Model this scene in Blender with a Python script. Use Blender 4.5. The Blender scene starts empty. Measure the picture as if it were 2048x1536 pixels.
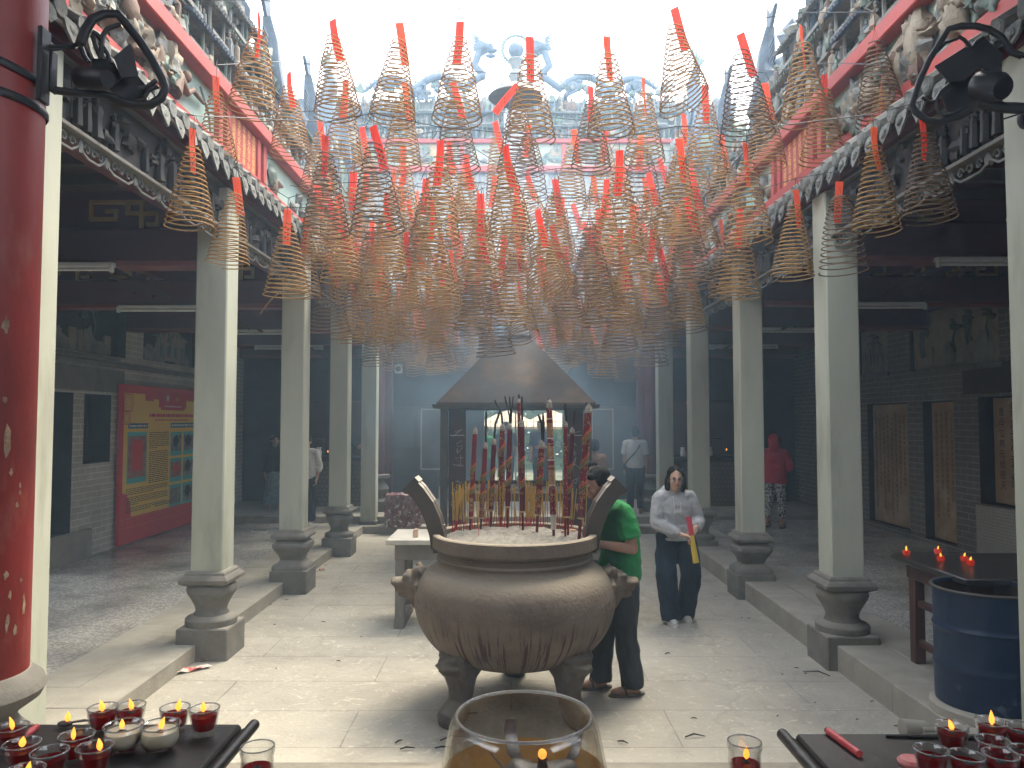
import bpy, bmesh, math, random
from mathutils import Vector, Matrix, noise
V = Vector; R = math.radians; PI = math.pi
S = bpy.context.scene; COL = S.collection
rnd = random.Random(11)
U = rnd.uniform

# ---------------------------------------------------------------- camera, sky, sun, exposure
H = 2.0; FPX = 1537.0; PITCH = math.atan(72 / FPX)
cd = bpy.data.cameras.new('camera'); cam = bpy.data.objects.new('camera', cd); COL.objects.link(cam)
cam.location = (0, 0, H); cam.rotation_euler = (PI / 2 + PITCH, 0, 0)
cd.sensor_width = 36; cd.lens = FPX / 2048 * 36; cd.clip_start = .05; cd.clip_end = 800
S.camera = cam
SUN_EL, SUN_AZ = R(60), R(38)          # azimuth clockwise from +Y (away from the camera), towards +X
W = bpy.data.worlds.new('World'); S.world = W; W.use_nodes = True
wn, wl = W.node_tree.nodes, W.node_tree.links
bg = wn['Background']
sky = wn.new('ShaderNodeTexSky'); sky.sky_type = 'NISHITA'; sky.sun_disc = False
sky.sun_elevation = SUN_EL; sky.sun_rotation = SUN_AZ; sky.dust_density = 3.0; sky.air_density = 1.0
tc = wn.new('ShaderNodeTexCoord'); nz = wn.new('ShaderNodeTexNoise'); nz.inputs['Scale'].default_value = 2.6
nz.inputs['Detail'].default_value = 5
cr = wn.new('ShaderNodeValToRGB'); cr.color_ramp.elements[0].position = .36; cr.color_ramp.elements[1].position = .56
mx = wn.new('ShaderNodeMixRGB'); mx.inputs[2].default_value = (10.5, 10.8, 11.2, 1)
wl.new(tc.outputs['Generated'], nz.inputs['Vector']); wl.new(nz.outputs['Fac'], cr.inputs['Fac'])
wl.new(cr.outputs['Color'], mx.inputs[0]); wl.new(sky.outputs['Color'], mx.inputs[1]); wl.new(mx.outputs['Color'], bg.inputs['Color'])
bg.inputs['Strength'].default_value = .15
sl = bpy.data.lights.new('sun', 'SUN'); sl.energy = 3.0; sl.angle = R(32); sl.color = (1.0, .89, .70)
so = bpy.data.objects.new('sun', sl); COL.objects.link(so)
sdir = V((math.sin(SUN_AZ) * math.cos(SUN_EL), math.cos(SUN_AZ) * math.cos(SUN_EL), math.sin(SUN_EL)))
so.rotation_euler = sdir.to_track_quat('Z', 'Y').to_euler(); so.location = sdir * 40
S.view_settings.view_transform = 'Standard'; S.view_settings.look = 'None'; S.view_settings.exposure = 1.9
S.view_settings.gamma = 1.0
S.render.engine = 'CYCLES'; cy = S.cycles
cy.max_bounces = 7; cy.diffuse_bounces = 6; cy.glossy_bounces = 3; cy.transmission_bounces = 6; cy.volume_bounces = 2
cy.transparent_max_bounces = 8; cy.caustics_reflective = False; cy.caustics_refractive = False
cy.use_denoising = True; cy.use_adaptive_sampling = True; cy.adaptive_threshold = .02; cy.sample_clamp_indirect = 4

# ---------------------------------------------------------------- pixel -> world (2048 x 1536 photo pixels)
def ray(px, py):
    x = (px - 1024) / FPX; z = -(py - 768) / FPX
    return V((x, math.cos(PITCH) - z * math.sin(PITCH), math.sin(PITCH) + z * math.cos(PITCH)))
def G(px, py, h=0.0):
    r = ray(px, py); return V((0, 0, H)) + r * ((h - H) / r.z)
def D(px, py, y):
    r = ray(px, py); return V((0, 0, H)) + r * (y / r.y)

# ---------------------------------------------------------------- mesh builder
ORG = {}
class MB:
    def __init__(s): s.v = []; s.f = []; s.mi = []; s.m = 0
    def add(s, vs, fs):
        o = len(s.v); s.v += [V(v) for v in vs]
        for f in fs: s.f.append([i + o for i in f]); s.mi.append(s.m)
        return s
    def box(s, c, d, b=0.0, rot=None):
        c = V(c); hx, hy, hz = d[0] / 2, d[1] / 2, d[2] / 2
        b = min(b, hx * .9, hy * .9, hz * .9)
        if b <= 0:
            vs = [V((x, y, z)) for x in (-hx, hx) for y in (-hy, hy) for z in (-hz, hz)]
            fs = [(0, 1, 3, 2), (4, 6, 7, 5), (0, 4, 5, 1), (2, 3, 7, 6), (0, 2, 6, 4), (1, 5, 7, 3)]
        else:
            bm = bmesh.new(); bmesh.ops.create_cube(bm, size=1)
            for v in bm.verts: v.co = V((v.co.x * 2 * hx, v.co.y * 2 * hy, v.co.z * 2 * hz))
            bmesh.ops.bevel(bm, geom=bm.edges[:], offset=b, segments=1, affect='EDGES')
            bm.verts.index_update()
            vs = [v.co.copy() for v in bm.verts]; fs = [[v.index for v in f.verts] for f in bm.faces]; bm.free()
        if rot is not None:
            if not isinstance(rot, Matrix): rot = Matrix.Rotation(rot, 3, 'Z')
            vs = [rot @ v for v in vs]
        return s.add([v + c for v in vs], fs)
    def bb(s, x0, x1, y0, y1, z0, z1, b=0.0):
        return s.box(((x0 + x1) / 2, (y0 + y1) / 2, (z0 + z1) / 2), (abs(x1 - x0), abs(y1 - y0), abs(z1 - z0)), b)
    def tube(s, pts, r, n=6, cap=True, flat=None):
        pts = [V(p) for p in pts]; k = len(pts)
        rs = list(r) if isinstance(r, (list, tuple)) else [r] * k
        t0 = (pts[1] - pts[0]).normalized()
        up = V((0, 0, 1)) if abs(t0.z) < .9 else V((0, 1, 0))
        nx = t0.cross(up).normalized(); vs = []; fs = []
        for i, p in enumerate(pts):
            t = (pts[min(i + 1, k - 1)] - pts[max(i - 1, 0)])
            t = t.normalized() if t.length > 1e-9 else t0
            nx = (nx - t * nx.dot(t)); nx = nx.normalized() if nx.length > 1e-6 else t.orthogonal().normalized()
            ny = t.cross(nx)
            a, b_ = (rs[i], rs[i]) if flat is None else (rs[i] * flat[0], rs[i] * flat[1])
            for j in range(n):
                q = 2 * PI * j / n + PI / n
                vs.append(p + nx * (math.cos(q) * a) + ny * (math.sin(q) * b_))
        for i in range(k - 1):
            for j in range(n):
                j2 = (j + 1) % n
                fs.append((i * n + j, i * n + j2, (i + 1) * n + j2, (i + 1) * n + j))
        if cap: fs.append(tuple(range(n))[::-1]); fs.append(tuple((k - 1) * n + j for j in range(n)))
        return s.add(vs, fs)
    def lathe(s, prof, n=24, c=(0, 0, 0), ax='z', a0=0.0, sq=(1, 1), fn=None, cap=True):
        c = V(c); vs = []; fs = []; k = len(prof)
        for (r, z) in prof:
            for j in range(n):
                q = 2 * PI * j / n + a0
                rr = r * (fn(q, z) if fn else 1)
                p = V((math.cos(q) * rr * sq[0], math.sin(q) * rr * sq[1], z))
                if ax == 'y': p = V((p.x, p.z, p.y))
                if ax == 'x': p = V((p.z, p.y, p.x))
                vs.append(p + c)
        for i in range(k - 1):
            for j in range(n):
                j2 = (j + 1) % n; fs.append((i * n + j, i * n + j2, (i + 1) * n + j2, (i + 1) * n + j))
        if cap and prof[0][0] > 1e-4: fs.append(tuple(range(n))[::-1])
        if cap and prof[-1][0] > 1e-4: fs.append(tuple((k - 1) * n + j for j in range(n)))
        return s.add(vs, fs)
    def sqlathe(s, prof, c=(0, 0, 0), ch=.0):
        """square-plan lathe: prof of (half width, z), chamfer ch as share of the half width"""
        c = V(c); vs = []; fs = []; n = 8
        for (h, z) in prof:
            k = h * (1 - ch)
            for (x, y) in ((h, -k), (h, k), (k, h), (-k, h), (-h, k), (-h, -k), (-k, -h), (k, -h)): vs.append(c + V((x, y, z)))
        for i in range(len(prof) - 1):
            for j in range(n):
                j2 = (j + 1) % n; fs.append((i * n + j, i * n + j2, (i + 1) * n + j2, (i + 1) * n + j))
        fs.append(tuple(range(n))[::-1]); fs.append(tuple((len(prof) - 1) * n + j for j in range(n)))
        return s.add(vs, fs)
    def ell(s, c, r, n=10, m=7, rot=None, nz=0.0, seed=0.0):
        c = V(c); r = V((r, r, r)) if isinstance(r, (int, float)) else V(r); vs = []; fs = []
        for i in range(m + 1):
            th = PI * i / m
            for j in range(n):
                ph = 2 * PI * j / n; d = V((math.sin(th) * math.cos(ph), math.sin(th) * math.sin(ph), math.cos(th)))
                if nz: d = d * (1 + nz * noise.noise(d * 2.1 + V((seed, seed * 1.7, 3.1))))
                p = V((d.x * r.x, d.y * r.y, d.z * r.z))
                if rot is not None: p = rot @ p
                vs.append(p + c)
        for i in range(m):
            for j in range(n):
                j2 = (j + 1) % n; fs.append((i * n + j, (i + 1) * n + j, (i + 1) * n + j2, i * n + j2))
        return s.add(vs, fs)
    def poly(s, pts, th, nrm):
        """outline pts (3-D, planar) given thickness th along nrm"""
        pts = [V(p) for p in pts]; n = len(pts); o = V(nrm).normalized() * th
        return s.add(pts + [p + o for p in pts], [tuple(range(n)), tuple(range(n, 2 * n))[::-1]] + [(i, (i + 1) % n, (i + 1) % n + n, i + n) for i in range(n)])
    def grid(s, fn, nu, nv):
        vs = [fn(i / nu, j / nv) for j in range(nv + 1) for i in range(nu + 1)]
        return s.add(vs, [(j * (nu + 1) + i, j * (nu + 1) + i + 1, (j + 1) * (nu + 1) + i + 1, (j + 1) * (nu + 1) + i) for j in range(nv) for i in range(nu)])
    def text(s, body, size, fn, depth=0.0):
        """real glyph outlines; fn maps glyph-plane (x, y, z) to 3-D"""
        c = bpy.data.curves.new('glyphs', 'FONT'); c.body = body; c.size = size; c.align_x = 'CENTER'; c.resolution_u = 2
        c.extrude = depth
        o = bpy.data.objects.new('glyphs', c); COL.objects.link(o)
        me = bpy.data.meshes.new_from_object(o.evaluated_get(bpy.context.evaluated_depsgraph_get()))
        s.add([fn(*v.co) for v in me.vertices], [tuple(p.vertices) for p in me.polygons])
        bpy.data.objects.remove(o); bpy.data.curves.remove(c); bpy.data.meshes.remove(me)
        return s
    def build(s, name, mats, parent=None, smooth=38, loc=None, fixn=True):
        if not isinstance(mats, (list, tuple)): mats = [mats]
        o = ORG.get(parent.name, V((0, 0, 0))) if parent else (V(loc) if loc is not None else V((0, 0, 0)))
        me = bpy.data.meshes.new(name); me.from_pydata([v - o for v in s.v], [], s.f)
        for m in mats: me.materials.append(m)
        me.polygons.foreach_set('material_index', s.mi)
        if fixn:
            bm = bmesh.new(); bm.from_mesh(me); bmesh.ops.recalc_face_normals(bm, faces=bm.faces[:]); bm.to_mesh(me); bm.free()
        if smooth:
            me.polygons.foreach_set('use_smooth', [True] * len(me.polygons)); me.set_sharp_from_angle(angle=R(smooth))
        ob = bpy.data.objects.new(name, me); COL.objects.link(ob)
        if parent: ob.parent = parent
        else: ob.location = o
        ORG[ob.name] = o
        return ob

def tag(o, label, cat, group=None):
    o['label'] = label; o['category'] = cat
    if group: o['group'] = group
    return o
def thing(name, label, cat, loc=(0, 0, 0), group=None):
    o = bpy.data.objects.new(name, None); COL.objects.link(o); o.location = loc; o.empty_display_size = .1
    ORG[o.name] = V(loc); return tag(o, label, cat, group)
def struct(o, kind='structure'):
    o['kind'] = kind; return o
def dup(root, loc, rotz=0.0, label=None, scale=1.0):
    r = root.copy(); COL.objects.link(r); r.location = loc; r.rotation_euler = (0, 0, rotz); r.scale = (scale,) * 3
    if label: r['label'] = label
    for ch in list(root.children):
        c = ch.copy(); COL.objects.link(c); c.parent = r
        for g in list(ch.children):
            d = g.copy(); COL.objects.link(d); d.parent = c
    return r

# ---------------------------------------------------------------- materials
MATS = {}
def mat(name, c1, c2=None, scale=4.0, rough=.7, bump=0.0, bscale=None, metal=0.0, detail=6, lo=.35, hi=.65, c3=None, s3=1.0, lo3=.55, hi3=.7,
        stretch=(1, 1, 1), obj=False, dust=None, dlo=.5, trans=0.0, ior=1.45, alpha=1.0, emis=None, es=1.0, spec=.5, sss=0.0, rvar=0.0):
    m = bpy.data.materials.new(name); m.use_nodes = True; n, l = m.node_tree.nodes, m.node_tree.links
    b = n['Principled BSDF']; MATS[name] = m
    b.inputs['Roughness'].default_value = rough; b.inputs['Metallic'].default_value = metal
    b.inputs['Specular IOR Level'].default_value = spec; b.inputs['IOR'].default_value = ior
    b.inputs['Transmission Weight'].default_value = trans; b.inputs['Alpha'].default_value = alpha
    if emis: b.inputs['Emission Color'].default_value = (*emis, 1); b.inputs['Emission Strength'].default_value = es
    if obj: src = n.new('ShaderNodeTexCoord').outputs['Object']
    else: src = n.new('ShaderNodeNewGeometry').outputs['Position']
    mp = n.new('ShaderNodeMapping'); mp.inputs['Scale'].default_value = stretch; l.new(src, mp.inputs['Vector']); vec = mp.outputs['Vector']
    def nz(sc, det, lo_, hi_):
        t = n.new('ShaderNodeTexNoise'); t.inputs['Scale'].default_value = sc; t.inputs['Detail'].default_value = det; t.inputs['Roughness'].default_value = .62
        l.new(vec, t.inputs['Vector']); mr = n.new('ShaderNodeMapRange'); mr.inputs['From Min'].default_value = lo_; mr.inputs['From Max'].default_value = hi_
        l.new(t.outputs['Fac'], mr.inputs['Value']); return t.outputs['Fac'], mr.outputs['Result']
    def mix(f, a, c):
        x = n.new('ShaderNodeMixRGB'); l.new(f, x.inputs[0])
        if isinstance(a, tuple): x.inputs[1].default_value = (*a, 1)
        else: l.new(a, x.inputs[1])
        if isinstance(c, tuple): x.inputs[2].default_value = (*c, 1)
        else: l.new(c, x.inputs[2])
        return x.outputs['Color']
    col = c1
    if c2: raw, f = nz(scale, detail, lo, hi); col = mix(f, c1, c2)
    if c3: raw3, f3 = nz(s3, 8, lo3, hi3); col = mix(f3, col, c3)
    if dust:
        g = n.new('ShaderNodeNewGeometry'); sx = n.new('ShaderNodeSeparateXYZ'); l.new(g.outputs['Normal'], sx.inputs[0])
        mr = n.new('ShaderNodeMapRange'); mr.inputs['From Min'].default_value = dlo; mr.inputs['From Max'].default_value = dlo + .4
        l.new(sx.outputs['Z'], mr.inputs['Value']); col = mix(mr.outputs['Result'], col, dust)
    if isinstance(col, tuple): b.inputs['Base Color'].default_value = (*col, 1)
    else: l.new(col, b.inputs['Base Color'])
    m['col'] = 0
    if rvar and c2:
        mr = n.new('ShaderNodeMapRange'); mr.inputs['To Min'].default_value = max(0, rough - rvar); mr.inputs['To Max'].default_value = rough + rvar
        l.new(raw, mr.inputs['Value']); l.new(mr.outputs['Result'], b.inputs['Roughness'])
    if bump:
        raw, _ = nz(bscale or scale * 3, 7, 0, 1); bp = n.new('ShaderNodeBump'); bp.inputs['Strength'].default_value = min(1, bump); bp.inputs['Distance'].default_value = .02
        l.new(raw, bp.inputs['Height']); l.new(bp.outputs['Normal'], b.inputs['Normal'])
    if sss: b.inputs['Subsurface Weight'].default_value = sss; b.inputs['Subsurface Radius'].default_value = (.02, .008, .004)
    if emis: m.cycles.emission_sampling = 'NONE'
    return m
def brick(name, axes, c1, c2, cm, bw, bh, mortar=.012, rough=.8, off=.5, dirt=None, bump=.4, rvar=0.0, grime=.6, stain=None):
    """brick texture on the plane of two world axes, e.g. 'yz'"""
    m = bpy.data.materials.new(name); m.use_nodes = True; n, l = m.node_tree.nodes, m.node_tree.links; b = n['Principled BSDF']
    g = n.new('ShaderNodeNewGeometry'); sx = n.new('ShaderNodeSeparateXYZ'); cb = n.new('ShaderNodeCombineXYZ'); l.new(g.outputs['Position'], sx.inputs[0])
    l.new(sx.outputs[axes[0].upper()], cb.inputs['X']); l.new(sx.outputs[axes[1].upper()], cb.inputs['Y'])
    # wobble the joints a little
    wn_ = n.new('ShaderNodeTexNoise'); wn_.inputs['Scale'].default_value = 3; wn_.inputs['Detail'].default_value = 4; l.new(g.outputs['Position'], wn_.inputs['Vector'])
    vm = n.new('ShaderNodeVectorMath'); vm.operation = 'SCALE'; vm.inputs['Scale'].default_value = mortar * 2.2; l.new(wn_.outputs['Color'], vm.inputs[0])
    va = n.new('ShaderNodeVectorMath'); l.new(cb.outputs[0], va.inputs[0]); l.new(vm.outputs[0], va.inputs[1])
    t = n.new('ShaderNodeTexBrick'); l.new(va.outputs[0], t.inputs['Vector']); t.inputs['Scale'].default_value = 1; t.offset = off
    t.inputs['Brick Width'].default_value = bw; t.inputs['Row Height'].default_value = bh; t.inputs['Mortar Size'].default_value = mortar; t.inputs['Mortar Smooth'].default_value = .25
    t.inputs['Color1'].default_value = (*c1, 1); t.inputs['Color2'].default_value = (*c2, 1); t.inputs['Mortar'].default_value = (*cm, 1)
    z = n.new('ShaderNodeTexNoise'); z.inputs['Scale'].default_value = 2.2; z.inputs['Detail'].default_value = 9; z.inputs['Roughness'].default_value = .66; l.new(g.outputs['Position'], z.inputs['Vector'])
    mr = n.new('ShaderNodeMapRange'); mr.inputs['From Min'].default_value = .35; mr.inputs['From Max'].default_value = .7; l.new(z.outputs['Fac'], mr.inputs['Value'])
    mm = n.new('ShaderNodeMath'); mm.operation = 'MULTIPLY'; mm.inputs[1].default_value = grime; l.new(mr.outputs['Result'], mm.inputs[0])
    x = n.new('ShaderNodeMixRGB'); l.new(mm.outputs[0], x.inputs[0]); l.new(t.outputs['Color'], x.inputs[1]); x.inputs[2].default_value = (*(dirt or c2), 1)
    colout = x.outputs['Color']
    if stain:      # worn stone: dark stains, pale scuffs, wandering cracks and fine grit
        def layer(col, tint, sc, lo_, hi_, amt, dist=0.0, tex='noise'):
            if tex == 'noise':
                q = n.new('ShaderNodeTexNoise'); q.inputs['Scale'].default_value = sc; q.inputs['Detail'].default_value = 10; q.inputs['Roughness'].default_value = .7; q.inputs['Distortion'].default_value = dist; src_ = q.outputs['Fac']
            else:
                q = n.new('ShaderNodeTexVoronoi'); q.feature = 'DISTANCE_TO_EDGE'; q.inputs['Scale'].default_value = sc; src_ = q.outputs['Distance']
            if tex == 'noise': l.new(g.outputs['Position'], q.inputs['Vector'])
            else:
                w1 = n.new('ShaderNodeTexNoise'); w1.inputs['Scale'].default_value = 2.5; w1.inputs['Detail'].default_value = 8; l.new(g.outputs['Position'], w1.inputs['Vector'])
                s1 = n.new('ShaderNodeVectorMath'); s1.operation = 'SCALE'; s1.inputs['Scale'].default_value = .9; l.new(w1.outputs['Color'], s1.inputs[0]); a1 = n.new('ShaderNodeVectorMath'); l.new(g.outputs['Position'], a1.inputs[0]); l.new(s1.outputs[0], a1.inputs[1]); l.new(a1.outputs[0], q.inputs['Vector'])
            r_ = n.new('ShaderNodeMapRange'); r_.inputs['From Min'].default_value = lo_; r_.inputs['From Max'].default_value = hi_; r_.inputs['To Max'].default_value = amt; l.new(src_, r_.inputs['Value'])
            y = n.new('ShaderNodeMixRGB'); l.new(r_.outputs['Result'], y.inputs[0]); l.new(col, y.inputs[1]); y.inputs[2].default_value = (*tint, 1); return y.outputs['Color']
        colout = layer(colout, stain, .9, .52, .72, .75, .8)
        colout = layer(colout, stain, 4.5, .58, .72, .6, 1.5)
        colout = layer(colout, tuple(min(1, q * 1.35) for q in (dirt or c1)), 7, .56, .70, .8, 2.2)
        colout = layer(colout, stain, 60, .56, .68, .55)
        colout = layer(colout, tuple(q * .75 for q in stain), .42, .010, .002, .22, 0, 'crack')
    l.new(colout, b.inputs['Base Color']); b.inputs['Roughness'].default_value = rough
    if rvar:
        m2 = n.new('ShaderNodeMapRange'); m2.inputs['To Min'].default_value = rough - rvar; m2.inputs['To Max'].default_value = rough + rvar; l.new(z.outputs['Fac'], m2.inputs['Value']); l.new(m2.outputs['Result'], b.inputs['Roughness'])
    z2 = n.new('ShaderNodeTexNoise'); z2.inputs['Scale'].default_value = 30; z2.inputs['Detail'].default_value = 6; l.new(g.outputs['Position'], z2.inputs['Vector'])
    ad = n.new('ShaderNodeMath'); ad.operation = 'MULTIPLY_ADD'; ad.inputs[1].default_value = -.8; l.new(t.outputs['Fac'], ad.inputs[0]); l.new(z2.outputs['Fac'], ad.inputs[2])
    bp = n.new('ShaderNodeBump'); bp.inputs['Strength'].default_value = bump; bp.inputs['Distance'].default_value = .012; l.new(ad.outputs[0], bp.inputs['Height']); l.new(bp.outputs['Normal'], b.inputs['Normal'])
    MATS[name] = m; return m

m_court = brick('court_granite', 'xy', (.345, .32, .265), (.30, .28, .235), (.17, .155, .125), 2.1, .60, .005, .75, dirt=(.46, .43, .355), bump=.7, rvar=.12, stain=(.21, .19, .16))
m_terr = mat('terrazzo', (.36, .35, .32), (.68, .65, .58), 48, .22, 0.0, detail=3, lo=.42, hi=.62, c3=(.17, .16, .145), s3=1.3, lo3=.45, hi3=.75, rvar=.1)
m_kerb = mat('kerb_granite', (.36, .335, .28), (.28, .26, .215), 3, .8, .25, 40, c3=(.16, .145, .125), s3=1.1, lo3=.56, hi3=.75)
m_kerb2 = mat('kerb_face_granite', (.34, .31, .27), (.17, .16, .14), 22, .85, .4, 60)
m_stone = mat('pedestal_granite', (.21, .195, .17), (.155, .145, .125), 6, .75, .3, 45, c3=(.11, .10, .085), s3=2.5, lo3=.55, hi3=.75, dust=(.33, .30, .25), dlo=.72)
m_pale = mat('pale_green_paint', (.46, .475, .39), (.40, .415, .335), 3, .62, .08, 18, c3=(.235, .225, .175), s3=2.2, lo3=.55, hi3=.8, stretch=(1.5, 1.5, .35))
m_red = mat('red_lacquer', (.31, .034, .028), (.16, .019, .016), 2.6, .5, .15, 16, c3=(.34, .13, .09), s3=5, lo3=.58, hi3=.8, stretch=(1, 1, .45), rvar=.12)
m_redd = mat('dark_red_timber', (.11, .016, .016), (.07, .011, .012), 3, .5, .1, 12, stretch=(.4, 1, 1))
m_redb = mat('red_trim_paint', (.42, .065, .05), (.34, .048, .038), 3, .6, .08, 25, c3=(.22, .08, .06), s3=4, lo3=.62, hi3=.8)
m_teal = mat('teal_plaster', (.32, .44, .395), (.26, .38, .34), 2.5, .75, .12, 16, c3=(.25, .34, .3), s3=3, lo3=.6, hi3=.8)
m_gold = mat('gold_paint', (.42, .25, .07), (.30, .17, .05), 8, .5)
m_grey = mat('carved_grey', (.24, .24, .215), (.14, .14, .13), 8, .85, .8, 22, c3=(.13, .13, .12), s3=5, lo3=.5, hi3=.65)
m_brown = mat('carved_brown', (.19, .125, .085), (.12, .075, .055), 7, .8, .6, 20)
m_cream = mat('carved_cream', (.30, .25, .18), (.21, .17, .125), 7, .8, .6, 20)
m_cgr = mat('carved_green', (.14, .18, .14), (.08, .115, .09), 7, .6, .5, 20)
m_cblue = mat('carved_blue', (.11, .145, .18), (.07, .09, .12), 7, .6, .5, 20)
m_drk = mat('soot_dark_timber', (.045, .038, .034), (.025, .022, .02), 4, .6, .2, 18)
m_drkb = mat('dark_brown_timber', (.075, .045, .03), (.045, .028, .02), 4, .5, .2, 14, stretch=(1, 1, .3))
m_tile = mat('grey_roof_tile', (.20, .19, .17), (.13, .125, .11), 9, .8, .4, 30)
m_tileend = mat('tile_end', (.21, .21, .19), (.10, .105, .095), 14, .8, .7, 30)
m_black = mat('black_iron', (.018, .019, .022), (.03, .03, .033), 6, .5, .1)
m_iron = mat('dull_iron', (.10, .09, .08), (.06, .055, .05), 4, .6, .2, 20)
m_white = mat('white_enamel', (.72, .73, .70), (.62, .63, .6), 5, .45)
m_wire = mat('wire', (.05, .05, .05), rough=.5, metal=.6)
# ---------------------------------------------------------------- ground, floors, kerbs
m_ground = mat('garden_ground', (.12, .13, .06), (.2, .18, .12), 1.5, .9, .3, 12)
struct(MB().bb(-34, 34, -12, 52, -.3, -.02).build('ground', m_ground, smooth=0))
YH = 4.26                                   # front edge of the hall steps
o = MB()
def courtf(u, v):
    x = -2.7 + 5.4 * u; y = YH - .05 + (13.7 - YH) * v
    return V((x, y, .012 * noise.noise(V((x * .5, y * .5, 0)))))
o.grid(courtf, 30, 46)
struct(o.build('courtyard_floor', m_court))
SIDES = {-1: dict(xk=2.62, xs=3.40, xw=5.8, h=.14, xc=2.575, ys=(3.97, 6.67, 9.13, 11.55, 13.95), xp=2.80, dz=0.0),
         1: dict(xk=2.60, xs=3.37, xw=6.1, h=.20, xc=2.735, ys=(3.87, 6.45, 8.89, 11.3, 13.8), xp=2.95, dz=-.13)}
for sx, d in SIDES.items():
    m = MB(); y = YH - .6
    while y < 13.6:
        L = U(1.15, 1.7); y1 = min(y + L, 13.7)
        x0, x1 = d['xk'], d['xs']; xm = x0 + (x1 - x0) * .52
        m.m = 0
        m.box((sx * (x0 + xm) / 2, (y + y1) / 2, d['h'] / 2 - .1 + U(-.002, .002)), (xm - x0 - .004, y1 - y - .005, d['h'] + .2), .008)
        m.box((sx * (xm + x1) / 2, (y + y1) / 2 + .4, d['h'] / 2 - .102), (x1 - xm - .004, y1 - y - .005, d['h'] + .2), .006)
        y = y1
    k = struct(m.build('kerb', m_kerb))
    t = MB().bb(sx * (d['xs'] - .02), sx * (d['xw'] + .4), 2.6, 16.6, -.2, d['h'] - .004)
    struct(t.build('gallery_floor', m_terr, smooth=0))
# hall steps the camera stands on, the hall floor and the platform under the hood
m = MB()
m.bb(-7, 7, 3.86, YH, -.2, .15, .012); m.bb(-7, 7, -6, 3.88, -.2, .30, .012)
struct(m.build('hall_floor', mat('step_granite', (.24, .22, .18), (.17, .155, .13), 4, .8, .4, 40, c3=(.12, .11, .09), s3=1.5, lo3=.5, hi3=.7)))
m = MB(); m.bb(-3.4, 3.5, 13.62, 13.98, -.2, .13, .01); m.bb(-6.6, 6.6, 13.98, 21.0, -.2, .262, .012)
struct(m.build('platform_floor', m_kerb))

# ---------------------------------------------------------------- square columns on stone pedestals
def column(x, y, square, label, top=4.0):
    c = thing('square_column', label, 'column', (x, y, 0), 'square columns along the courtyard')
    w = .135
    MB().sqlathe([(w, .70 if square is not None else 0), (w, top)], (x, y, 0), .08).build('shaft', m_pale, c, smooth=30)
    if square is None:
        m = MB(); m.sqlathe([(.155, 0), (.155, .19), (.14, .205)], (x, y, 0), .06); m.build('foot', m_stone, c); return c
    MB().sqlathe([(.15, .60), (.165, .612), (.205, .632), (.21, .66), (.20, .675), (.175, .695), (.168, .715), (.15, .73)], (x, y, 0), .03).build('collar', m_stone, c, smooth=25)
    if square:
        prof = [(.205, .265), (.205, .30), (.19, .325), (.15, .35), (.125, .375), (.14, .42), (.185, .49), (.205, .53), (.20, .565), (.165, .595), (.15, .61)]
        MB().sqlathe(prof, (x, y, 0), .22).build('vase', m_stone, c)
    else:
        prof = [(.205, .25), (.212, .27), (.212, .315), (.2, .33), (.145, .35), (.128, .385), (.135, .42), (.165, .48), (.2, .535), (.208, .565), (.195, .598), (.16, .61)]
        MB().lathe(prof, 32, (x, y, 0)).build('vase', m_stone, c)
    MB().box((x, y, .1), (.43, .43, .33), .01).build('plinth', m_stone, c, smooth=25)
    return c
LL = ['pale green square column close behind the round red lacquer column',
      'pale square column on a round stone vase, red wrappers lying at its plinth',
      'pale square column on a square bulging stone vase, woman in white blouse peeking out behind it',
      'slim pale column on a round stone vase left of the marble table, near the plastic wrapped bale',
      'pale square column without vase beside the left red doorpost of the entrance hall']
RR = ['pale square column at the right photo edge behind the blue barrel',
      'pale square column on a round stone vase beside the candle table with the blue barrel',
      'pale square column on a square stone vase between the grey hoodie and the red hooded jacket',
      'pale square column directly behind the shoulder of the woman in the grey hoodie',
      'pale square column without vase beside the right red doorpost, left of the grey hoodie woman']
for i in range(5):
    column(-SIDES[-1]['xc'], SIDES[-1]['ys'][i], [None, False, True, False, None][i], LL[i])
    column(SIDES[1]['xc'], SIDES[1]['ys'][i], [None, False, True, False, None][i], RR[i])

# ---------------------------------------------------------------- brick walls with niches
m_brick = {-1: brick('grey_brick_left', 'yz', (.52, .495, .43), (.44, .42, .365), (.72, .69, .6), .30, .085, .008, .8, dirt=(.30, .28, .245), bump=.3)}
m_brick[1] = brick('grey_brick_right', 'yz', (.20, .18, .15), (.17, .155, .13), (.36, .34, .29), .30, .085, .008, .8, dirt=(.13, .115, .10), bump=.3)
m_niche = mat('niche_shade', (.02, .022, .024), (.04, .04, .04), 3, .6, .1, 20)  # near-black reveals: deep shade of the recesses put into the colour
m_stela = mat('ochre_stela', (.46, .32, .18), (.36, .24, .13), 3, .7, .3, 40, c3=(.54, .42, .28), s3=2.4, lo3=.5, hi3=.7)
m_ink = mat('carved_ink', (.09, .05, .03), rough=.8)
m_mosaic = brick('white_mosaic', 'yz', (.5, .48, .42), (.42, .4, .35), (.28, .26, .22), .04, .04, .004, .5, off=0, dirt=(.36, .34, .29), bump=.2)
m_mural = mat('mural_grey', (.30, .29, .25), (.18, .18, .16), 5, .8, .5, 25)
m_mural2 = mat('mural_sand', (.36, .30, .21), (.25, .22, .16), 4, .8, .4, 25)
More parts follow.
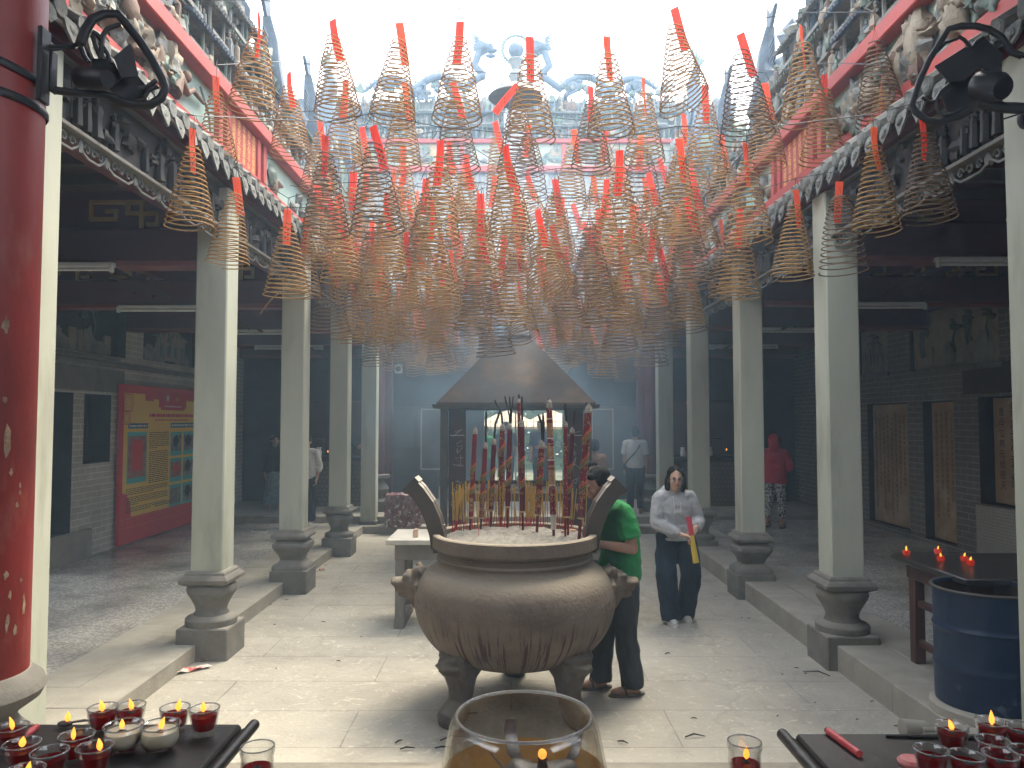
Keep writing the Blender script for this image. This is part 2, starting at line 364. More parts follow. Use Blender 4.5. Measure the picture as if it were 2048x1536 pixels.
def holed_wall(m, sx, x, y0, y1, z0, z1, holes):
    ys = sorted({y0, y1} | {a for h in holes for a in h[:2]}); zs = sorted({z0, z1} | {a for h in holes for a in h[2:4]})
    for a, b in zip(ys, ys[1:]):
        for c, e in zip(zs, zs[1:]):
            cy_, cz = (a + b) / 2, (c + e) / 2
            if any(h[0] < cy_ < h[1] and h[2] < cz < h[3] for h in holes): continue
            m.m = 0; m.add([(x, a, c), (x, b, c), (x, b, e), (x, a, e)], [(0, 1, 2, 3)])
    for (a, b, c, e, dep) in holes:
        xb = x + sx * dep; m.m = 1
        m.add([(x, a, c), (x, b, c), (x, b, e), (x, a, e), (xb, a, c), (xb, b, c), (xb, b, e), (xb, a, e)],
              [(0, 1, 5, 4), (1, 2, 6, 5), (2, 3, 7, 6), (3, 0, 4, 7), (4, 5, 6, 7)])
    xo = x + sx * .6; m.m = 0
    m.add([(xo, y0, z0), (xo, y1, z0), (xo, y1, z1), (xo, y0, z1), (x, y0, z0), (x, y1, z0), (x, y1, z1), (x, y0, z1)], [(0, 1, 2, 3), (0, 4, 5, 1), (3, 7, 6, 2), (0, 4, 7, 3), (1, 5, 6, 2)])
def scene_relief(m, x, y0, y1, z0, z1, sx, kind, seed):
    """shallow relief picture: hills, houses, trees standing proud of the panel; x is the panel plane"""
    r = random.Random(seed); w, h = y1 - y0, z1 - z0
    m.m = 0
    for k in range(7):
        a = r.random(); m.ell((x, y0 + w * (.08 + .84 * a), z0 + h * r.uniform(0, .25)), (.035, w * r.uniform(.06, .13), h * r.uniform(.1, .34)), 10, 6, nz=.5, seed=seed + k)
    m.m = 1
    for k in range(6):
        yy = y0 + w * r.uniform(.1, .9); zz = z0 + h * r.uniform(.12, .3); tw = .012 * r.uniform(1, 2)
        if kind == 'trees' or k < 2:
            m.tube([(x - sx * .01, yy, zz), (x - sx * .03, yy + .02, zz + h * .25), (x - sx * .02, yy - .02, zz + h * .45)], [tw, tw * .8, tw * .5], 5)
            for q in range(7): m.ell((x - sx * .01, yy + r.uniform(-.09, .09), zz + h * r.uniform(.38, .58)), (.03, r.uniform(.03, .07), r.uniform(.02, .05)), 7, 5, nz=.7, seed=q + k)
    m.m = 2
    if kind == 'house':
        yc = y0 + w * .55
        m.box((x, yc, z0 + h * .35), (.05, w * .5, h * .5), .004)
        m.poly([(x - sx * .03, yc - w * .32, z0 + h * .6), (x - sx * .03, yc + w * .32, z0 + h * .6), (x - sx * .03, yc, z0 + h * .84)], .06, (sx, 0, 0))
        m.m = 1
        for k in range(4): m.box((x - sx * .024, yc + w * (-.2 + .13 * k), z0 + h * .3), (.012, w * .05, h * .26), .002)
        for k in range(5): m.box((x - sx * .036, yc + w * (-.16 + .08 * k), z0 + h * .68), (.012, w * .03, h * .08), .002)
    else:
        for k in range(4): m.box((x, y0 + w * r.uniform(.1, .9), z0 + h * .2), (.04, w * .08, h * r.uniform(.2, .5)), .004)
def glyph_column(m, x, y, z, size, n, sx, r, pool='天后宮穗城會館建修重碑記光緒年歲次立聖母元君功德無量'):
    for k in range(n):
        m.text(r.choice(pool), size, lambda a, b, c, k=k: V((x - sx * (.004 + c), y - sx * a * -1 if sx < 0 else y - a, z - k * size * 1.12 + b)))

wl_ = SIDES[-1]['xw']; wr_ = SIDES[1]['xw']
lw = thing('brick_wall', 'grey brick wall behind the left columns, with dark doorway and slit window', 'wall', (-wl_, 9, 0))
mb = MB()
LH = [(9.55, 10.16, .5, 2.36, .45), (10.42, 11.12, 1.40, 2.36, .4), (9.2, 11.5, 2.92, 3.72, .12), (12.05, 14.2, 2.95, 3.72, .12)]
holed_wall(mb, -1, -wl_, 9.0, 16.6, -.1, 4.6, LH); holed_wall(mb, -1, -wl_, 2.6, 7.0, -.1, 4.6, []); holed_wall(mb, -1, -wl_, 7.0, 9.0, 2.7, 4.6, [])   # unseen side passage, added to let daylight into the gallery
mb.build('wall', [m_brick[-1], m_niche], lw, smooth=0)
mb = MB(); mb.bb(-wl_ - .02, -wl_ + .035, 9.1, 11.42, 2.40, 2.72, .006); mb.bb(-wl_ - .02, -wl_ + .06, 9.0, 16, 2.76, 2.83, .01); mb.bb(-wl_ - .02, -wl_ + .035, 9.2, 11.3, 2.86, 2.90, .006)
mb.build('lintel', m_stone, lw)
mb = MB(); mb.bb(-wl_ - .02, -wl_ + .05, 9.1, 10.62, .1, .52, .012); mb.build('doorstep_block', m_kerb, lw)
mb = MB()
for k in range(4): mb.bb(-wl_ - .3, -wl_ - .27, 10.45 + .17 * k, 10.56 + .17 * k, 1.41, 2.35, .01)
mb.bb(-wl_ - .34, -wl_ - .3, 10.42, 11.12, 1.40, 2.36)
for k in range(2): mb.bb(-wl_ - .3, -wl_ - .26, 9.58 + .3 * k, 9.82 + .3 * k, .54, 2.3, .02)
mb.build('shutter', m_black, lw)
for i, (a, b, kd) in enumerate(((9.2, 11.5, 'mixed'), (12.05, 14.2, 'house'))):
    mb = MB(); scene_relief(mb, -wl_ - .09, a + .05, b - .05, 2.93, 3.7, -1, kd, 3 + i); mb.build('mural_relief', [m_mural, m_cgr, m_mural2], lw)
rw = thing('brick_wall', 'dark grey brick wall behind the right columns, set with ochre inscribed steles', 'wall', (wr_, 9, 0))
def zz(py, Y): return D(1024, py, Y).z
RH = [(11.86, 13.2, .30, 2.27, .12), (10.62, 11.42, .26, 2.27, .16), (9.15, 10.06, .92, 2.30, .22), (12.45, 13.5, 2.78, 3.55, .1), (9.6, 11.75, 2.74, 3.6, .14)]
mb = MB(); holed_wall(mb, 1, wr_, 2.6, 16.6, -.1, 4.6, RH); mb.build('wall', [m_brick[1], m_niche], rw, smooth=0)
rr = random.Random(5)
for i, (a, b, c, e, dep) in enumerate(RH[:3]):
    xs = wr_ + dep - .035
    pl = MB().bb(xs, wr_ + dep + .02, a + .02, b - .012, c + .01, e - .012, .008).build('stela', m_stela, rw)
    gm = MB(); gx = xs - .001
    if i < 2:
        ncol = 9 if i == 0 else 5
        for q in range(ncol):
            yy = a + .14 + (b - a - .28) * q / (ncol - 1)
            glyph_column(gm, gx, yy, e - .2 - rr.uniform(0, .1), .072, rr.randint(14, 21), 1, rr)
    else:
        for q, sz in enumerate((.16, .2, .12)): glyph_column(gm, gx, a + .2 + .26 * q, e - .24, sz, [5, 5, 8][q], 1, rr)
    gm.build('carved_text', m_ink, pl, smooth=0)
mb = MB(); mb.bb(wr_ - .03, wr_ + .02, 9.0, 10.35, 2.34, 2.72, .006); mb.build('lintel', m_drkb, rw)
mb = MB(); mb.bb(wr_ - .045, wr_ + .02, 8.6, 10.1, .2, .90, .004); mb.build('tile_panel', m_mosaic, rw)
mb = MB(); mb.bb(wr_ - .03, wr_ + .02, 11.84, 13.22, .27, .30, .004); mb.bb(wr_ - .03, wr_ + .02, 12.4, 13.55, 2.72, 2.78, .004); mb.bb(wr_ - .04, wr_ + .02, 9.5, 11.8, 2.66, 2.74, .006); mb.build('ledge', m_stone, rw)
for i, (a, b, c, e, kd) in enumerate(((12.45, 13.5, 2.78, 3.55, 'house'), (9.6, 11.75, 2.74, 3.6, 'trees'))):
    mb = MB(); mb.m = 2; mb.bb(wr_ + .06, wr_ + .11, a + .01, b - .01, c + .01, e - .01); scene_relief(mb, wr_ + .05, a + .05, b - .05, c + .03, e - .03, 1, kd, 13 + i); mb.build('mural_relief', [m_mural, m_cgr, m_mural2], rw)

# ---------------------------------------------------------------- gallery roofs, beams, eaves, parapets with ceramic friezes
FIG = [m_grey, m_brown, m_cream, m_cgr, m_cblue]
def figurine(m, p, h, r, face=0.0):
    p = V(p); a = r.uniform(.8, 1.15)
    m.m = r.choice((0, 0, 0, 1, 2, 3, 4))
    m.lathe([(.17 * h * a, 0), (.15 * h, .2 * h), (.13 * h, .42 * h), (.15 * h * a, .6 * h), (.12 * h, .72 * h), (.05 * h, .78 * h)], 7, p, sq=(1, .8))
    m.m = r.choice((0, 1, 2))
    m.ell(p + V((0, 0, .85 * h)), (.075 * h, .075 * h, .09 * h), 7, 5)
    m.m = r.choice((0, 3, 4))
    if r.random() < .6: m.lathe([(.1 * h, .9 * h), (.07 * h, .96 * h), (.03 * h, 1.05 * h)], 6, p)
    for s in (-1, 1):
        e = p + V((r.uniform(-.12, .12) * h, s * .2 * h, r.uniform(.42, .75) * h))
        m.tube([p + V((0, s * .13 * h, .66 * h)), e, e + V((r.uniform(-.1, .1) * h, -s * .06 * h, r.uniform(-.08, .14) * h))], [.05 * h, .055 * h, .04 * h], 5)
    if r.random() < .35:
        m.m = 0; s = r.choice((-1, 1)); m.tube([p + V((0, s * .2 * h, .1 * h)), p + V((0, s * .24 * h, 1.15 * h))], .018 * h, 4)
def pavilion(m, p, w, h, r):
    p = V(p); m.m = r.choice((0, 3))
    for a in (-1, 1):
        for b in (-1, 1): m.tube([p + V((a * .07, b * w * .42, 0)), p + V((a * .07, b * w * .42, h * .7))], .018, 5)
    m.m = 0; m.box(p + V((0, 0, .02)), (.24, w, .04)); m.box(p + V((.05, 0, h * .4)), (.04, w * .8, h * .6))
    m.m = r.choice((3, 0, 4))
    for k in range(9):
        y = -w * .58 + w * 1.16 * k / 8; m.tube([p + V((-.16, y, h * .66)), p + V((-.07, y * .95, h * .76)), p + V((0, y * .85, h * .92))], .022, 5)
    m.tube([p + V((0, -w * .6, h * .98)), p + V((0, -w * .3, h * .93)), p + V((0, w * .3, h * .93)), p + V((0, w * .6, h * .98))], .03, 6)
def frieze(m, y0, y1, zb, tiers, r, x=0.0, fill=True, step=.10):
    for t in range(tiers):
        z = zb + .31 * t; y = y0
        m.m = 0; m.bb(x - .09, x + .14, y0, y1, z - .035, z, .004)
        if t % 2 == 0:
            m.m = 3
            for k in range(int((y1 - y0) / .07)): m.box((x - .1, y0 + .07 * k + .03, z - .018), (.012, .035, .024))
        while y < y1:
            q = r.random()
            if q < .12 and y < y1 - .5: pavilion(m, (x, y + .2, z), .4, .34 * r.uniform(1, 1.2), r); y += .44
            elif q < .24:
                m.m = r.choice((0, 1, 3)); m.ell((x + .02, y + .06, z + .1), (.1, .1, .16), 8, 6, nz=.8, seed=r.random() * 50); y += .13
            elif q < .3:
                m.m = 2; m.lathe([(.0, -.02), (.07, -.02), (.07, .02), (.02, .02), (.0, .02)], 10, (x - .1, y + .05, z + .15), 'x'); y += .1
            else:
                figurine(m, (x - .05 + r.uniform(-.04, .03), y + .06, z), r.uniform(.2, .33), r)
                if r.random() < .6: figurine(m, (x + .06, y + .1, z + .08), r.uniform(.2, .28), r)
                if r.random() < .5: m.m = r.choice((0, 2, 3)); m.ell((x - .1, y + .03, z + r.uniform(.02, .07)), (.04, .05, r.uniform(.03, .07)), 6, 5, nz=.9, seed=r.random() * 9)
                y += step * r.uniform(.75, 1.15)
    if fill:
        m.m = 0; n = int((y1 - y0) / .16)
        for k in range(n):
            y = y0 + (y1 - y0) * (k + .5) / n
            m.ell((x + .13, y, zb + .31 * tiers * .5), (.09, .14, .31 * tiers * .55 * r.uniform(.85, 1.1)), 8, 8, nz=.5, seed=k * .7)
def scroll_fringe(m, x, y0, y1, z, r):
    y = y0; k = 0
    while y < y1:
        L = r.uniform(.28, .38)
        m.tube([(x, y, z - .005), (x, y + .03, z - .075), (x, y + .09, z - .095), (x, y + L - .09, z - .095), (x, y + L - .03, z - .06), (x, y + L, z - .01)], .009, 4)
        for j in range(3):
            c = V((x, y + L * (.25 + .25 * j), z - .045)); s = 1 if (j + k) % 2 else -1
            m.tube([c + V((0, s * .034 * math.cos(a) * (1 - a / 9), .034 * math.sin(a) * (1 - a / 9))) for a in [i * .75 for i in range(9)]], .0075, 4)
        m.ell((x, y + L, z - .05), (.014, .03, .035), 7, 5, nz=.7, seed=k); y += L; k += 1
def beam_fret(m, pts, y, w=.05):
    for (a, b), (c, e) in zip(pts, pts[1:]): m.bb(min(a, c) - w / 2, max(a, c) + w / 2, y - .03, y, min(b, e) - w / 2, max(b, e) + w / 2, .004)
m_fringe = mat('fringe_grey', (.19, .19, .17), (.13, .13, .12), 14, .8)
m_redt = mat('dull_red_trim', (.20, .045, .04), (.14, .03, .03), 5, .6)
m_goldt = mat('gold_letter', (.80, .50, .14), rough=.45)
PANEL_TXT = '風調雨順國泰民安物阜年豐福壽康寧永保平安'
for sx, d in SIDES.items():
    side = 'left' if sx < 0 else 'right'
    g = thing('gallery', f'red roofed {side} gallery with dark beams, carved eaves and a crowded ceramic ridge', 'gallery', (sx * 4, 9, 0), 'side galleries')
    r = random.Random(20 + sx); dz = d['dz']; xc, xw, xp = d['xc'], d['xw'], d['xp']; Y0, Y1 = 3.0, 15.6
    # ceiling and roof
    mb = MB(); mb.poly([(sx * (xc - .15), Y0, 4.03 + dz), (sx * (xw + .6), Y0, 4.62), (sx * (xw + .6), 16.6, 4.62), (sx * (xc - .15), 16.6, 4.03 + dz)], .1, (0, 0, 1)); mb.build('ceiling', m_redd, g, smooth=0)
    mb = MB(); mb.poly([(sx * (xp + .1), Y0, 5.0 + dz), (sx * (xw + 1.2), Y0, 4.80), (sx * (xw + 1.2), 16.6, 4.80), (sx * (xp + .1), 16.6, 5.0 + dz)], .12, (0, 0, 1))
    for k in range(54): mb.tube([(sx * (xp + .2), Y0 + .25 * k, 5.13 + dz), (sx * (xw + 1.2), Y0 + .25 * k, 4.93)], .07, 6)
    mb.build('roof', m_tile, g)
    mb = MB()
    for k in range(26): mb.bb(sx * (xc + .1), sx * xw, Y0 + .3 + .52 * k, Y0 + .38 + .52 * k, 3.99 + dz, 4.09 + dz, .006)
    mb.build('rafter', m_drkb, g)
    # cross beams, with gold fretwork on the face
    for i, y in enumerate(d['ys'] + (16.4,)):
        mb = MB(); mb.bb(sx * (xc + .1), sx * xw, y - .1, y + .1, 3.33, 3.66, .02)
        bmo = mb.build('beam', m_redd, g)
        mb = MB(); mb.bb(sx * (xc + .14), sx * (xw - .02), y - .112, y + .112, 3.325, 3.372, .004); mb.build('beam_trim', m_redt, bmo)
        mb = MB(); mb.bb(sx * (xc + .1), sx * xw, y - .025, y + .025, 3.664, 4.0 + dz * .5); mb.build('web_panel', m_redd, bmo)
        mb = MB(); yf = y - .026
        for q, x0 in enumerate((3.25, 4.35, 5.2)):
            if x0 > xw - .6: continue
            s2 = sx; mm_ = lambda a, b: (s2 * (x0 + a), b)
            zt = 3.90 + dz * .5 - .05 * (q == 1)
            P = [mm_(0, zt), mm_(.42, zt), mm_(.42, zt - .15), mm_(.2, zt - .15), mm_(.2, zt - .08), mm_(.28, zt - .08)]
            if q != 1: P = [(a, b + .0) for a, b in P]
            beam_fret(mb, P, yf if q != 1 else yf - .0, .036)
            beam_fret(mb, [mm_(-.02, zt), mm_(-.02, zt - .24)], yf, .036)
            beam_fret(mb, [mm_(.1, zt), mm_(.1, zt - .1), mm_(-.16, zt - .1), mm_(-.16, zt - .2), mm_(-.08, zt - .2)], yf, .036)
        mb.build('fretwork', m_gold, bmo)
        mb = MB()
        for q in range(3): mb.tube([(sx * (xc + .4 + .16 * q), y, 3.05 + .03 * q), (sx * (xc + .9 + .16 * q), y, 3.32)], .018, 4)
        mb.build('brace', m_drkb, bmo)
    # lengthwise beams
    mb = MB()
    for xx in (xc + .14, (xc + xw) / 2): mb.bb(sx * (xx - .08), sx * (xx + .08), Y0, 16.4, 3.665, 3.81, .015)
    mb.build('purlin', m_redd, g)
    # eave board with carving, pale rail and scroll fringe
    xe = xc - .02
    mb = MB(); mb.m = 0; mb.bb(sx * (xe - .03), sx * (xe + .03), Y0, 15.4, 3.67 + dz, 4.02 + dz, .006)
    n = 120
    for k in range(n):
        y = Y0 + (15.4 - Y0) * k / n; mb.m = r.choice((0, 0, 0, 1))
        q = r.random()
        if q < .5: mb.ell((sx * (xe - .04), y, 3.74 + dz + r.uniform(0, .22)), (.045, r.uniform(.04, .09), r.uniform(.03, .08)), 8, 6, nz=.9, seed=k)
        else: figurine(mb, (sx * (xe - .05), y, 3.69 + dz), r.uniform(.2, .28), random.Random(k)); 
    mb.mi = [min(i, 1) for i in mb.mi]
    mb.build('eave_board', [m_drk, m_drk], g)
    mb = MB(); mb.bb(sx * (xe - .075), sx * (xe + .035), Y0, 15.4, 3.642 + dz, 3.668 + dz, .004); mb.bb(sx * (xe - .06), sx * (xe + .03), Y0, 15.4, 4.03 + dz, 4.07 + dz, .004); mb.build('eave_rail', m_stone, g)
    mb = MB(); scroll_fringe(mb, sx * (xe - .03), Y0, 15.4, 3.645 + dz, r); mb.build('eave_fringe', m_fringe, g)
    # skirt of round tiles with drip ends
    xd = xc - .2
    mb = MB(); mb.poly([(sx * xd, Y0, 4.075 + dz), (sx * (xp + .05), Y0, 4.33 + dz), (sx * (xp + .05), 15.4, 4.33 + dz), (sx * xd, 15.4, 4.075 + dz)], .03, (0, 0, 1)); mb.build('skirt_roof', m_drkb, g, smooth=0)
    mb = MB(); k = 0; y = Y0
    while y < 15.3:
        mb.m = 0; mb.tube([(sx * (xd - .02), y, 4.15 + dz), (sx * (xp), y, 4.42 + dz)], [.058, .062], 9)
        mb.m = 1; mb.lathe([(0, -.012), (.045, -.012), (.06, 0), (.06, .012), (0, .012)], 10, (sx * (xd - .03), y, 4.145 + dz), 'x')
        yy = y + .11; P = [(sx * (xd - .02), yy - .075, 4.12 + dz), (sx * (xd - .02), yy + .075, 4.12 + dz), (sx * (xd - .035), yy + .062 + r.uniform(-.01, .01), 4.04 + dz + r.uniform(-.012, .012)), (sx * (xd - .045), yy + r.uniform(-.012, .012), 3.975 + dz + r.uniform(-.02, .035)), (sx * (xd - .035), yy - .062, 4.04 + dz)]
        mb.poly(P, .014, (1, 0, 0)); mb.ell((sx * (xd - .036), yy, 4.06 + dz), (.016, .035, .03), 7, 5, nz=.6, seed=k); y += .22; k += 1
    mb.build('tile_row', [m_tile, m_tileend], g)
    # parapet: red bands, teal panels, inscriptions, relief scenes
    zb = 4.46 + dz
    mb = MB(); mb.m = 0; mb.bb(sx * xp, sx * (xp + .16), Y0, 15.2, zb - .1, zb + .74, 0)
    pw = mb.build('parapet', m_teal, g, smooth=0)
    mb = MB(); mb.bb(sx * (xp - .07), sx * (xp + .02), Y0, 15.2, zb - .02, zb + .15, .012); mb.bb(sx * (xp - .12), sx * (xp + .02), Y0, 15.2, zb + .60, zb + .74, .012)
    for yq in (3.6, 7.15, 7.35, 8.25, 8.45, 11.6, 11.8): mb.bb(sx * (xp - .05), sx * (xp + .02), yq - .05, yq + .05, zb + .15, zb + .6, .006)
    mb.build('red_band', m_redb, pw)
    for (ya, yb_) in ((7.42, 8.2), (11.88, 12.6)):
        ip = MB().bb(sx * (xp - .03), sx * (xp + .02), ya, yb_, zb + .16, zb + .59, .004).build('inscription_panel', m_redb, pw)
        tm = MB()
        for q in range(5):
            for k in range(5):
                yy = ya + .1 + (yb_ - ya - .2) * q / 4; zq = zb + .50 - .085 * k
                tm.text(PANEL_TXT[(q * 5 + k) % len(PANEL_TXT)], .09, lambda a, b, c: V((sx * (xp - .034), yy + a * (-sx), zq + b)))
        tm.build('gold_text', m_goldt, ip, smooth=0)
    mb = MB()
    for k in range(46):
        y = r.uniform(3.7, 6.1 if sx < 0 else 7.0); q = r.random(); mb.m = r.choice((0, 0, 2, 2, 1, 3))
        hh = r.uniform(.06, .2); mb.ell((sx * (xp - .01), y, zb + .16 + r.uniform(0, .2) + hh * .4), (.09, r.uniform(.06, .16), hh), 20, 15, nz=.9, seed=k * 1.3 + sx)
    if sx < 0:
        mb.m = 1; mb.ell((-(xp - .08), 5.35, zb + .47), (.05, .10, .10), 14, 10, nz=.2); mb.ell((-(xp - .06), 6.35, zb + .43), (.04, .05, .05), 10, 8)
        mb.m = 1; mb.tube([(-(xp - .04), 6.1, zb + .2), (-(xp - .05), 6.2, zb + .36), (-(xp - .05), 6.38, zb + .3), (-(xp - .05), 6.5, zb + .38), (-(xp - .04), 6.75, zb + .37)], [.09, .06, .03, .025, .015], 8)
        mb.m = 0; mb.tube([(-(xp - .03), 6.7, zb + .5), (-(xp - .05), 6.85, zb + .3), (-(xp - .03), 6.95, zb + .16)], [.012, .012, .01], 5)
    else:
        mb.m = 2
        for (y, hh) in ((5.6, .2), (5.35, .26), (4.9, .17), (6.1, .14)): mb.ell((xp - .04, y, zb + .16 + hh * .8), (.09, .12, hh), 12, 10, nz=.5, seed=y)
        mb.m = 1; mb.ell((xp - .02, 6.75, zb + .25), (.07, .2, .13), 12, 9, nz=.6, seed=4)
        mb.m = 0; mb.tube([(xp - .02, 5.0, zb + .16), (xp - .06, 5.05, zb + .4), (xp - .04, 4.95, zb + .58)], [.03, .04, .06], 7)
    for k in range(60):
        y = r.uniform(8.6, 15); mb.m = r.choice((0, 1, 2, 3)); mb.ell((sx * (xp - .01), y, zb + .18 + r.uniform(0, .25)), (.06, r.uniform(.04, .12), r.uniform(.04, .13)), 9, 7, nz=.9, seed=k)
    mb.build('relief', [m_grey, m_brown, m_cream, m_cgr], pw, smooth=70)
    # crowded ceramic figures above
    zf = zb + .78
    fp = MB(); fp.bb(sx * (xp - .06), sx * (xp + .3), Y0, 15.0, zb + .73, zf - .02, .004); fp.m = 0
    ms = MB(); fr = MB()
    frieze(fr, 3.2, 8.6, zf, 3 if sx < 0 else 3, r, 0.0)
    frieze(fr, 8.6, 14.9, zf, 2, r, 0.0)
    # stepped roofs, dragon fish and rocky peaks on top
    for k in range(16 if sx < 0 else 22):
        y = r.uniform(3.3, 8.5); fr.m = r.choice((0, 4, 3)); fr.ell((.06, y, zf + .98), (.13, .16, r.uniform(.1, .3)), 9, 8, nz=.9, seed=k * 2.2)
    for k in range(26):
        y = r.uniform(8.6, 14.8); fr.m = r.choice((0, 4, 3)); hh = r.uniform(.12, .42 if y < 11 else .7); fr.ell((.04, y, zf + .62 + hh * .4), (.13, .14, hh), 9, 8, nz=.9, seed=k * 1.9)
    for yq, hq in ((8.8, 1.0), (10.6, 1.15), (12.8, 1.5)):   # upturned carp-like finials
        fr.m = 4
        P = [V((0, yq + .25, zf + .62)), V((0, yq + .05, zf + .62 + hq * .3)), V((0, yq + .1, zf + .62 + hq * .6)), V((0, yq - .05, zf + .62 + hq * .85))]
        fr.tube(P, [.16, .15, .1, .05], 8)
        for k in range(6): fr.tube([P[1] + V((0, -.1, .06 * k)), P[1] + V((0, -.24, .06 * k + .07))], [.03, .008], 4)
        fr.poly([P[3] + V((-.02, -.02, -.05)), P[3] + V((-.02, -.22, .16)), P[3] + V((-.02, -.06, .12)), P[3] + V((-.02, .05, .26)), P[3] + V((-.02, .08, .02))], .04, (1, 0, 0))
    fr.v = [V((sx * (v.x + xp + .06), v.y, v.z)) for v in fr.v]
    fo = fp.build('ridge_base', m_teal, g); fr.build('ceramic_frieze', FIG, fo, smooth=45)
    # fluorescent tubes under the beams: things of their own
    LN = ['first', 'second', 'third', 'last']
    for i, y in enumerate(d['ys'][1:]):
        fx = 3.42 if sx < 0 else 3.52; yy = y - .16
        t = thing('fluorescent_lamp', f'white tube lamp under the {LN[i]} beam of the {side} gallery, counted from the front', 'lamp', (sx * (fx + .6), yy, 3.3), 'tube lamps under the gallery beams')
        MB().box((sx * (fx + .6), yy + .03, 3.33), (1.22, .07, .035), .006).build('housing', m_white, t)
        MB().tube([(sx * fx, yy, 3.285), (sx * (fx + 1.2), yy, 3.285)], .015, 10).build('tube', m_white, t)
        mb = MB(); 
        for q in (fx, fx + 1.2): mb.box((sx * q, yy, 3.295), (.03, .045, .07), .005)
        mb.build('end_cap', m_white, t)
# ---------------------------------------------------------------- entrance hall at the far end
eh = thing('entrance_hall', 'far entrance hall with grey tiled roof, painted ridge wall, ceramic crowd and dragons', 'temple hall', (0, 18, .26))
m_pan = mat('dim_panel', (.09, .075, .065), (.06, .05, .045), 3, .5, .1, 14)
m_paintw = mat('faded_ridge_paint', (.36, .345, .26), (.26, .30, .26), 2.2, .8, .2, 14, c3=(.42, .3, .16), s3=1.7, lo3=.5, hi3=.65)
mb = MB(); mb.poly([(-6.4, 15.9, 4.45), (6.4, 15.9, 4.45), (6.4, 19.3, 8.25), (-6.4, 19.3, 8.25)], .12, (0, -.7, .7))
for k in range(52):
    x = -6.3 + .247 * k; mb.tube([(x, 15.82, 4.55), (x, 17.6, 6.5), (x, 19.25, 8.33)], .075, 7)
mb.build('roof', m_tile, eh)
mb = MB()
for k in range(52):
    x = -6.3 + .247 * k; mb.lathe([(0, -.01), (.075, -.01), (.075, .01), (0, .01)], 10, (x, 15.8, 4.56), 'y')
    mb.poly([(x + .06, 15.8, 4.5), (x + .19, 15.8, 4.5), (x + .17, 15.8, 4.4), (x + .125, 15.8, 4.32), (x + .08, 15.8, 4.4)], .02, (0, 1, 0))
mb.build('tile_row', m_tileend, eh)
mb = MB(); mb.bb(-6.4, 6.4, 15.95, 16.05, 4.0, 4.42, .01); mb.bb(-6.4, 6.4, 16.2, 16.45, 3.55, 3.85, .02); mb.build('lintel_beam', m_redd, eh)
mb = MB(); mb.bb(-6.4, 6.4, 19.0, 19.5, 8.2, 9.0); rwall = mb.build('ridge_wall', m_paintw, eh, smooth=0)
mb = MB(); mb.bb(-6.4, 6.4, 18.93, 19.2, 8.2, 8.36, .02); mb.bb(-6.4, 6.4, 18.9, 19.3, 8.92, 9.03, .02)
for x in (-5.2, -3.2, -1.25, 1.3, 3.2, 5.2): mb.bb(x - .06, x + .06, 18.95, 19.05, 8.36, 8.92, .01)
mb.build('red_band', m_redb, rwall)
mb = MB(); r = random.Random(77)
for k in range(90):
    mb.m = r.choice((0, 1, 2, 3)); mb.ell((r.uniform(-5, 5), 18.98, 8.45 + r.uniform(0, .35)), (r.uniform(.05, .18), .05, r.uniform(.05, .14)), 9, 6, nz=.9, seed=k)
mb.build('relief', [m_grey, m_brown, m_cream, m_cgr], rwall)
fr = MB(); frieze(fr, -5.6, 5.6, 0, 3, r, 0.0, step=.16)
fr.v = [V((v.y, 19.05 + v.x, 9.05 + v.z * 1.12)) for v in fr.v]
fr.build('ceramic_frieze', FIG, rwall, smooth=45)
dm = MB(); dm.m = 0
zr = 10.02
def dragon(s):
    P = [V((s * (3.75 - 3.05 * t), 19.1, zr + .28 + .34 * abs(math.sin(t * PI * 2.4)) + .1 * t)) for t in [i / 30 for i in range(31)]]
    dm.m = 4; dm.tube(P, [.04 + .055 * min(1, i / 8) for i in range(31)], 8)
    for k in range(26):
        dm.m = (0, 3, 4)[k % 3]; q = P[1 + k]; dm.ell(q + V((r.uniform(-.1, .1), r.uniform(-.08, .08), r.uniform(-.42, -.1))), (r.uniform(.05, .11), .07, r.uniform(.05, .12)), 8, 6, nz=.9, seed=k)
    dm.m = 3
    for i in range(1, 31):
        t = (P[i] - P[i - 1]).normalized(); u = V((-t.z, 0, t.x)); u = u if u.z > 0 else -u
        dm.tube([P[i] + u * .06, P[i] + u * .22 - t * .04], [.035, .006], 4); dm.tube([P[i] - u * .05 + t * .05, P[i] - u * .15], [.025, .006], 4)
    for k in range(6): dm.tube([P[0], P[0] + V((s * (.18 + .06 * k), 0, .45 - .08 * k))], [.05, .008], 4)   # tail fan
    h = P[-1] + V((s * .02, 0, .45)); dm.m = 4
    dm.tube([P[-1], P[-1] + V((s * .25, 0, .25)), h + V((s * .1, 0, .2))], [.09, .10, .10], 8)
    dm.ell(h + V((0, 0, .28)), (.24, .15, .17), 9, 7, nz=.6, seed=2); dm.ell(h + V((-s * .2, 0, .2)), (.16, .1, .07), 8, 6); dm.ell(h + V((-s * .18, 0, .06)), (.14, .09, .05), 8, 6)
    for k in range(6): dm.tube([h + V((s * .12, 0, .2 + .06 * k)), h + V((s * (.34 + .02 * k), 0, .22 + .1 * k))], [.04, .006], 4)
    dm.tube([h + V((-s * .1, 0, .4)), h + V((-s * .3, 0, .62)), h + V((-s * .5, 0, .38)), h + V((-s * .55, 0, .1))], [.02, .015, .012, .006], 4)
    for q in (6, 14, 22):
        dm.ell(P[q] + V((0, 0, -.18)), (.2, .12, .16), 9, 7, nz=.7, seed=q)
        dm.tube([P[q], P[q] + V((s * .1, -.05, -.3)), P[q] + V((-s * .1, -.08, -.42))], [.07, .05, .03], 5)
for s in (-1, 1): dragon(s)
dm.build('dragon', FIG, rwall, smooth=50)
px_ = .1
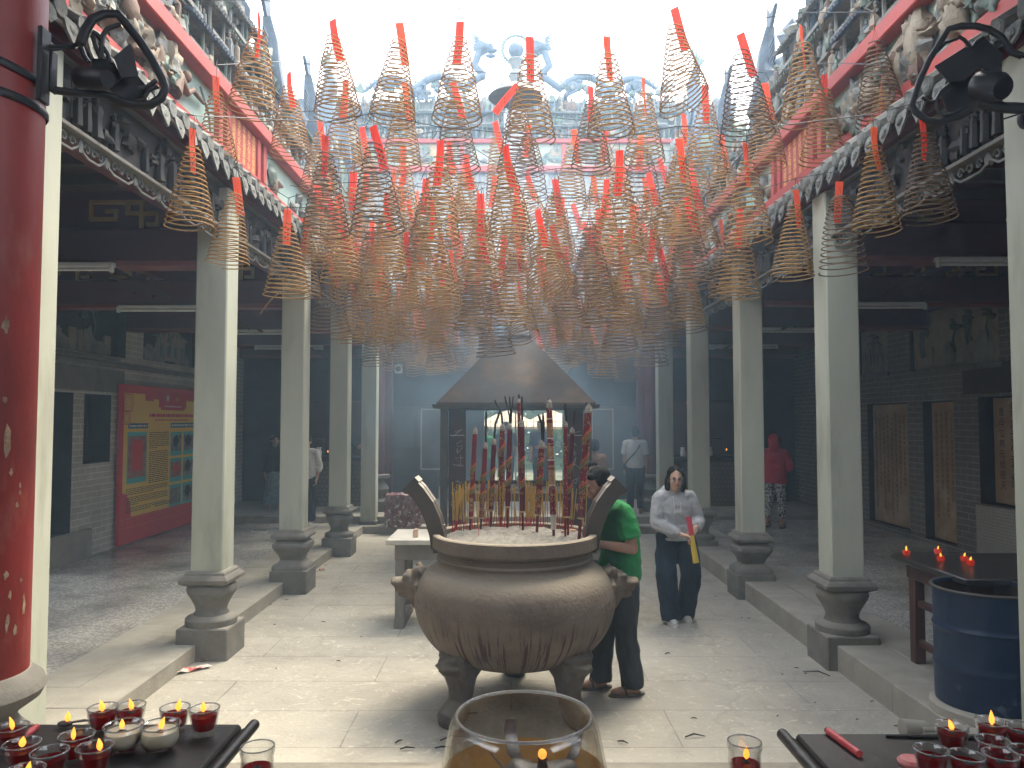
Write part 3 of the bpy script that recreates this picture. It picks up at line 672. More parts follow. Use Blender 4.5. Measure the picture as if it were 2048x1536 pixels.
pm = MB(); pm.m = 0; pm.lathe([(.3, zr), (.24, zr + .2), (.1, zr + .3), (.14, zr + .55), (.2, zr + .7), (.1, zr + .85), (.16, zr + 1.0), (.22, zr + 1.08), (.16, zr + 1.14), (.0, zr + 1.15)], 12, (px_, 19.1, 0))
for k in range(10): pm.m = (0, 4, 3)[k % 3]; pm.ell((px_ + (k % 5 - 2) * .17, 19.05, zr + .12 + .2 * (k // 5)), (.13, .12, .17), 8, 6, nz=.8, seed=k)
pm.m = 4; pm.ell((px_, 19.1, zr + 1.36), .2, 16, 12)
pm.m = 3
ring = [V((px_ + .34 * math.sin(a), 19.1, zr + 1.38 + .36 * math.cos(a))) for a in [R(-150 + 300 * i / 26) for i in range(27)]]
pm.tube(ring, .035, 6)
for i, p in enumerate(ring):
    u = (p - V((px_, 19.1, zr + 1.38))).normalized(); pm.tube([p, p + u * (.12 if i != 13 else .3)], [.035, .004], 4)
pm.build('flaming_pearl', FIG, rwall)
for s in (-1, 1):                                          # carp finials at the roof corners
    cm = MB(); cm.m = 4; b = V((s * 4.35, 18.0, 8.3))
    P = [b, b + V((-s * .05, 0, .55)), b + V((s * .1, 0, 1.1)), b + V((-s * .02, 0, 1.7)), b + V((s * .08, 0, 2.2))]
    cm.tube(P, [.34, .3, .25, .17, .06], 9); cm.m = 3
    for k in range(9): cm.tube([P[0] + V((s * .2, 0, .2 * k)), P[0] + V((s * .42, 0, .2 * k + .14))], [.05, .01], 4)
    for k in range(5): cm.tube([P[4] + V((0, 0, -.12)), P[4] + V((s * (.1 * k - .12), 0, .42 - .04 * k))], [.06, .015], 4)
    cm.m = 0
    for k in range(16): cm.ell(b + V((r.uniform(-.5, .5), r.uniform(-.1, .3), r.uniform(-.8, .4))), (.22, .2, .25), 8, 6, nz=.8, seed=k)
    cm.build('carp_finial', FIG, rwall)
# hall interior: doorposts, partitions, back wall with the bright door
for s in (-1, 1):
    x = 2.66 * s + .06
    mb = MB(); mb.bb(x - .11, x + .11, 15.9, 16.12, .26, 3.6, .02); mb.build('doorpost', m_redd, eh)
mb = MB(); mb.bb(-6.4, -.80, 20.4, 20.6, .2, 4.6); mb.bb(1.44, 6.4, 20.4, 20.6, .2, 4.6); mb.bb(-.80, 1.44, 20.4, 20.6, 3.3, 4.6); mb.build('back_wall', m_drkb, eh, smooth=0)
mb = MB()
for x in (-.83, 1.47): mb.bb(x - .1, x + .1, 20.28, 20.42, .26, 3.3, .01)
mb.bb(-.93, 1.57, 20.28, 20.42, 3.3, 3.5, .01); mb.build('door_frame', m_drk, eh)
mb = MB(); mb.bb(-6.5, -6.35, 16.4, 20.6, .2, 4.8); mb.bb(6.35, 6.5, 16.4, 20.6, .2, 4.8); mb.bb(-6.4, 6.4, 16.3, 20.6, 4.6, 4.7); mb.build('side_wall', m_drk, eh, smooth=0)
MB().bb(-6.3, -2.78, 16.62, 16.7, .2, 4.5).build('partition', m_drk, eh, smooth=0); MB().bb(2.9, 6.4, 16.62, 16.7, .2, 4.5).build('partition', m_drk, eh, smooth=0)
MB().bb(1.85, 2.78, 17.0, 17.06, .26, 2.3, .01).build('cabinet', m_pan, eh)
mb = MB(); mb.bb(-2.7, -1.62, 17.0, 17.06, .26, 2.3, .01)
for k in range(2): mb.bb(-2.6 + .52 * k, -2.14 + .52 * k, 16.97, 17.0, 1.4, 2.22, .01)
mb.build('cabinet', m_pan, eh)
m_fr = mat('faded_frame', (.34, .29, .24), (.26, .22, .18), 5, .6)
for (x0, x1) in ((-1.95, -1.5), (1.72, 2.17)):
    nb = MB().bb(x0, x1, 16.55, 16.59, .96, 2.22, .004).build('notice_panel', m_pan, eh)
    mb = MB(); 
    for q in (x0, x1): mb.bb(q - .015, q + .015, 16.53, 16.55, .95, 2.23)
    for q in (.95, 2.23): mb.bb(x0 - .015, x1 + .015, 16.53, 16.549, q - .015, q + .015)
    mb.build('frame', m_fr, nb)
# main hall over the camera: roof, back and side walls (only its shade reaches the picture)
mh = thing('main_hall', 'tiled main hall whose open front the picture is taken from', 'temple hall', (0, -2, .3))
mb = MB(); mb.poly([(-7, 4.3, 4.75), (7, 4.3, 4.75), (7, -3.0, 9.6), (-7, -3.0, 9.6)], .15, (0, 0, 1)); mb.build('roof', m_tile, mh, smooth=0)
mb = MB(); mb.bb(-7, 7, -6.1, -6, .2, 9.6); mb.bb(-7, 7, -6, -3, 9.5, 9.6); mb.bb(-7, -6.9, -6, 2.6, .2, 4.6); mb.bb(6.9, 7, -6, 2.55, .2, 4.6); mb.build('wall', m_redd, mh, smooth=0)

lane = thing('lane_wall', 'pale plastered boundary wall of the lane beyond the added left side passage', 'wall', (-10.2, 8, 0))
mb = MB(); mb.bb(-10.4, -10.2, 2, 14, -.1, 3.0, .02); mb.build('wall', mat('lane_plaster', (.62, .58, .48), (.5, .46, .38), 1.2, .85, .3, 12, c3=(.3, .28, .24), s3=.8, lo3=.55, hi3=.75), lane); mb = MB(); mb.bb(-10.45, -10.15, 2, 14, 3.0, 3.1, .02); mb.build('coping', m_stone, lane)

# ---------------------------------------------------------------- red round column, near left
rc = thing('round_column', 'thick round red lacquered column with chipped paint at the left edge', 'column', (-1.895, 2.7, .3))
MB().lathe([(.195, 1.12), (.195, 4.6)], 40, (-1.895, 2.7, 0)).build('shaft', m_red, rc)
def petal(q, z): return 1 + (.09 * abs(math.sin(q * 7)) * (1 if .5 < z < .93 else 0))
prof = [(.30, .3), (.30, .42), (.24, .46), (.17, .54), (.15, .62), (.19, .70), (.225, .80), (.22, .88), (.18, .93), (.16, .96), (.17, .985), (.235, 1.03), (.25, 1.06), (.24, 1.09), (.2, 1.125)]
MB().lathe(prof, 56, (-1.895, 2.7, 0), fn=petal).build('stone_base', m_stone, rc)
m_chip = mat('bare_wood_chip', (.42, .31, .2), (.2, .13, .09), 30, .8, .4, 40)
cm = MB(); rr2 = random.Random(9)
for (px, py, w, h_) in ((12, 650, 8, 20), (14, 880, 9, 34), (10, 800, 5, 9), (22, 945, 5, 8), (40, 972, 4, 7), (12, 1150, 6, 10), (48, 1210, 6, 22), (30, 1260, 5, 12), (40, 985, 4, 6), (34, 1010, 4, 6), (20, 1190, 4, 10), (14, 1245, 5, 20), (42, 1160, 4, 6)):
    d0 = ray(px, py); # hit the shaft
    ox, oy = 1.895, -2.7; a = d0.x ** 2 + d0.y ** 2; b = 2 * (ox * d0.x + oy * d0.y); c_ = ox * ox + oy * oy - .1955 ** 2; disc = b * b - 4 * a * c_
    if disc < 0: continue
    p = V((0, 0, H)) + d0 * ((-b - math.sqrt(disc)) / (2 * a)); nrm = V((p.x + 1.895, p.y - 2.7, 0)).normalized(); tg = V((-nrm.y, nrm.x, 0))
    pts = []
    for k in range(11):
        q = 2 * PI * k / 11; rr_ = rr2.uniform(.6, 1.1); u = math.cos(q) * w * rr_ * 2.7 / FPX; v = math.sin(q) * h_ * rr_ * 2.7 / FPX
        an = math.atan2(nrm.y, nrm.x) + u / .1955; pts.append(V((-1.895 + .1957 * math.cos(an), 2.7 + .1957 * math.sin(an), p.z + v)))
    cm.add(pts + [p + nrm * .0008], [(k, (k + 1) % 11, 11) for k in range(11)])
cm.build('paint_chip', m_chip, rc)

# ---------------------------------------------------------------- hood over the far censer, its posts, chimney and iron table
m_hood = mat('hood_rust', (.08, .063, .053), (.055, .043, .036), 1.8, .6, .1, 14, c3=(.20, .12, .07), s3=1.2, lo3=.48, hi3=.75)
hx, hy = .055, 11.72
hd = thing('smoke_hood', 'big dusty brown metal smoke hood with chimney on posts before the entrance hall', 'smoke hood', (hx, hy, 0))
mb = MB(); mb.sqlathe([(1.10, 2.21), (1.10, 2.24), (.235, 3.22), (.235, 3.27)], (hx, hy, 0), .0); mb.build('canopy', m_hood, hd, smooth=0)
mb = MB(); mb.sqlathe([(1.14, 2.16), (1.16, 2.215), (1.105, 2.218), (1.05, 2.16)], (hx, hy, 0), .0); mb.build('rim', m_iron, hd, smooth=0)
m_chim = mat('chimney_zinc', (.42, .42, .42), (.3, .3, .3), 3, .5, .1, 10, metal=.0)
mb = MB(); mb.lathe([(.20, 3.2), (.20, 3.5), (.18, 3.54), (.18, 6.75)], 24, (hx, hy, 0)); mb.build('chimney', m_chim, hd)
mb = MB(); mb.lathe([(.02, 7.26), (.22, 7.16), (.41, 7.02), (.425, 7.0), (.02, 7.01)], 28, (hx, hy, 0)); 
for k in range(3): mb.tube([(hx + .175 * math.cos(k * 2.1), hy + .175 * math.sin(k * 2.1), 6.7), (hx + .22 * math.cos(k * 2.1), hy + .22 * math.sin(k * 2.1), 7.05)], .012, 4)
mb.build('chimney_cap', m_iron, hd)
for a in (-1, 1):
    for b in (-1, 1):
        MB().bb(hx + a * 1.0 - .05, hx + a * 1.0 + .05, hy + b * 1.0 - .05, hy + b * 1.0 + .05, -.01, 2.18, .008).build('post', m_iron, hd)
m_scr = mat('sooty_red_panel', (.075, .04, .035), (.05, .03, .03), 4, .6, .1, 16)
m_chalk = mat('chalk_scrawl', (.42, .4, .38), rough=.9)
for a in (-1, 1):
    x0, x1 = sorted((hx + a * .94, hx + a * .70))
    sp = MB().bb(x0, x1, hy - .97, hy - .93, .02, 2.15, .006).build('side_panel', m_scr, hd)
    mb = MB(); r = random.Random(3 + a)
    for k in range(9):
        z0 = .8 + .12 * k; xs = [r.uniform(x0 + .03, x1 - .03) for _ in range(4)]
        mb.tube([V((x, hy - .973, z0 + r.uniform(-.05, .12))) for x in xs], .004, 4)
    mb.bb(x0 + .02, x1 - .02, hy - .976, hy - .971, 1.78, 1.792)
    mb.build('chalk_mark', m_chalk, sp)
tb = thing('offering_table', 'dark iron offering table with pale top and hooked handles under the smoke hood', 'table', (0, 11.35, 0))
ty = 11.35; m_ptop = mat('pale_table_edge', (.42, .42, .40), (.32, .32, .3), 4, .5)
MB().bb(-.94, .94, ty - .35, ty + .35, .955, .995, .006).build('tabletop', m_ptop, tb)
mb = MB(); mb.bb(-.91, .91, ty - .33, ty + .33, .84, .953, .004); mb.bb(-.93, .93, ty + .30, ty + .34, .997, 1.09, .004); mb.build('apron', m_iron, tb)
for a in (-1, 1):
    for b in (-1, 1): MB().bb(a * .84 - .035, a * .84 + .035, ty + b * .28 - .035, ty + b * .28 + .035, -.01, .845, .004).build('leg', m_iron, tb)
m_bone = mat('ash_dusted_handle', (.42, .40, .36), (.33, .31, .28), 6, .8)
for a in (-1, 1):
    MB().tube([(a * .78, ty - .1, .98), (a * .83, ty - .1, 1.10), (a * .91, ty - .1, 1.22), (a * .97, ty - .1, 1.29)], [.02, .03, .05, .045], 6, flat=(1, 1.3)).build('handle', m_bone, tb)
pt = MB().lathe([(.0, .0), (.3, .0), (.42, .03), (.43, .04), (.3, .015), (0, .012)], 28, (-.15, ty - .05, 1.0)).build('serving_plate', m_white, loc=(-.15, ty, .995))
tag(pt, 'large white plate on the iron table behind the big incense', 'plate')
vs = MB(); vs.lathe([(.05, 0), (.055, .02), (.04, .04), (.07, .09), (.062, .15), (.035, .19), (.02, .2)], 20, (.13, ty + .08, 1.0)); vs.ell((.13, ty + .08, 1.235), (.04, .04, .048), 12, 9); vs.ell((.13, ty + .03, 1.11), (.05, .03, .03), 10, 7)
tag(vs.build('statue', mat('white_porcelain', (.8, .8, .76), rough=.25), loc=(.13, ty, .995)), 'small white porcelain figure on the iron table seen between the incense', 'statue')

# ---------------------------------------------------------------- altars and fittings at the gallery ends
m_lat = brick('lattice_front', 'xz', (.22, .17, .13), (.19, .15, .115), (.09, .06, .05), .09, .09, .007, .7, off=.5, dirt=(.12, .09, .07), bump=.3)
m_flame = mat('candle_flame', (1, .5, .1), emis=(1.0, .30, .035), es=.62, rough=1)
m_lampred = mat('altar_lamp_red', (.6, .05, .03), emis=(1.0, .15, .05), es=1.5)
for sx, nm in ((-1, 'left'), (1, 'right')):
    ax = -3.75 if sx < 0 else 3.95; ay = 15.9
    a = thing('altar', f'dark altar counter with lattice front at the far end of the {nm} gallery', 'altar', (ax, ay, .26))
    MB().bb(ax - .75, ax + .75, ay - .3, ay + .3, .262, 1.18, .006).build('lattice_front', m_lat, a)
    MB().bb(ax - .85, ax + .85, ay - .36, ay + .36, 1.18, 1.26, .012).build('counter', m_drk, a)
    mb = MB(); mb.bb(ax - .8, ax + .8, ay + .2, ay + .3, 1.262, 2.4, .01); mb.bb(ax + .25 * sx - .12, ax + .25 * sx + .12, ay - .02, ay + .06, 1.262, 1.62, .01); mb.build('shrine_back', m_scr, a)
    mb = MB(); mb.m = 0
    for q in (-.45, -.2, .1): mb.lathe([(.05, 0), (.06, .08), (.04, .14), (.055, .18), (.0, .17)], 12, (ax + q, ay - .12, 1.262))
    mb.build('offering_bowl', m_white, a)
    mb = MB()
    for q in ((-.32, 1.34), (.0, 1.36), (.42, 1.40)): mb.ell((ax + q[0] * sx, ay - .2, q[1]), (.012, .012, .024), 6, 5)
    if sx > 0: mb.ell((ax - .18, ay - .1, 2.42), (.02, .02, .03), 6, 5); mb.ell((ax - .35, ay - .1, 2.36), (.012, .012, .02), 6, 5)
    mb.build('lamp_flame', m_flame, a)
for sx, nm in ((-1, 'left'), (1, 'right')):
    p = D(797 if sx < 0 else 1420, 738 if sx < 0 else 690, 16.9 if sx < 0 else 16.3)
    f = thing('loudspeaker', f'small pale box speaker high on the dark back wall, {nm} of the hood', 'speaker', p)
    MB().box(p, (.16, .12, .2), .01).build('case', m_white, f); MB().lathe([(0, -.065), (.055, -.064), (.06, -.061)], 14, p, 'y').build('cone', m_black, f)
p = D(618, 686, 16.3); es = thing('exit_sign', 'small green box sign on the dark beam behind the second left column', 'sign', p)
MB().box(p, (.24, .06, .19), .006).build('case', m_white, es)
sg = MB().box(p + V((0, -.032, 0)), (.20, .006, .15)).build('face', mat('exit_green', (.02, .28, .16), emis=(.02, .3, .16), es=.25), es)
MB().text('EXIT', .075, lambda a, b, c: V((p.x + a, p.y - .0365, p.z - .025 + b))).build('lettering', m_white, sg, smooth=0)
# stone drums of the entrance hall's red posts
for sx, nm in ((-1, 'left'), (1, 'right')):
    x = 2.66 * sx + .06; y = 14.9
    c = thing('round_column', f'dim dark red column on a round stone base, {nm} side of the far platform', 'column', (x, y, .26))
    MB().lathe([(.13, .95), (.13, 4.6)], 20, (x, y, 0)).build('shaft', m_redd, c)
    mb = MB(); mb.lathe([(.13, .96), (.25, .95), (.25, .90), (.15, .86), (.14, .8), (.2, .74), (.23, .68), (.2, .6), (.13, .55), (.14, .5), (.24, .46)], 22, (x, y, 0)); mb.box((x, y, .36), (.5, .5, .2), .01); mb.build('stone_base', m_stone, c)

# ---------------------------------------------------------------- garden beyond the door
m_leaf = mat('garden_leaf', (.05, .09, .025), (.10, .16, .04), 3, .6, spec=.3)
m_bark = mat('bark', (.12, .09, .06), (.07, .05, .04), 5, .9, .5, 20)
def tree(x, y, h, cr_, label, seed):
    r = random.Random(seed); t = thing('garden_tree', label, 'tree', (x, y, 0), 'trees beyond the far doorway')
    m = MB(); m.tube([(x, y, -.05), (x + .05, y, h * .3), (x - .04, y, h * .55), (x, y, h * .75)], [.14, .11, .09, .05], 8)
    for k in range(6):
        a = k * 1.05; m.tube([(x, y, h * (.35 + .05 * k)), (x + cr_ * .5 * math.cos(a), y + cr_ * .5 * math.sin(a), h * (.55 + .06 * k)), (x + cr_ * .8 * math.cos(a), y + cr_ * .8 * math.sin(a), h * (.65 + .06 * k))], [.06, .04, .015], 5)
    m.build('trunk', m_bark, t)
    m = MB(); cl = [V((r.gauss(0, .42) * cr_, r.gauss(0, .42) * cr_, h * r.uniform(.35, 1))) for _ in range(34)]
    for c in cl:
        for k in range(42):
            d = V((r.gauss(0, 1), r.gauss(0, 1), r.gauss(0, .8))) * cr_ * .16; p = V((x, y, 0)) + c + d; s = r.uniform(.06, .12)
            a = V((r.uniform(-1, 1), r.uniform(-1, 1), r.uniform(-.6, .6))).normalized(); b = a.orthogonal().normalized()
            m.add([p - a * s, p + b * s * .45, p + a * s, p - b * s * .45], [(0, 1, 2, 3)])
    m.build('crown', m_leaf, t, smooth=0, fixn=False)
tree(-1.6, 26.5, 4.6, 1.5, 'leafy green tree behind the left tan parasol beyond the doorway', 1)
tree(1.9, 27.2, 5.0, 1.6, 'leafy green tree behind the right tan parasol beyond the doorway', 2)
tree(.2, 30, 6.0, 2.2, 'tallest green tree between the two tan parasols beyond the doorway', 3)
tree(-3.8, 31, 6, 2.2, 'green tree left of the other trees beyond the doorway, mostly hidden by the wall', 4)
tree(4.2, 31, 6, 2.2, 'green tree right of the other trees beyond the doorway, mostly hidden by the wall', 5)
hg = MB(); r = random.Random(50)
for k in range(15000):
    p = V((r.uniform(-9, 9), 32.5 + r.gauss(0, .5), r.uniform(0, 5.2 + .8 * math.sin(k % 7)))); s = r.uniform(.14, .30)
    a = V((r.uniform(-1, 1), r.uniform(-.6, .6), r.uniform(-.6, .6))).normalized(); b = a.orthogonal().normalized(); hg.add([p - a * s, p + b * s * .5, p + a * s, p - b * s * .5], [(0, 1, 2, 3)])
struct(hg.build('hedge', m_leaf, smooth=0, fixn=False), 'stuff')
m_par = mat('tan_canvas', (.62, .47, .32), (.55, .41, .28), 3, .8)
for px, nm in ((1015, 'left'), (1105, 'right')):
    b = D(px, 880, 24.2); x, y = b.x, 24.2
    pz = thing('garden_parasol', f'{nm} one of two tan parasols in the bright garden behind the doorway', 'parasol', (x, y, 0), 'tan parasols beyond the doorway')
    MB().lathe([(.02, 2.3), (.35, 2.18), (.75, 1.98), (1.05, 1.80), (1.05, 1.72), (1.03, 1.72), (.72, 1.93), (.02, 2.24)], 8, (x, y, 0)).build('canopy', m_par, pz, smooth=20)
    MB().tube([(x, y, 0), (x, y, 2.36)], .025, 8).build('pole', m_iron, pz)
gt = thing('iron_gate', 'fine green grid gate standing in the bright doorway', 'gate', (.1, 21.4, 0))
m = MB(); m_gg = mat('green_gate_paint', (.10, .22, .14), rough=.5)
for k in range(15): m.tube([(-1.4 + .2 * k, 21.4, 0), (-1.4 + .2 * k, 21.4, 3.2)], .009, 4)
for k in range(13): m.tube([(-1.4, 21.4, .2 + .25 * k), (1.4, 21.4, .2 + .25 * k)], .008, 4)
m.build('grid', m_gg, gt); m = MB()
for x in (-1.42, 0.1, 1.42): m.bb(x - .025, x + .025, 21.37, 21.43, 0, 3.25, .004)
m.build('gate_frame', m_gg, gt)
# one continuous surface from overlapping pieces
def remesh(m, name, ma, parent, vox, sm=5, fold=0.0, fs=(9, 9, 4), seed=0.0):
    me = bpy.data.meshes.new('t'); me.from_pydata(m.v, [], m.f); bm = bmesh.new(); bm.from_mesh(me); bmesh.ops.recalc_face_normals(bm, faces=bm.faces[:]); bm.to_mesh(me); bm.free()
    ob = bpy.data.objects.new('t', me); COL.objects.link(ob)
    r = ob.modifiers.new('r', 'REMESH'); r.mode = 'VOXEL'; r.voxel_size = vox
    s = ob.modifiers.new('s', 'SMOOTH'); s.iterations = sm; s.factor = .5
    out = bpy.data.meshes.new_from_object(ob.evaluated_get(bpy.context.evaluated_depsgraph_get())); out.name = name
    bpy.data.objects.remove(ob); bpy.data.meshes.remove(me)
    if fold:
        ns = [v.normal.copy() for v in out.vertices]
        for v, n in zip(out.vertices, ns):
            p = V((v.co.x * fs[0] + seed, v.co.y * fs[1], v.co.z * fs[2] + v.co.x * 3))
            f = noise.noise(p) + .5 * noise.noise(p * 2.3); f = 1 - abs(f) * 2.2
            v.co += n * fold * (f - .4)
    out.materials.clear(); out.materials.append(ma); out.polygons.foreach_set('material_index', [0] * len(out.polygons)); out.polygons.foreach_set('use_smooth', [True] * len(out.polygons))
    o = bpy.data.objects.new(name, out); COL.objects.link(o); o.parent = parent; ORG[o.name] = V((0, 0, 0)); return o
# ---------------------------------------------------------------- the big three-legged censer
m_bronze = mat('dusty_bronze', (.145, .11, .082), (.19, .15, .115), 3, .8, .7, 36, c3=(.10, .075, .06), s3=2.6, lo3=.5, hi3=.7, dust=(.28, .235, .175), dlo=.3)
# drips of rust below the belly: a stretched noise, plus dust
nt = m_bronze.node_tree; nn, ll = nt.nodes, nt.links; bs = nn['Principled BSDF']; old = bs.inputs['Base Color'].links[0].from_socket
gm = nn.new('ShaderNodeNewGeometry'); tco_ = nn.new('ShaderNodeTexCoord'); sp_ = nn.new('ShaderNodeSeparateXYZ'); ll.new(tco_.outputs['Object'], sp_.inputs[0])
at_ = nn.new('ShaderNodeMath'); at_.operation = 'ARCTAN2'; ll.new(sp_.outputs['Y'], at_.inputs[0]); ll.new(sp_.outputs['X'], at_.inputs[1]); cbx = nn.new('ShaderNodeCombineXYZ'); ll.new(at_.outputs[0], cbx.inputs['X']); ll.new(sp_.outputs['Z'], cbx.inputs['Z'])
mp = nn.new('ShaderNodeMapping'); mp.inputs['Scale'].default_value = (24, 1, 3.0); ll.new(cbx.outputs[0], mp.inputs['Vector'])
tn = nn.new('ShaderNodeTexNoise'); tn.inputs['Scale'].default_value = 1; tn.inputs['Detail'].default_value = 5; ll.new(mp.outputs['Vector'], tn.inputs['Vector'])
mr = nn.new('ShaderNodeMapRange'); mr.inputs['From Min'].default_value = .54; mr.inputs['From Max'].default_value = .60; ll.new(tn.outputs['Fac'], mr.inputs['Value'])
sx_ = nn.new('ShaderNodeSeparateXYZ'); ll.new(gm.outputs['Position'], sx_.inputs[0])
m2 = nn.new('ShaderNodeMapRange'); m2.inputs['From Min'].default_value = .74; m2.inputs['From Max'].default_value = .58; ll.new(sx_.outputs['Z'], m2.inputs['Value'])
mu = nn.new('ShaderNodeMath'); mu.operation = 'MULTIPLY'; ll.new(mr.outputs['Result'], mu.inputs[0]); ll.new(m2.outputs['Result'], mu.inputs[1])
mxx = nn.new('ShaderNodeMixRGB'); ll.new(mu.outputs[0], mxx.inputs[0]); ll.new(old, mxx.inputs[1]); mxx.inputs[2].default_value = (.065, .03, .025, 1); ll.new(mxx.outputs['Color'], bs.inputs['Base Color'])
m_ash = mat('incense_ash', (.30, .275, .23), (.21, .19, .16), 14, .95, .9, 60, c3=(.12, .105, .09), s3=32, lo3=.6, hi3=.68)
CX, CY = .02, 5.55
cz = thing('incense_cauldron', 'large dusty bronze three legged cauldron full of ash in the middle of the courtyard', 'censer', (CX, CY, 0))
PROF = [(.0, .295), (.2, .30), (.38, .325), (.52, .385), (.615, .475), (.675, .575), (.708, .68), (.712, .77), (.69, .865), (.64, .935), (.572, .975), (.55, .995), (.545, 1.01), (.555, 1.02), (.555, 1.03), (.54, 1.04), (.54, 1.085), (.578, 1.10), (.588, 1.108), (.588, 1.19), (.58, 1.197), (.54, 1.197), (.532, 1.19), (.53, 1.13)]
def dense(prof, k=4):
    out = []
    for (a, b), (c, d) in zip(prof, prof[1:]):
        for i in range(k): out.append((a + (c - a) * i / k, b + (d - b) * i / k))
    return out + [prof[-1]]
def crp(prof, k=5):
    """Catmull-Rom through the belly part for a smooth curve"""
    out = []; P = prof
    for i in range(len(P) - 1):
        p0, p1, p2, p3 = P[max(i - 1, 0)], P[i], P[i + 1], P[min(i + 2, len(P) - 1)]
        for j in range(k):
            t = j / k; out.append(tuple(.5 * (2 * p1[q] + (p2[q] - p0[q]) * t + (2 * p0[q] - 5 * p1[q] + 4 * p2[q] - p3[q]) * t * t + (3 * p1[q] - p0[q] - 3 * p2[q] + p3[q]) * t ** 3) for q in (0, 1)))
    return out + [P[-1]]
MB().lathe(crp(PROF[:11]) + PROF[11:], 88, (CX, CY, 0)).build('body', m_bronze, cz, smooth=30)
def rad(z):
    for (a, b), (c, d) in zip(PROF, PROF[1:]):
        if b <= z <= d and d > b: return a + (c - a) * (z - b) / (d - b)
    return .6
tm = MB()
def onbelly(a0, zc):
    def f(x, y, z): 
        zz_ = zc + y; an = -PI / 2 + a0 + x / .7; r_ = rad(zz_) + .004; return V((CX + r_ * math.cos(an), CY + r_ * math.sin(an), zz_))
    return f
tm.text('貳', .1, onbelly(-.03, .60))
for k in range(26):
    a = -1.25 + .1 * k; z0 = .74 + .03 * math.sin(k * 2.3); f = onbelly(a, z0)
    tm.tube([f(.035 * math.cos(q * .8) * (1 - q / 11), .035 * math.sin(q * .8) * (1 - q / 11), 0) for q in range(9)], .0022, 4)
for k in range(60):
    a = -1.5 + .05 * k; f = onbelly(a, 1.045); tm.box(f(0, .02, 0), (.018, .018, .012))
tm.build('engraving', m_bronze, cz, smooth=0)
def ashf(u, v):
    r_ = .54 * u; a = 2 * PI * v; x, y = r_ * math.cos(a), r_ * math.sin(a)
    z = 1.15 + .05 * (1 - u * u) + .03 * noise.noise(V((x * 7, y * 7, 1))) + .018 * noise.noise(V((x * 22, y * 22, 4))) + .009 * noise.noise(V((x * 60, y * 60, 8)))
    return V((CX + x, CY + y, min(z, 1.188) if u > .96 else z))
MB().grid(ashf, 40, 110).build('ash', m_ash, cz, smooth=80)
for s in (-1, 1):                                           # curved rim handles with a slot
    m = MB()
    P = [(.535, 1.10), (.55, 1.20), (.58, 1.30), (.625, 1.40), (.69, 1.49), (.745, 1.545)]
    for b in (-.062, .062):
        for (i, (r0, z0)) in enumerate(P[:-1]):
            r1, z1 = P[i + 1]; t = V((r1 - r0, 0, z1 - z0)).normalized(); nrm = V((t.z, 0, -t.x)); w0 = .053
            w1 = .053
            q = [V((r0, b, z0)) - nrm * w0, V((r0, b, z0)) + nrm * w0, V((r1, b, z1)) + nrm * w1, V((r1, b, z1)) - nrm * w1]
            if i > 0: q[0], q[1] = last
            last = (q[3], q[2])
            m.poly([V((CX + s * p.x, CY + p.y - .048, p.z)) for p in q], .096, (0, 1, 0))
    (r0, z0), (r1, z1) = P[-2], P[-1]; t = V((r1 - r0, 0, z1 - z0)).normalized(); nrm = V((t.z, 0, -t.x)); a = V((r1, 0, z1)); a0 = V((r0, 0, z0)) + (a - V((r0, 0, z0))) * .55
    q = [a0 - nrm * .064, a0 + nrm * .064, a + nrm * .064 + t * .008, a - nrm * .064 + t * .008]
    m.poly([V((CX + s * p.x, CY - .113, p.z)) for p in q], .226, (0, 1, 0))
    for (r0, z0) in P[:2]: m.box((CX + s * r0, CY, z0), (.1, .03, .1))
    m.build('rim_handle', mat('bronze_handle_%d' % (s + 1), (.055, .045, .037), (.08, .065, .052), 4, .6, .2, 24, dust=(.46, .42, .36), dlo=.38), cz, smooth=30)
    em = MB(); e = V((s * .0, 0, 0)); B_ = V((CX + s * .66, CY - .02, .82))
    em.ell((s * .05, 0, .02), (.11, .15, .13), 14, 10); em.ell((s * .02, 0, .10), (.09, .13, .07), 12, 9)
    em.ell((s * .17, 0, .035), (.10, .105, .045), 14, 9); em.ell((s * .225, 0, .05), (.04, .055, .03), 12, 8)          # broad upper jaw and nose
    em.ell((s * .13, 0, -.065), (.08, .085, .028), 12, 8)
    for b in (-1, 1):
        em.ell((s * .12, b * .075, .095), (.04, .04, .035), 10, 8); em.ell((s * .04, b * .13, .13), (.035, .03, .055), 9, 7); em.ell((s * .21, b * .05, .035), (.045, .04, .03), 9, 7)
        for k in range(6): em.tube([(s * (.09 + .025 * k), b * (.105 - .008 * k), .0), (s * (.09 + .025 * k), b * (.10 - .008 * k), -.035)], [.014, .006], 6)
        for k in range(5): em.tube([(s * .03, b * (.05 + .03 * k), .13 - .02 * k), (s * -.02, b * (.07 + .035 * k), .09 - .05 * k), (s * -.06, b * (.06 + .03 * k), -.02 - .05 * k), (s * -.05, b * (.03 + .02 * k), -.14 - .03 * k)], [.026, .03, .024, .010], 8)
    for k in range(5): em.tube([(s * (.22 - .012 * abs(k - 2)), -.05 + .025 * k, .0), (s * (.215 - .012 * abs(k - 2)), -.05 + .025 * k, -.03)], [.012, .006], 6)
    for k in range(4): em.tube([(s * .10, -.06 + .04 * k, -.06), (s * .06, -.06 + .04 * k, -.14), (s * .0, -.05 + .035 * k, -.24)], [.024, .022, .008], 8)
    em.v = [B_ + v * .84 for v in em.v]
    remesh(em, 'lion_mask', m_bronze, cz, .011, 2).location = -V((CX, CY, 0))
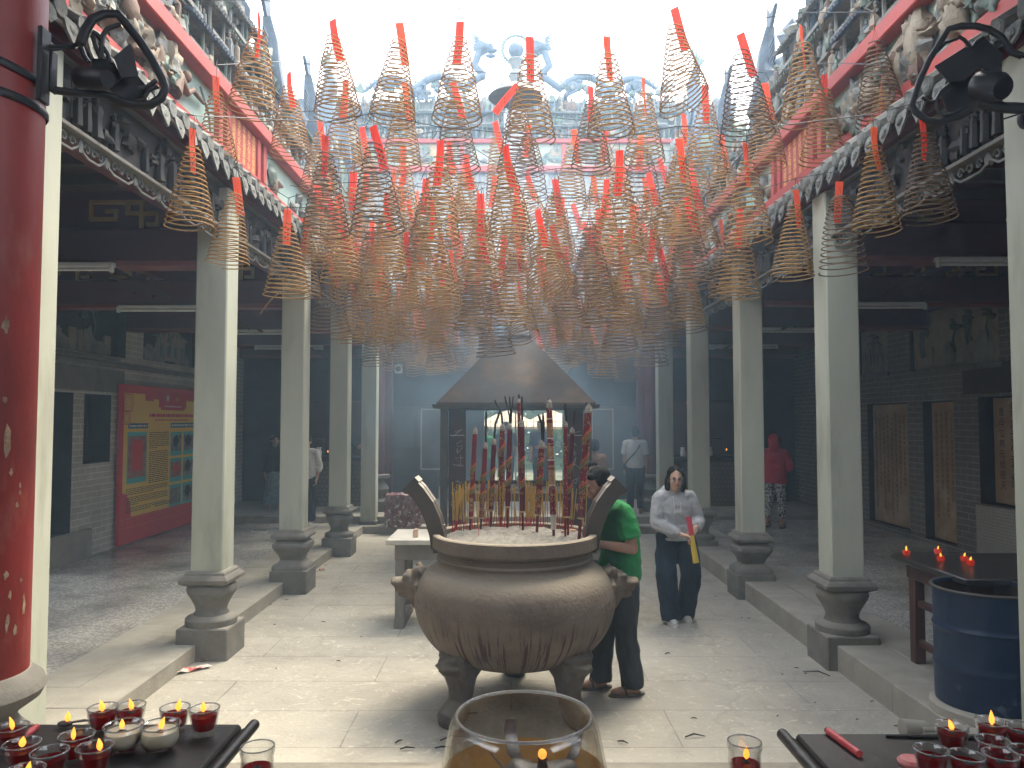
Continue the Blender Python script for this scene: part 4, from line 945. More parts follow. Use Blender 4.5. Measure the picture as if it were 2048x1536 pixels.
for q, an in enumerate((R(225), R(315), R(90))):             # cabriole legs with masks at the shoulder
    m = MB(); ca, sa = math.cos(an), math.sin(an)
    P = [(.44, .44, .15), (.50, .36, .135), (.515, .30, .12), (.505, .22, .095), (.515, .14, .085), (.56, .075, .10), (.625, .03, .095), (.66, .012, .05)]
    pts = [V((CX + r_ * ca, CY + r_ * sa, z)) for r_, z, w in P]
    m.tube(pts, [w for _, _, w in P], 12, flat=(1.0, .85))
    m.ell((CX + .56 * ca, CY + .56 * sa, .40), (.12, .12, .075), 12, 9, nz=.6, seed=q)
    for b in (-1, 1):
        m.ell((CX + .57 * ca - b * .09 * sa, CY + .57 * sa + b * .09 * ca, .445), (.05, .05, .06), 9, 7, nz=.5)
        m.ell((CX + .62 * ca - b * .05 * sa, CY + .62 * sa + b * .05 * ca, .42), .026, 8, 6)
    for k in range(7):
        b = -.12 + .04 * k; m.tube([(CX + .58 * ca - b * sa, CY + .58 * sa + b * ca, .40), (CX + .585 * ca - b * sa, CY + .585 * sa + b * ca, .33), (CX + .55 * ca - b * .8 * sa, CY + .55 * sa + b * .8 * ca, .27)], [.02, .02, .006], 6)
    remesh(m, 'leg', mat('bronze_leg_%d' % q, (.075, .06, .05), (.10, .083, .068), 5, .65, .4, 26, dust=(.17, .145, .115), dlo=.4), cz, .010, 2).location = -V((CX, CY, 0))

# ---------------------------------------------------------------- giant dragon incense standing in the ash
m_jred = mat('incense_red', (.20, .018, .028), (.13, .012, .02), 9, .55, .1, 30)
m_jdark = mat('incense_charred_red', (.12, .015, .03), (.07, .01, .02), 8, .6, .1, 30)
m_jtan = mat('incense_tan', (.34, .20, .10), (.26, .13, .07), 12, .7, .3, 50)
m_jor = mat('dragon_orange', (.55, .12, .05), (.42, .09, .04), 20, .6)
m_jgr = mat('dragon_olive', (.16, .13, .05), (.2, .17, .08), 18, .6)
m_jtip = mat('ash_tip', (.42, .39, .33), (.2, .18, .15), 40, .95, .8, 80)
m_char = mat('charred_stick', (.012, .013, .014), (.03, .03, .03), 30, .8, .4, 60)
m_jgold = mat('incense_gold', (.45, .33, .14), rough=.5)
m_stem = mat('incense_stem', (.16, .022, .025), (.1, .015, .02), 20, .6)
m_pwhite = mat('sleeve_white', (.55, .52, .46), rough=.7)
def zp(X, Y): return 780 + X / 3.793, 760 + Y / 3.793
GI = [ # base, fat bottom, fat top, width px, chars, style, label
 ((605, 1155), (613, 1045), (645, 400), 31, [[(650, 395), (650, 365)]], 0, 'leftmost dragon incense, short burnt stub on its ashy tip'),
 ((685, 1145), (693, 1045), (722, 510), 32, [[(725, 505), (727, 380), (729, 235)]], 0, 'dragon incense with one long straight black burnt stick rising above it'),
 ((763, 1138), (768, 990), (788, 480), 31, [[(788, 472), (800, 335), (838, 225)]], 1, 'dark dragon incense whose burnt stick bends to the right'),
 ((838, 1110), (838, 1025), (852, 375), 34, [[(858, 365), (845, 260), (795, 150)]], 2, 'red dragon incense with gold writing and a burnt stick bent to the left'),
 ((890, 1150), (893, 965), (908, 370), 33, [[(908, 365), (905, 270), (872, 125)], [(910, 365), (915, 250), (908, 125)], [(913, 365), (922, 260), (935, 125)]], 1, 'dragon incense crowned by three thin spread burnt sticks'),
 ((985, 1105), (990, 900), (977, 165), 23, [[(977, 160), (978, 108)]], 3, 'tall thin speckled red incense, the highest of all, behind a thicker one'),
 ((1010, 1152), (1006, 1000), (1000, 345), 35, [[(1003, 335), (1001, 230), (1000, 125)]], 1, 'thick dark dragon incense in the middle with a single upright burnt stick'),
 ((1110, 1168), (1120, 1022), (1150, 510), 40, [[(1158, 500), (1166, 380), (1160, 250)], [(1156, 500), (1150, 330), (1125, 262)]], 2, 'short thick dragon incense with a forked pair of burnt sticks'),
 ((1245, 1188), (1237, 1025), (1207, 200), 40, [[(1205, 180), (1203, 140)]], 4, 'tall incense wrapped in tan and white paper bands, short black stub'),
 ((1330, 1205), (1330, 1040), (1332, 345), 28, [[(1340, 330), (1332, 250), (1328, 180)], [(1336, 330), (1336, 180)]], 3, 'thin speckled incense standing close behind another, frayed burnt tip'),
 ((1352, 1190), (1348, 1040), (1382, 400), 32, [[(1390, 390), (1396, 310), (1407, 233)]], 1, 'dark dragon incense with one slanted burnt stick, second from the right'),
 ((1430, 1195), (1446, 1050), (1503, 240), 46, [[(1488, 230), (1492, 170)], [(1508, 225), (1513, 175)]], 2, 'rightmost and thickest dragon incense leaning right, ornate dragon on its shaft'),
]
TXT = ['一帆風順', '萬事如意', '財源廣進', '合家平安', '', '', '', '金玉滿堂', '金玉滿堂', '', '', '出入平安']
for gi, (b, f0, f1, wpx, chars, sty, lab) in enumerate(GI):
    p0 = G(*zp(*b), 1.175); Y = min(p0.y, 5.97); p0 = D(*zp(*b), Y)
    A = D(*zp(*f0), Y); B = D(*zp(*f1), Y); r_ = wpx / 3.793 * Y / FPX / 2 * 1.18; ax = (B - A).normalized(); L = (B - A).length
    root = thing('dragon_incense', lab, 'incense', p0, 'giant dragon incense sticks in the cauldron')
    MB().tube([p0 - V((0, 0, .06)), A + ax * .02], r_ * .48, 8).build('stem', m_stem, root)
    lm = MB(); nseg = 14
    lm.tube([A + ax * (L * i / nseg) for i in range(nseg + 1)], [r_ * (1 + .05 * math.sin(i * 2.1 + gi)) for i in range(nseg + 1)], 14)
    body = lm.build('body', [m_jred, m_jdark, m_jred, m_jred, m_jred][sty], root)
    mt = MB(); mt.tube([B - ax * .01, B + ax * r_ * 1.0, B + ax * r_ * 2.3], [r_ * 1.06, r_ * .95, r_ * .32], 12); mt.ell(B + ax * r_, r_ * .95, 10, 8, nz=.5, seed=gi)
    mt.build('ash_tip', m_jtip, root)
    mc = MB()
    for ch in chars:
        q = [D(*zp(*c), Y) for c in ch]; q = [B + ax * r_ * .5 + (q[0] - B) * .3] + q
        fine = []
        for i in range(len(q) - 1):
            for j in range(4): fine.append(q[i].lerp(q[i + 1], j / 4) + V((U(-.0012, .0012), 0, 0)))
        fine.append(q[-1]); mc.tube(fine, [.0085 if len(chars) < 3 else .006] * (len(fine) - 1) + [.005], 6)
    mc.build('burnt_stick', m_char, root)
    u = V((1, 0, 0)); v = ax.cross(u).normalized(); u = v.cross(ax)
    def onst(a, s, rr=1.0): return A + ax * s + (u * math.cos(a) + v * math.sin(a)) * (r_ * rr)
    wr = MB()
    if sty in (0, 1, 2):
        for (s0, s1) in ((.30, .40), (.56, .65)) if sty != 2 else ((.28, .36), (.5, .62), (.72, .86)):
            for k, mi in ((0, 0), (1, 1), (2, 1)):
                wr.m = mi; wr.tube([onst(PI * .95 + q * .42 + .0, L * (s0 + (s1 - s0) * q / 8) - k * .018 * L / .6, 1.0) for q in range(9)], [.0035] + [.0085] * 7 + [.0035], 6, flat=(1, .5))
        wr.m = 2
        for s in (.22, .47, .52) + ((.7, .8, .9) if sty == 2 else ()):
            c0 = onst(PI * 1.5 + U(-.5, .5), L * s, 1.02); wr.tube([c0 + u * .009 * math.cos(a * PI / 4) + ax * .009 * math.sin(a * PI / 4) for a in range(9)], .0018, 4)
    elif sty == 4:
        wr.m = 3
        for (s0, s1) in ((.28, .46), (.52, .66), (.72, .86)): wr.tube([A + ax * L * s0, A + ax * L * s1], r_ * 1.04, 14)
        wr.m = 2
        for s in (.27, .5, .7, .88): wr.tube([A + ax * L * s, A + ax * (L * s + .009)], r_ * 1.1, 12)
        wr.tube([A - ax * .1, A], [r_ * .9, r_ * .9], 10, cap=False)
    if sty in (3, 2, 4):
        wr.m = 2
        for k in range(46): 
            c0 = onst(PI * 1.5 + U(-1.3, 1.3), L * U(.02, .98), 1.02); wr.ell(c0, (.0022, .0022, .006), 5, 4)
    wr.m = 2; wr.tube([A - ax * .004, A + ax * .008], r_ * 1.05, 12)
    wr.build('wrapper_ornament', [m_jor, m_jgr, m_jgold if sty != 4 else m_pwhite, m_jtan], body)
    if TXT[gi]:
        t = MB()
        for k, chx in enumerate(TXT[gi]):
            s = L * .30 - k * r_ * 2.05 if sty != 0 else L * .235 - k * r_ * 1.9
            t.text(chx, r_ * 1.9, lambda a, b_, c_: onst(PI * 1.5 + a / r_, s + b_, 1.035))
        t.build('gold_lettering', m_jgold, body, smooth=0)

# ---------------------------------------------------------------- thin yellow joss sticks
m_jy = mat('joss_yellow', (.50, .33, .08), (.42, .27, .07), 20, .8); m_jr = mat('joss_red', (.42, .03, .03), rough=.6)
JM = []
for k in range(6):
    m = MB(); L = U(.19, .29); bend = U(-.012, .012); m.m = 1; m.tube([(0, 0, -.03), (bend * .2, 0, .095)], .0026, 5); m.m = 0
    m.tube([(bend * .2, 0, .095), (bend * .6, 0, .1 + L * .5), (bend, 0, .1 + L)], .0036, 5)
    o = m.build('joss_stick', [m_jy, m_jr]); JM.append(o.data); bpy.data.objects.remove(o)
rj = random.Random(4)
CL = [((497, 1130), 26, .05), ((640, 1100), 15, .05), ((725, 1090), 13, .035), ((800, 1100), 8, .03), ((855, 1090), 10, .02), ((965, 1090), 12, .03), ((1065, 1105), 22, .045), ((1165, 1110), 12, .04), ((1290, 1110), 20, .045), ((1370, 1120), 14, .035), ((930, 1095), 5, .1), ((1120, 1180), 2, .2), ((660, 1190), 1, .01)]
JL = ['in the clump beside the left cauldron handle', 'in the clump behind the leftmost dragon incense', 'right of the second dragon incense', 'behind the incense with the bent burnt stick', 'beside the gold lettered dragon incense', 'left of the thick middle dragon incense',
      'in the leaning clump left of the forked dragon incense', 'right of the forked dragon incense', 'right of the tan banded incense', 'in the clump near the right cauldron handle', 'scattered loosely across the middle of the ash', 'standing alone near the front rim', 'standing alone at the front left of the ash']
for ci, (c, n, sp) in enumerate(CL):
    p = G(*zp(*c), 1.19); lean = rj.uniform(-.1, .1)
    for k in range(max(1, int(n * .8))):
        x, y = p.x + rj.gauss(0, sp), min(p.y, 5.92) + rj.gauss(0, sp * .8)
        dr = math.hypot(x - CX, y - CY)
        if dr > .5: x, y = CX + (x - CX) * .5 / dr, CY + (y - CY) * .5 / dr
        o = bpy.data.objects.new('joss_stick', rj.choice(JM)); COL.objects.link(o); o.location = (x, y, 1.16)
        o.rotation_euler = (rj.gauss(0, .06), lean + rj.gauss(0, .07), rj.uniform(0, 6))
        tag(o, 'thin yellow joss stick ' + JL[ci], 'joss stick', 'joss sticks ' + JL[ci])

# ---------------------------------------------------------------- hanging spiral coils
m_coil = mat('incense_coil', (.40, .23, .075), (.30, .165, .05), 30, .85, .3, 120, obj=True)
m_coild = mat('incense_coil_dark', (.20, .12, .065), (.14, .085, .045), 30, .85, .3, 120, obj=True)
def paper(name, c, tr):
    m = bpy.data.materials.new(name); m.use_nodes = True; n, l = m.node_tree.nodes, m.node_tree.links
    b = n['Principled BSDF']; b.inputs['Base Color'].default_value = (*c, 1); b.inputs['Roughness'].default_value = .8
    t = n.new('ShaderNodeBsdfTranslucent'); t.inputs['Color'].default_value = (*tr, 1); x = n.new('ShaderNodeMixShader'); x.inputs[0].default_value = .62
    l.new(b.outputs[0], x.inputs[1]); l.new(t.outputs[0], x.inputs[2]); l.new(x.outputs[0], n['Material Output'].inputs['Surface']); return m
m_tag = [paper('red_paper', (.74, .085, .055), (.90, .20, .12)), paper('orange_paper', (.78, .14, .065), (.95, .28, .13)), paper('faded_paper', (.72, .24, .12), (.9, .3, .14))]
m_tagink = mat('tag_ink', (.12, .03, .02), rough=.8)
TEMPL = []
rc_ = random.Random(31)
for v in range(12):
    root = bpy.data.objects.new('incense_coil', None); COL.objects.link(root); root.empty_display_size = .1; ORG[root.name] = V((0, 0, 0))
    m = MB(); turns = rc_.choice((16, 17, 18, 19)); Rb = rc_.uniform(.205, .24); Hc = rc_.uniform(.68, .78); dx, dy = rc_.uniform(-.05, .05), rc_.uniform(-.04, .04); N = turns * 22
    tilt = rc_.uniform(-.07, .07); wob = rc_.uniform(0, 6)
    if v == 10: tilt, dx = .55, .10
    pts = []
    for i in range(N + 1):
        t = i / N; r_ = Rb * (.24 + .76 * t ** .85) * (1 + .02 * math.sin(t * 9 + wob)); a = 2 * PI * turns * t + wob
        z = -.27 - Hc * (t ** (.96 if v != 11 else 1.5)) + tilt * t * r_ * math.cos(a + wob) + .0015 * math.sin(3 * a)
        pts.append((dx * t + r_ * math.cos(a), dy * t + r_ * math.sin(a), z))
    if v == 9:  # a coil whose last turn hangs loose
        for q in range(8): pts.append((pts[-1][0] - .03, pts[-1][1] + .004, pts[-1][2] - .012 - .004 * q))
    m.tube(pts, .0064, 5); m.build('coil', m_coild if v % 3 == 2 else m_coil, root)
    ang = rc_.choice((.0, .06, .12, .18, .24, -.07)) if v != 8 else -.7
    tm = MB(); cA, sA = math.cos(ang), math.sin(ang); w = .037; tl = rc_.uniform(.34, .42)
    tf = lambda x, z: V((x * cA - z * sA * -1 * -1, .03 * math.sin(z * 7), z * cA + x * sA))
    def tg(u_, v_):
        x = (u_ - .5) * 2 * w; z = -tl * v_; return V((x * cA - z * sA, .012 * math.sin(v_ * 4 + v) + .02 * (u_ - .5) * v_, -.115 + z * cA + x * sA))
    tm.grid(tg, 2, 8); q = len(tm.f); tm.grid(lambda a_, b_: tg(a_, b_) + V((0, .002, 0)), 2, 8)
    tb_ = tm.build('tag', m_tag[(0, 1, 0, 0, 1, 0, 2, 0, 0, 1, 0, 1)[v]], root, smooth=80, fixn=False)
    tb_.rotation_euler = (0, 0, rc_.uniform(-.9, .9))
    im = MB()
    for k in range(6): im.box(tg(.35 + .3 * (k % 2), .52 + .07 * k) + V((0, -.003, 0)), (.012, .001, .016))
    im.build('tag_writing', m_tagink, tb_, smooth=0)
    hm = MB(); s = rc_.choice((-1, 1)); hm.tube([(0, 0, -.13), (.002, 0, -.06), (.004 * s, 0, .0), (.012 * s, 0, .005), (.03 * s, 0, -.05), (.075 * s, .01, -.12)], .0028, 4)
    for k in range(3): 
        a = k * 2.1 + v; hm.tube([(0, 0, -.13), (.03 * math.cos(a), .03 * math.sin(a), -.27), (dx + .9 * Rb * math.cos(a), dy + .9 * Rb * math.sin(a), -.25 - Hc * .95)], .0011, 3)
    hm.build('hook_wire', m_wire, root)
    TEMPL.append(root)
USED = set(); ncoil = 0
def hang(p, v, label, group, sc=1.0, tilt=.05, rz=None):
    global ncoil
    src = TEMPL[v]
    o = dup(src, p, 0, scale=sc); o.rotation_euler = (rc_.gauss(0, tilt), rc_.gauss(0, tilt), rc_.gauss(0, .35) if rz is None else rz)
    o.name = 'incense_coil'; tag(o, label, 'incense coil', group); ncoil += 1; return o
ORD = ['first', 'second', 'third', 'fourth', 'fifth', 'sixth', 'seventh', 'eighth', 'ninth', 'tenth', 'eleventh', 'twelfth', 'thirteenth', 'fourteenth']
ROWS = [
 ('topmost front row', 6.6, [(512, 218, 0), (663, 236, 3), (797, 238, 4), (920, 240, 0), (1060, 268, 7), (1215, 268, 1), (1352, 208, 10), (1482, 265, 5), (1608, 246, 1), (1752, 246, 2)], 'hooked on the highest wire against the sky'),
 ('second upper row', 7.7, [(428, 318, 1), (575, 312, 3), (690, 330, 0), (808, 335, 4), (905, 330, 5), (1035, 335, 8), (1185, 338, 2), (1290, 325, 1), (1415, 335, 7), (1530, 335, 4), (1650, 318, 0), (1765, 322, 6)], 'just under and behind the sky row'),
 ('lower front row', 6.6, [(385, 455, 1), (650, 467, 2), (746, 452, 5), (880, 478, 0), (1010, 487, 3), (1240, 496, 8 - 8), (1358, 476, 4), (1496, 482, 1), (1750, 452, 6), (1846, 442, 2)], 'largest coils below the sky row'),
 ('second lower row', 7.6, [(470, 528, 4), (572, 590, 9), (676, 560, 1), (770, 556, 3), (862, 574, 0), (962, 560, 7), (1076, 592, 10), (1180, 592, 2), (1268, 580, 1), (1372, 566, 5), (1482, 588, 0), (1594, 552, 4), (1682, 536, 11)], 'with bottoms well below the lower front row'),
]
wires = []
for (nm, Y, L, extra) in ROWS:
    hooks = []
    for i, (px, py, v) in enumerate(L):
        k_ = (px - 1023) / FPX; up = 'upper' in nm or 'topmost' in nm
        Yc = min(Y, (2.45 if up else 2.22) / -k_) if k_ < 0 else min(Y, (2.68 if up else 2.40) / max(k_, 1e-6)); sc = max(.72, Yc / Y)
        p = D(px, py, Yc); top = p + V((0, rc_.uniform(-.03, .03), .985 * sc))
        hang(top, v % 12, f'spiral incense coil with red tag, {ORD[i]} from the left in the {nm}', f'incense coils in the {nm}', rz=rc_.gauss(0, .25), tilt=.02, sc=sc)
        hooks.append(top)
    wires.append(hooks)
def fill(nm, rows, zfun, x0, x1, step, label):
    for Y in rows:
        hooks = []; x = x0 + rc_.uniform(-.12, .12)
        while x < x1:
            p = V((x, Y + rc_.gauss(0, .10), zfun(x, Y) + rc_.gauss(0, .09) + .985)); x0_ = x; x += step * rc_.uniform(.82, 1.2)
            if abs(p.x - .055) < .46 and abs(p.y - 11.72) < .46: continue              # the hood's chimney stands here
            if p.z - .985 < 3.45 and abs(p.x - .055) < 1.05 - .9 * abs(p.y - 11.72) / 1.2 and abs(p.y - 11.72) < .9: p.z += .35
            hang(p, rc_.choice((0, 1, 2, 3, 4, 5, 6, 7, 10, 11, 0, 3, 5)) if rc_.random() < .95 else 9, label, nm, sc=rc_.uniform(.94, 1.12), tilt=.035)
            hooks.append(V((p.x, p.y, p.z)))
        wires.append(hooks)
fill('upper incense coils in the hazy back rows', (9.0, 10.3, 11.6, 12.9), lambda x, Y: 4.55 - .03 * (Y - 9), -2.35, 2.55, .47, 'hazy spiral incense coil with red tag in the upper tier of the back rows')
fill('middle incense coils in the back rows', (8.5, 9.6, 10.7, 11.8, 12.9), lambda x, Y: 3.92 - .035 * (Y - 8), -2.25, 2.45, .47, 'spiral incense coil with red tag in the crowded middle tier of the back rows')
fill('lower incense coils in the back rows', (8.5, 9.3, 10.1, 10.9, 11.7, 12.5, 13.3, 14.0), lambda x, Y: 3.30 - .07 * (Y - 8) + .04 * abs(x), -2.25, 2.45, .365, 'spiral incense coil with red tag in the lowest tier of the back rows')
for t in TEMPL:
    for ch in list(t.children):
        for g_ in list(ch.children): bpy.data.objects.remove(g_)
        bpy.data.objects.remove(ch)
    bpy.data.objects.remove(t)
WL = ['highest wire, crossing the open sky at the very top', 'wire of the second upper coil row', 'wire of the lower front coil row', 'wire of the second lower coil row']
for wi, hooks in enumerate(wires):
    hs = sorted(hooks, key=lambda p: p.x); z = sum(p.z for p in hs) / len(hs); y = sum(p.y for p in hs) / len(hs)
    P = [V((-2.86, y, z + .1))] + [V((p.x, p.y, p.z)) for p in hs] + [V((3.0, y, z + .06))]
    w = MB().tube(P, .0042, 4).build('support_wire', m_wire, loc=P[0])
    tag(w, 'thin dark ' + WL[wi] if wi < 4 else 'thin dark wire carrying one of the crowded back rows of coils', 'wire', 'wires across the courtyard' if wi < 4 else 'wires of the back rows')
# ---------------------------------------------------------------- information board leaning on the left wall
def XP(px, py, x):
    r = ray(px, py); return V((0, 0, H)) + r * (x / r.x)
xb = -wl_ + .10
def B6(X, Y, dx=0.0):
    p = XP(220 + X / 4.267, 740 + Y / 4.267, xb); return V((xb + dx, p.y, p.z))
bd = thing('information_board', 'tall red and yellow information board with teal framed photos leaning on the left brick wall', 'board', (xb, 12.8, .15))
m_bred = mat('board_red', (.62, .04, .045), (.56, .033, .04), 1.5, .45); m_byel = mat('board_yellow', (.85, .56, .11), (.80, .52, .10), 1.2, .5)
m_btl = mat('board_teal', (.10, .42, .40), rough=.5); m_bblu = mat('board_blue', (.05, .19, .28), rough=.5); m_btxt = mat('board_text', (.07, .05, .03), rough=.6)
m_bor = mat('board_orange', (.62, .18, .07), rough=.5); m_bwh = mat('board_white', (.7, .66, .58), rough=.5)
yl = B6(88, 800).y; yr = yl + 3.4; zt, zb_ = 2.53, .17
MB().bb(xb - .06, xb, yl, yr, zb_, zt, .004).build('panel', m_bred, bd, smooth=0)
def sheet(m, x, pts): m.add([(x, y, z) for y, z in pts], [tuple(range(len(pts)))])
def rect(m, x, y0, y1, z0, z1): sheet(m, x, [(y0, z0), (y1, z0), (y1, z1), (y0, z1)])
ye = yr - .1
m = MB(); Wd = yr - yl
P = [(yl + .07, .55), (ye, .55), (ye, 2.40), (ye - .5, 2.40), (ye - .5, 2.33), (ye - .72, 2.33), (yl + Wd * .5 + .52, 2.33), (yl + Wd * .5 + .52, 2.2), (yl + Wd * .5 + .45, 2.2), (yl + Wd * .5 + .45, 2.16), (yl + Wd * .5 - .45, 2.16), (yl + Wd * .5 - .45, 2.2), (yl + Wd * .5 - .52, 2.2), (yl + Wd * .5 - .52, 2.33), (yl + 1.0, 2.33), (yl + 1.0, 2.30), (yl + .72, 2.30), (yl + .72, 2.40), (yl + .07, 2.40)]
sheet(m, xb + .002, P); m.build('yellow_field', m_byel, bd, smooth=0)
m = MB(); a0 = [(yl + .06, .55)] + [(yl + .06 + (.27 + .022 * (k % 2)) * math.cos(q), .55 + (.36 + .03 * (k % 2)) * math.sin(q)) for k, q in enumerate([R(90 - 6 * i) for i in range(16)])][::-1]
sheet(m, xb + .004, a0 + [(yl + .06, .95)]); rect(m, xb + .0045, yl, yr, .405, .555); m.build('red_sun', m_bred, bd, smooth=0)
m = MB(); rect(m, xb + .006, yl, yr, .53, .54); rect(m, xb + .006, yl, yr, .40, .408)
for k in range(22):
    c = yl + .1 + .152 * k
    m.tube([(xb + .006, c + .05 * math.cos(q) * (1 - q / 8), .465 + .045 * math.sin(q) * (1 - q / 8)) for q in [i * .8 for i in range(7)]], .0035, 4)
for (c, z, s) in ((yl + .2, 2.26, .13), (yl + .15, 2.03, .1)):
    for q in (0, 1, 2): 
        for a, b, c_, d in ((-s, s, s - .02, s), (-s, s, -s, -s + .02), (-s, -s + .02, -s, s), (s - .02, s, -s, s)):
            f = 1 - q * .33; rect(m, xb + .006, c + a * f, c + b * f, z + c_ * f, z + d * f)
m.build('ornament', m_bor, bd, smooth=0)
yc = yl + Wd * .5
m = MB(); rr3 = .075
sheet(m, xb + .004, [(yc - .2 + (rr3 if k % 2 == 0 else rr3 * .42) * math.sin(k * PI / 5), 2.36 + (rr3 if k % 2 == 0 else rr3 * .42) * math.cos(k * PI / 5)) for k in range(10)])
rect(m, xb + .004, yc - .32, yc + .32, 2.215, 2.23); m.build('star_emblem', m_bwh, bd, smooth=0)
m = MB(); m.tube([(xb + .005, yc + .16 + .07 * math.cos(q * .52), 2.37 + .07 * math.sin(q * .52)) for q in range(13)], .007, 4); m.tube([(xb + .005, yc + .16 + .03 * math.cos(q * .9), 2.37 + .03 * math.sin(q * .9)) for q in range(8)], .01, 4); m.build('round_emblem', m_bor, bd, smooth=0)
m = MB(); rect(m, xb + .004, yl + .2, yl + .82, 1.87, 1.95); rect(m, xb + .004, yl + 1.62, yl + 3.1, 1.87, 1.95); m.build('heading_bar', m_bblu, bd, smooth=0)
def dashes(m, y0, y1, z, hgt, r, x=xb + .0055):
    y = y0
    while y < y1 - .02:
        w = min(r.uniform(.03, .12), y1 - y); rect(m, x, y, y + w, z - hgt / 2, z + hgt / 2); y += w + .018
r = random.Random(8); m = MB(); dashes(m, yl + .24, yl + .78, 1.91, .03, r, xb + .006); dashes(m, yl + 1.66, yl + 2.9, 1.91, .03, r, xb + .006); m.build('heading_text', m_bwh, bd, smooth=0)
m = MB(); dashes(m, yl + .86, yl + 2.5, 2.075, .05, r); dashes(m, yl + 1.05, yl + 2.3, 2.0, .02, r); m.build('title_text', m_bred, bd, smooth=0)
m = MB()
for k in range(27):
    if k == 9: continue
    dashes(m, yl + .87, yl + (1.55 if k not in (8,) else 1.15), 1.80 - .03 * k, .013, r)
z = .98
for (n, last) in ((4, 1.15), (6, .5), (4, .95), (5, 1.1), (4, .9)):
    pass
z = .985 + .02
zz0 = 1.80 - .03 * 27 - .02
for (n, last) in ((4, 1.05), (5, .55), (3, .95)):
    for k in range(n): dashes(m, yl + .17, yl + (1.55 if k < n - 1 else last), zz0, .012, r); zz0 -= .027
    zz0 -= .02
dashes(m, yl + 1.1, yl + 1.75, .66, .014, r); dashes(m, yl + 1.1, yl + 1.75, .63, .014, r); m.build('paragraph_text', m_btxt, bd, smooth=0)
m_ph = [mat('photo_dark', (.09, .08, .075), (.32, .31, .3), 6, .5, detail=9), mat('photo_red', (.30, .06, .05), (.4, .22, .15), 9, .5, detail=9), mat('photo_green', (.09, .12, .07), (.34, .26, .16), 7, .5, detail=9)]
cells = [(yl + .18, yl + .80, 1.05, 1.82, 1)] + [(yl + 1.62 + .5 * c, yl + 2.07 + .5 * c, 1.40 - .44 * q, 1.80 - .44 * q, (0, 1, 2)[q] if c == 0 else 0) for q in range(3) for c in range(3)]
for (a, b, c, e, k) in cells:
    ph = MB(); rect(ph, xb + .004, a, b, c, e); po = ph.build('photo_mount', m_btl, bd, smooth=0)
    pp = MB(); rect(pp, xb + .0055, a + .03, b - .03, c + .08, e - .06); pp.build('photo', m_ph[k], po, smooth=0)
    if k == 1:
        q = MB(); w = b - a; rect(q, xb + .007, a + w * .24, b - w * .24, c + .18, e - .22); sheet(q, xb + .007, [(a + w * .2, e - .22), (b - w * .2, e - .22), (b - w * .36, e - .12), (a + w * .36, e - .12)]); q.build('photo_shrine', m_bred, po, smooth=0)
    elif k == 0:
        q = MB(); w = b - a; q.ell((xb + .006, a + w * .45, c + .24), (.002, w * .26, .09), 12, 8, nz=.6, seed=a); rect(q, xb + .0065, a + w * .42, a + w * .48, c + .08, c + .2); q.build('photo_tree', m_black, po, smooth=0)

# ---------------------------------------------------------------- marble-topped table behind the cauldron
m_marb = mat('worn_marble', (.58, .55, .47), (.45, .43, .38), 4, .5, .05, 10, c3=(.33, .3, .26), s3=2, lo3=.55, hi3=.75)
m_gwood = mat('grey_weathered_wood', (.22, .20, .175), (.14, .125, .11), 5, .8, .3, 20, stretch=(1, 1, .2))
ml = D(772, 1075, 7.45).x; mr_ = D(1281, 1080, 7.45).x; ytab = 7.75; zt = 2 - (1078 - 840) * 7.42 / FPX + .0
mt = thing('marble_table', 'wooden table with pale marble top standing behind the cauldron', 'table', ((ml + mr_) / 2, ytab, 0))
MB().bb(ml, mr_, ytab - .33, ytab + .42, zt - .05, zt, .008).build('tabletop', m_marb, mt)
MB().bb(ml + .08, mr_ - .08, ytab - .28, ytab + .37, zt - .20, zt - .054, .006).build('apron', m_gwood, mt)
for a in (ml + .13, mr_ - .13):
    for b in (-.23, .32): MB().bb(a - .045, a + .045, ytab + b - .045, ytab + b + .045, 0, zt - .19, .006).build('leg', m_gwood, mt)
    MB().bb(a - .05, a + .05, ytab - .3, ytab + .39, 0.0, .10, .006).build('foot_rail', m_gwood, mt)
p = D(831, 1068, 7.6); cb_ = MB().box((p.x, 7.6, zt + .038), (.05, .05, .075), .006).box((p.x + .012, 7.59, zt + .078), (.04, .04, .012), .002)
tag(cb_.build('candle_box', mat('pink_paper_box', (.58, .36, .26), (.62, .5, .38), 20, .7), loc=(p.x, 7.6, zt)), 'small pink and cream paper box on the left end of the marble table', 'box')

# ---------------------------------------------------------------- plastic wrapped bale
m_bale = mat('bale_plastic_glints', (.16, .045, .055), (.30, .2, .2), 9, .15, 1.0, 22, c3=(.7, .68, .68), s3=13, lo3=.57, hi3=.62)  # white patches are highlights on the plastic, put into the colour
b0 = G(815, 1043, .13); b0.y = 13.8
bm_ = bmesh.new(); bmesh.ops.create_cube(bm_, size=1); bmesh.ops.subdivide_edges(bm_, edges=bm_.edges[:], cuts=13, use_grid_fill=True)
m = MB(); vs = []
for v in bm_.verts:
    c = v.co.copy(); rr_ = c.length; s = .93 if max(abs(c.x), abs(c.y), abs(c.z)) > .49 else 1
    c = c * (1 - .16 * max(0, rr_ - .6)); n1 = noise.noise(c * 6) * .06 + abs(noise.noise(c * 13)) * .09
    c = c + c.normalized() * n1; vs.append(V((b0.x + c.x * .60, b0.y + c.y * .5, .13 + .27 + c.z * .56)))
bm_.verts.index_update(); m.add(vs, [[v.index for v in f.verts] for f in bm_.faces]); bm_.free()
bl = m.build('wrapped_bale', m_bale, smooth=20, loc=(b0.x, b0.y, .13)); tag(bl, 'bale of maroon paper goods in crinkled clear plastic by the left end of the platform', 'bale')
m = MB()
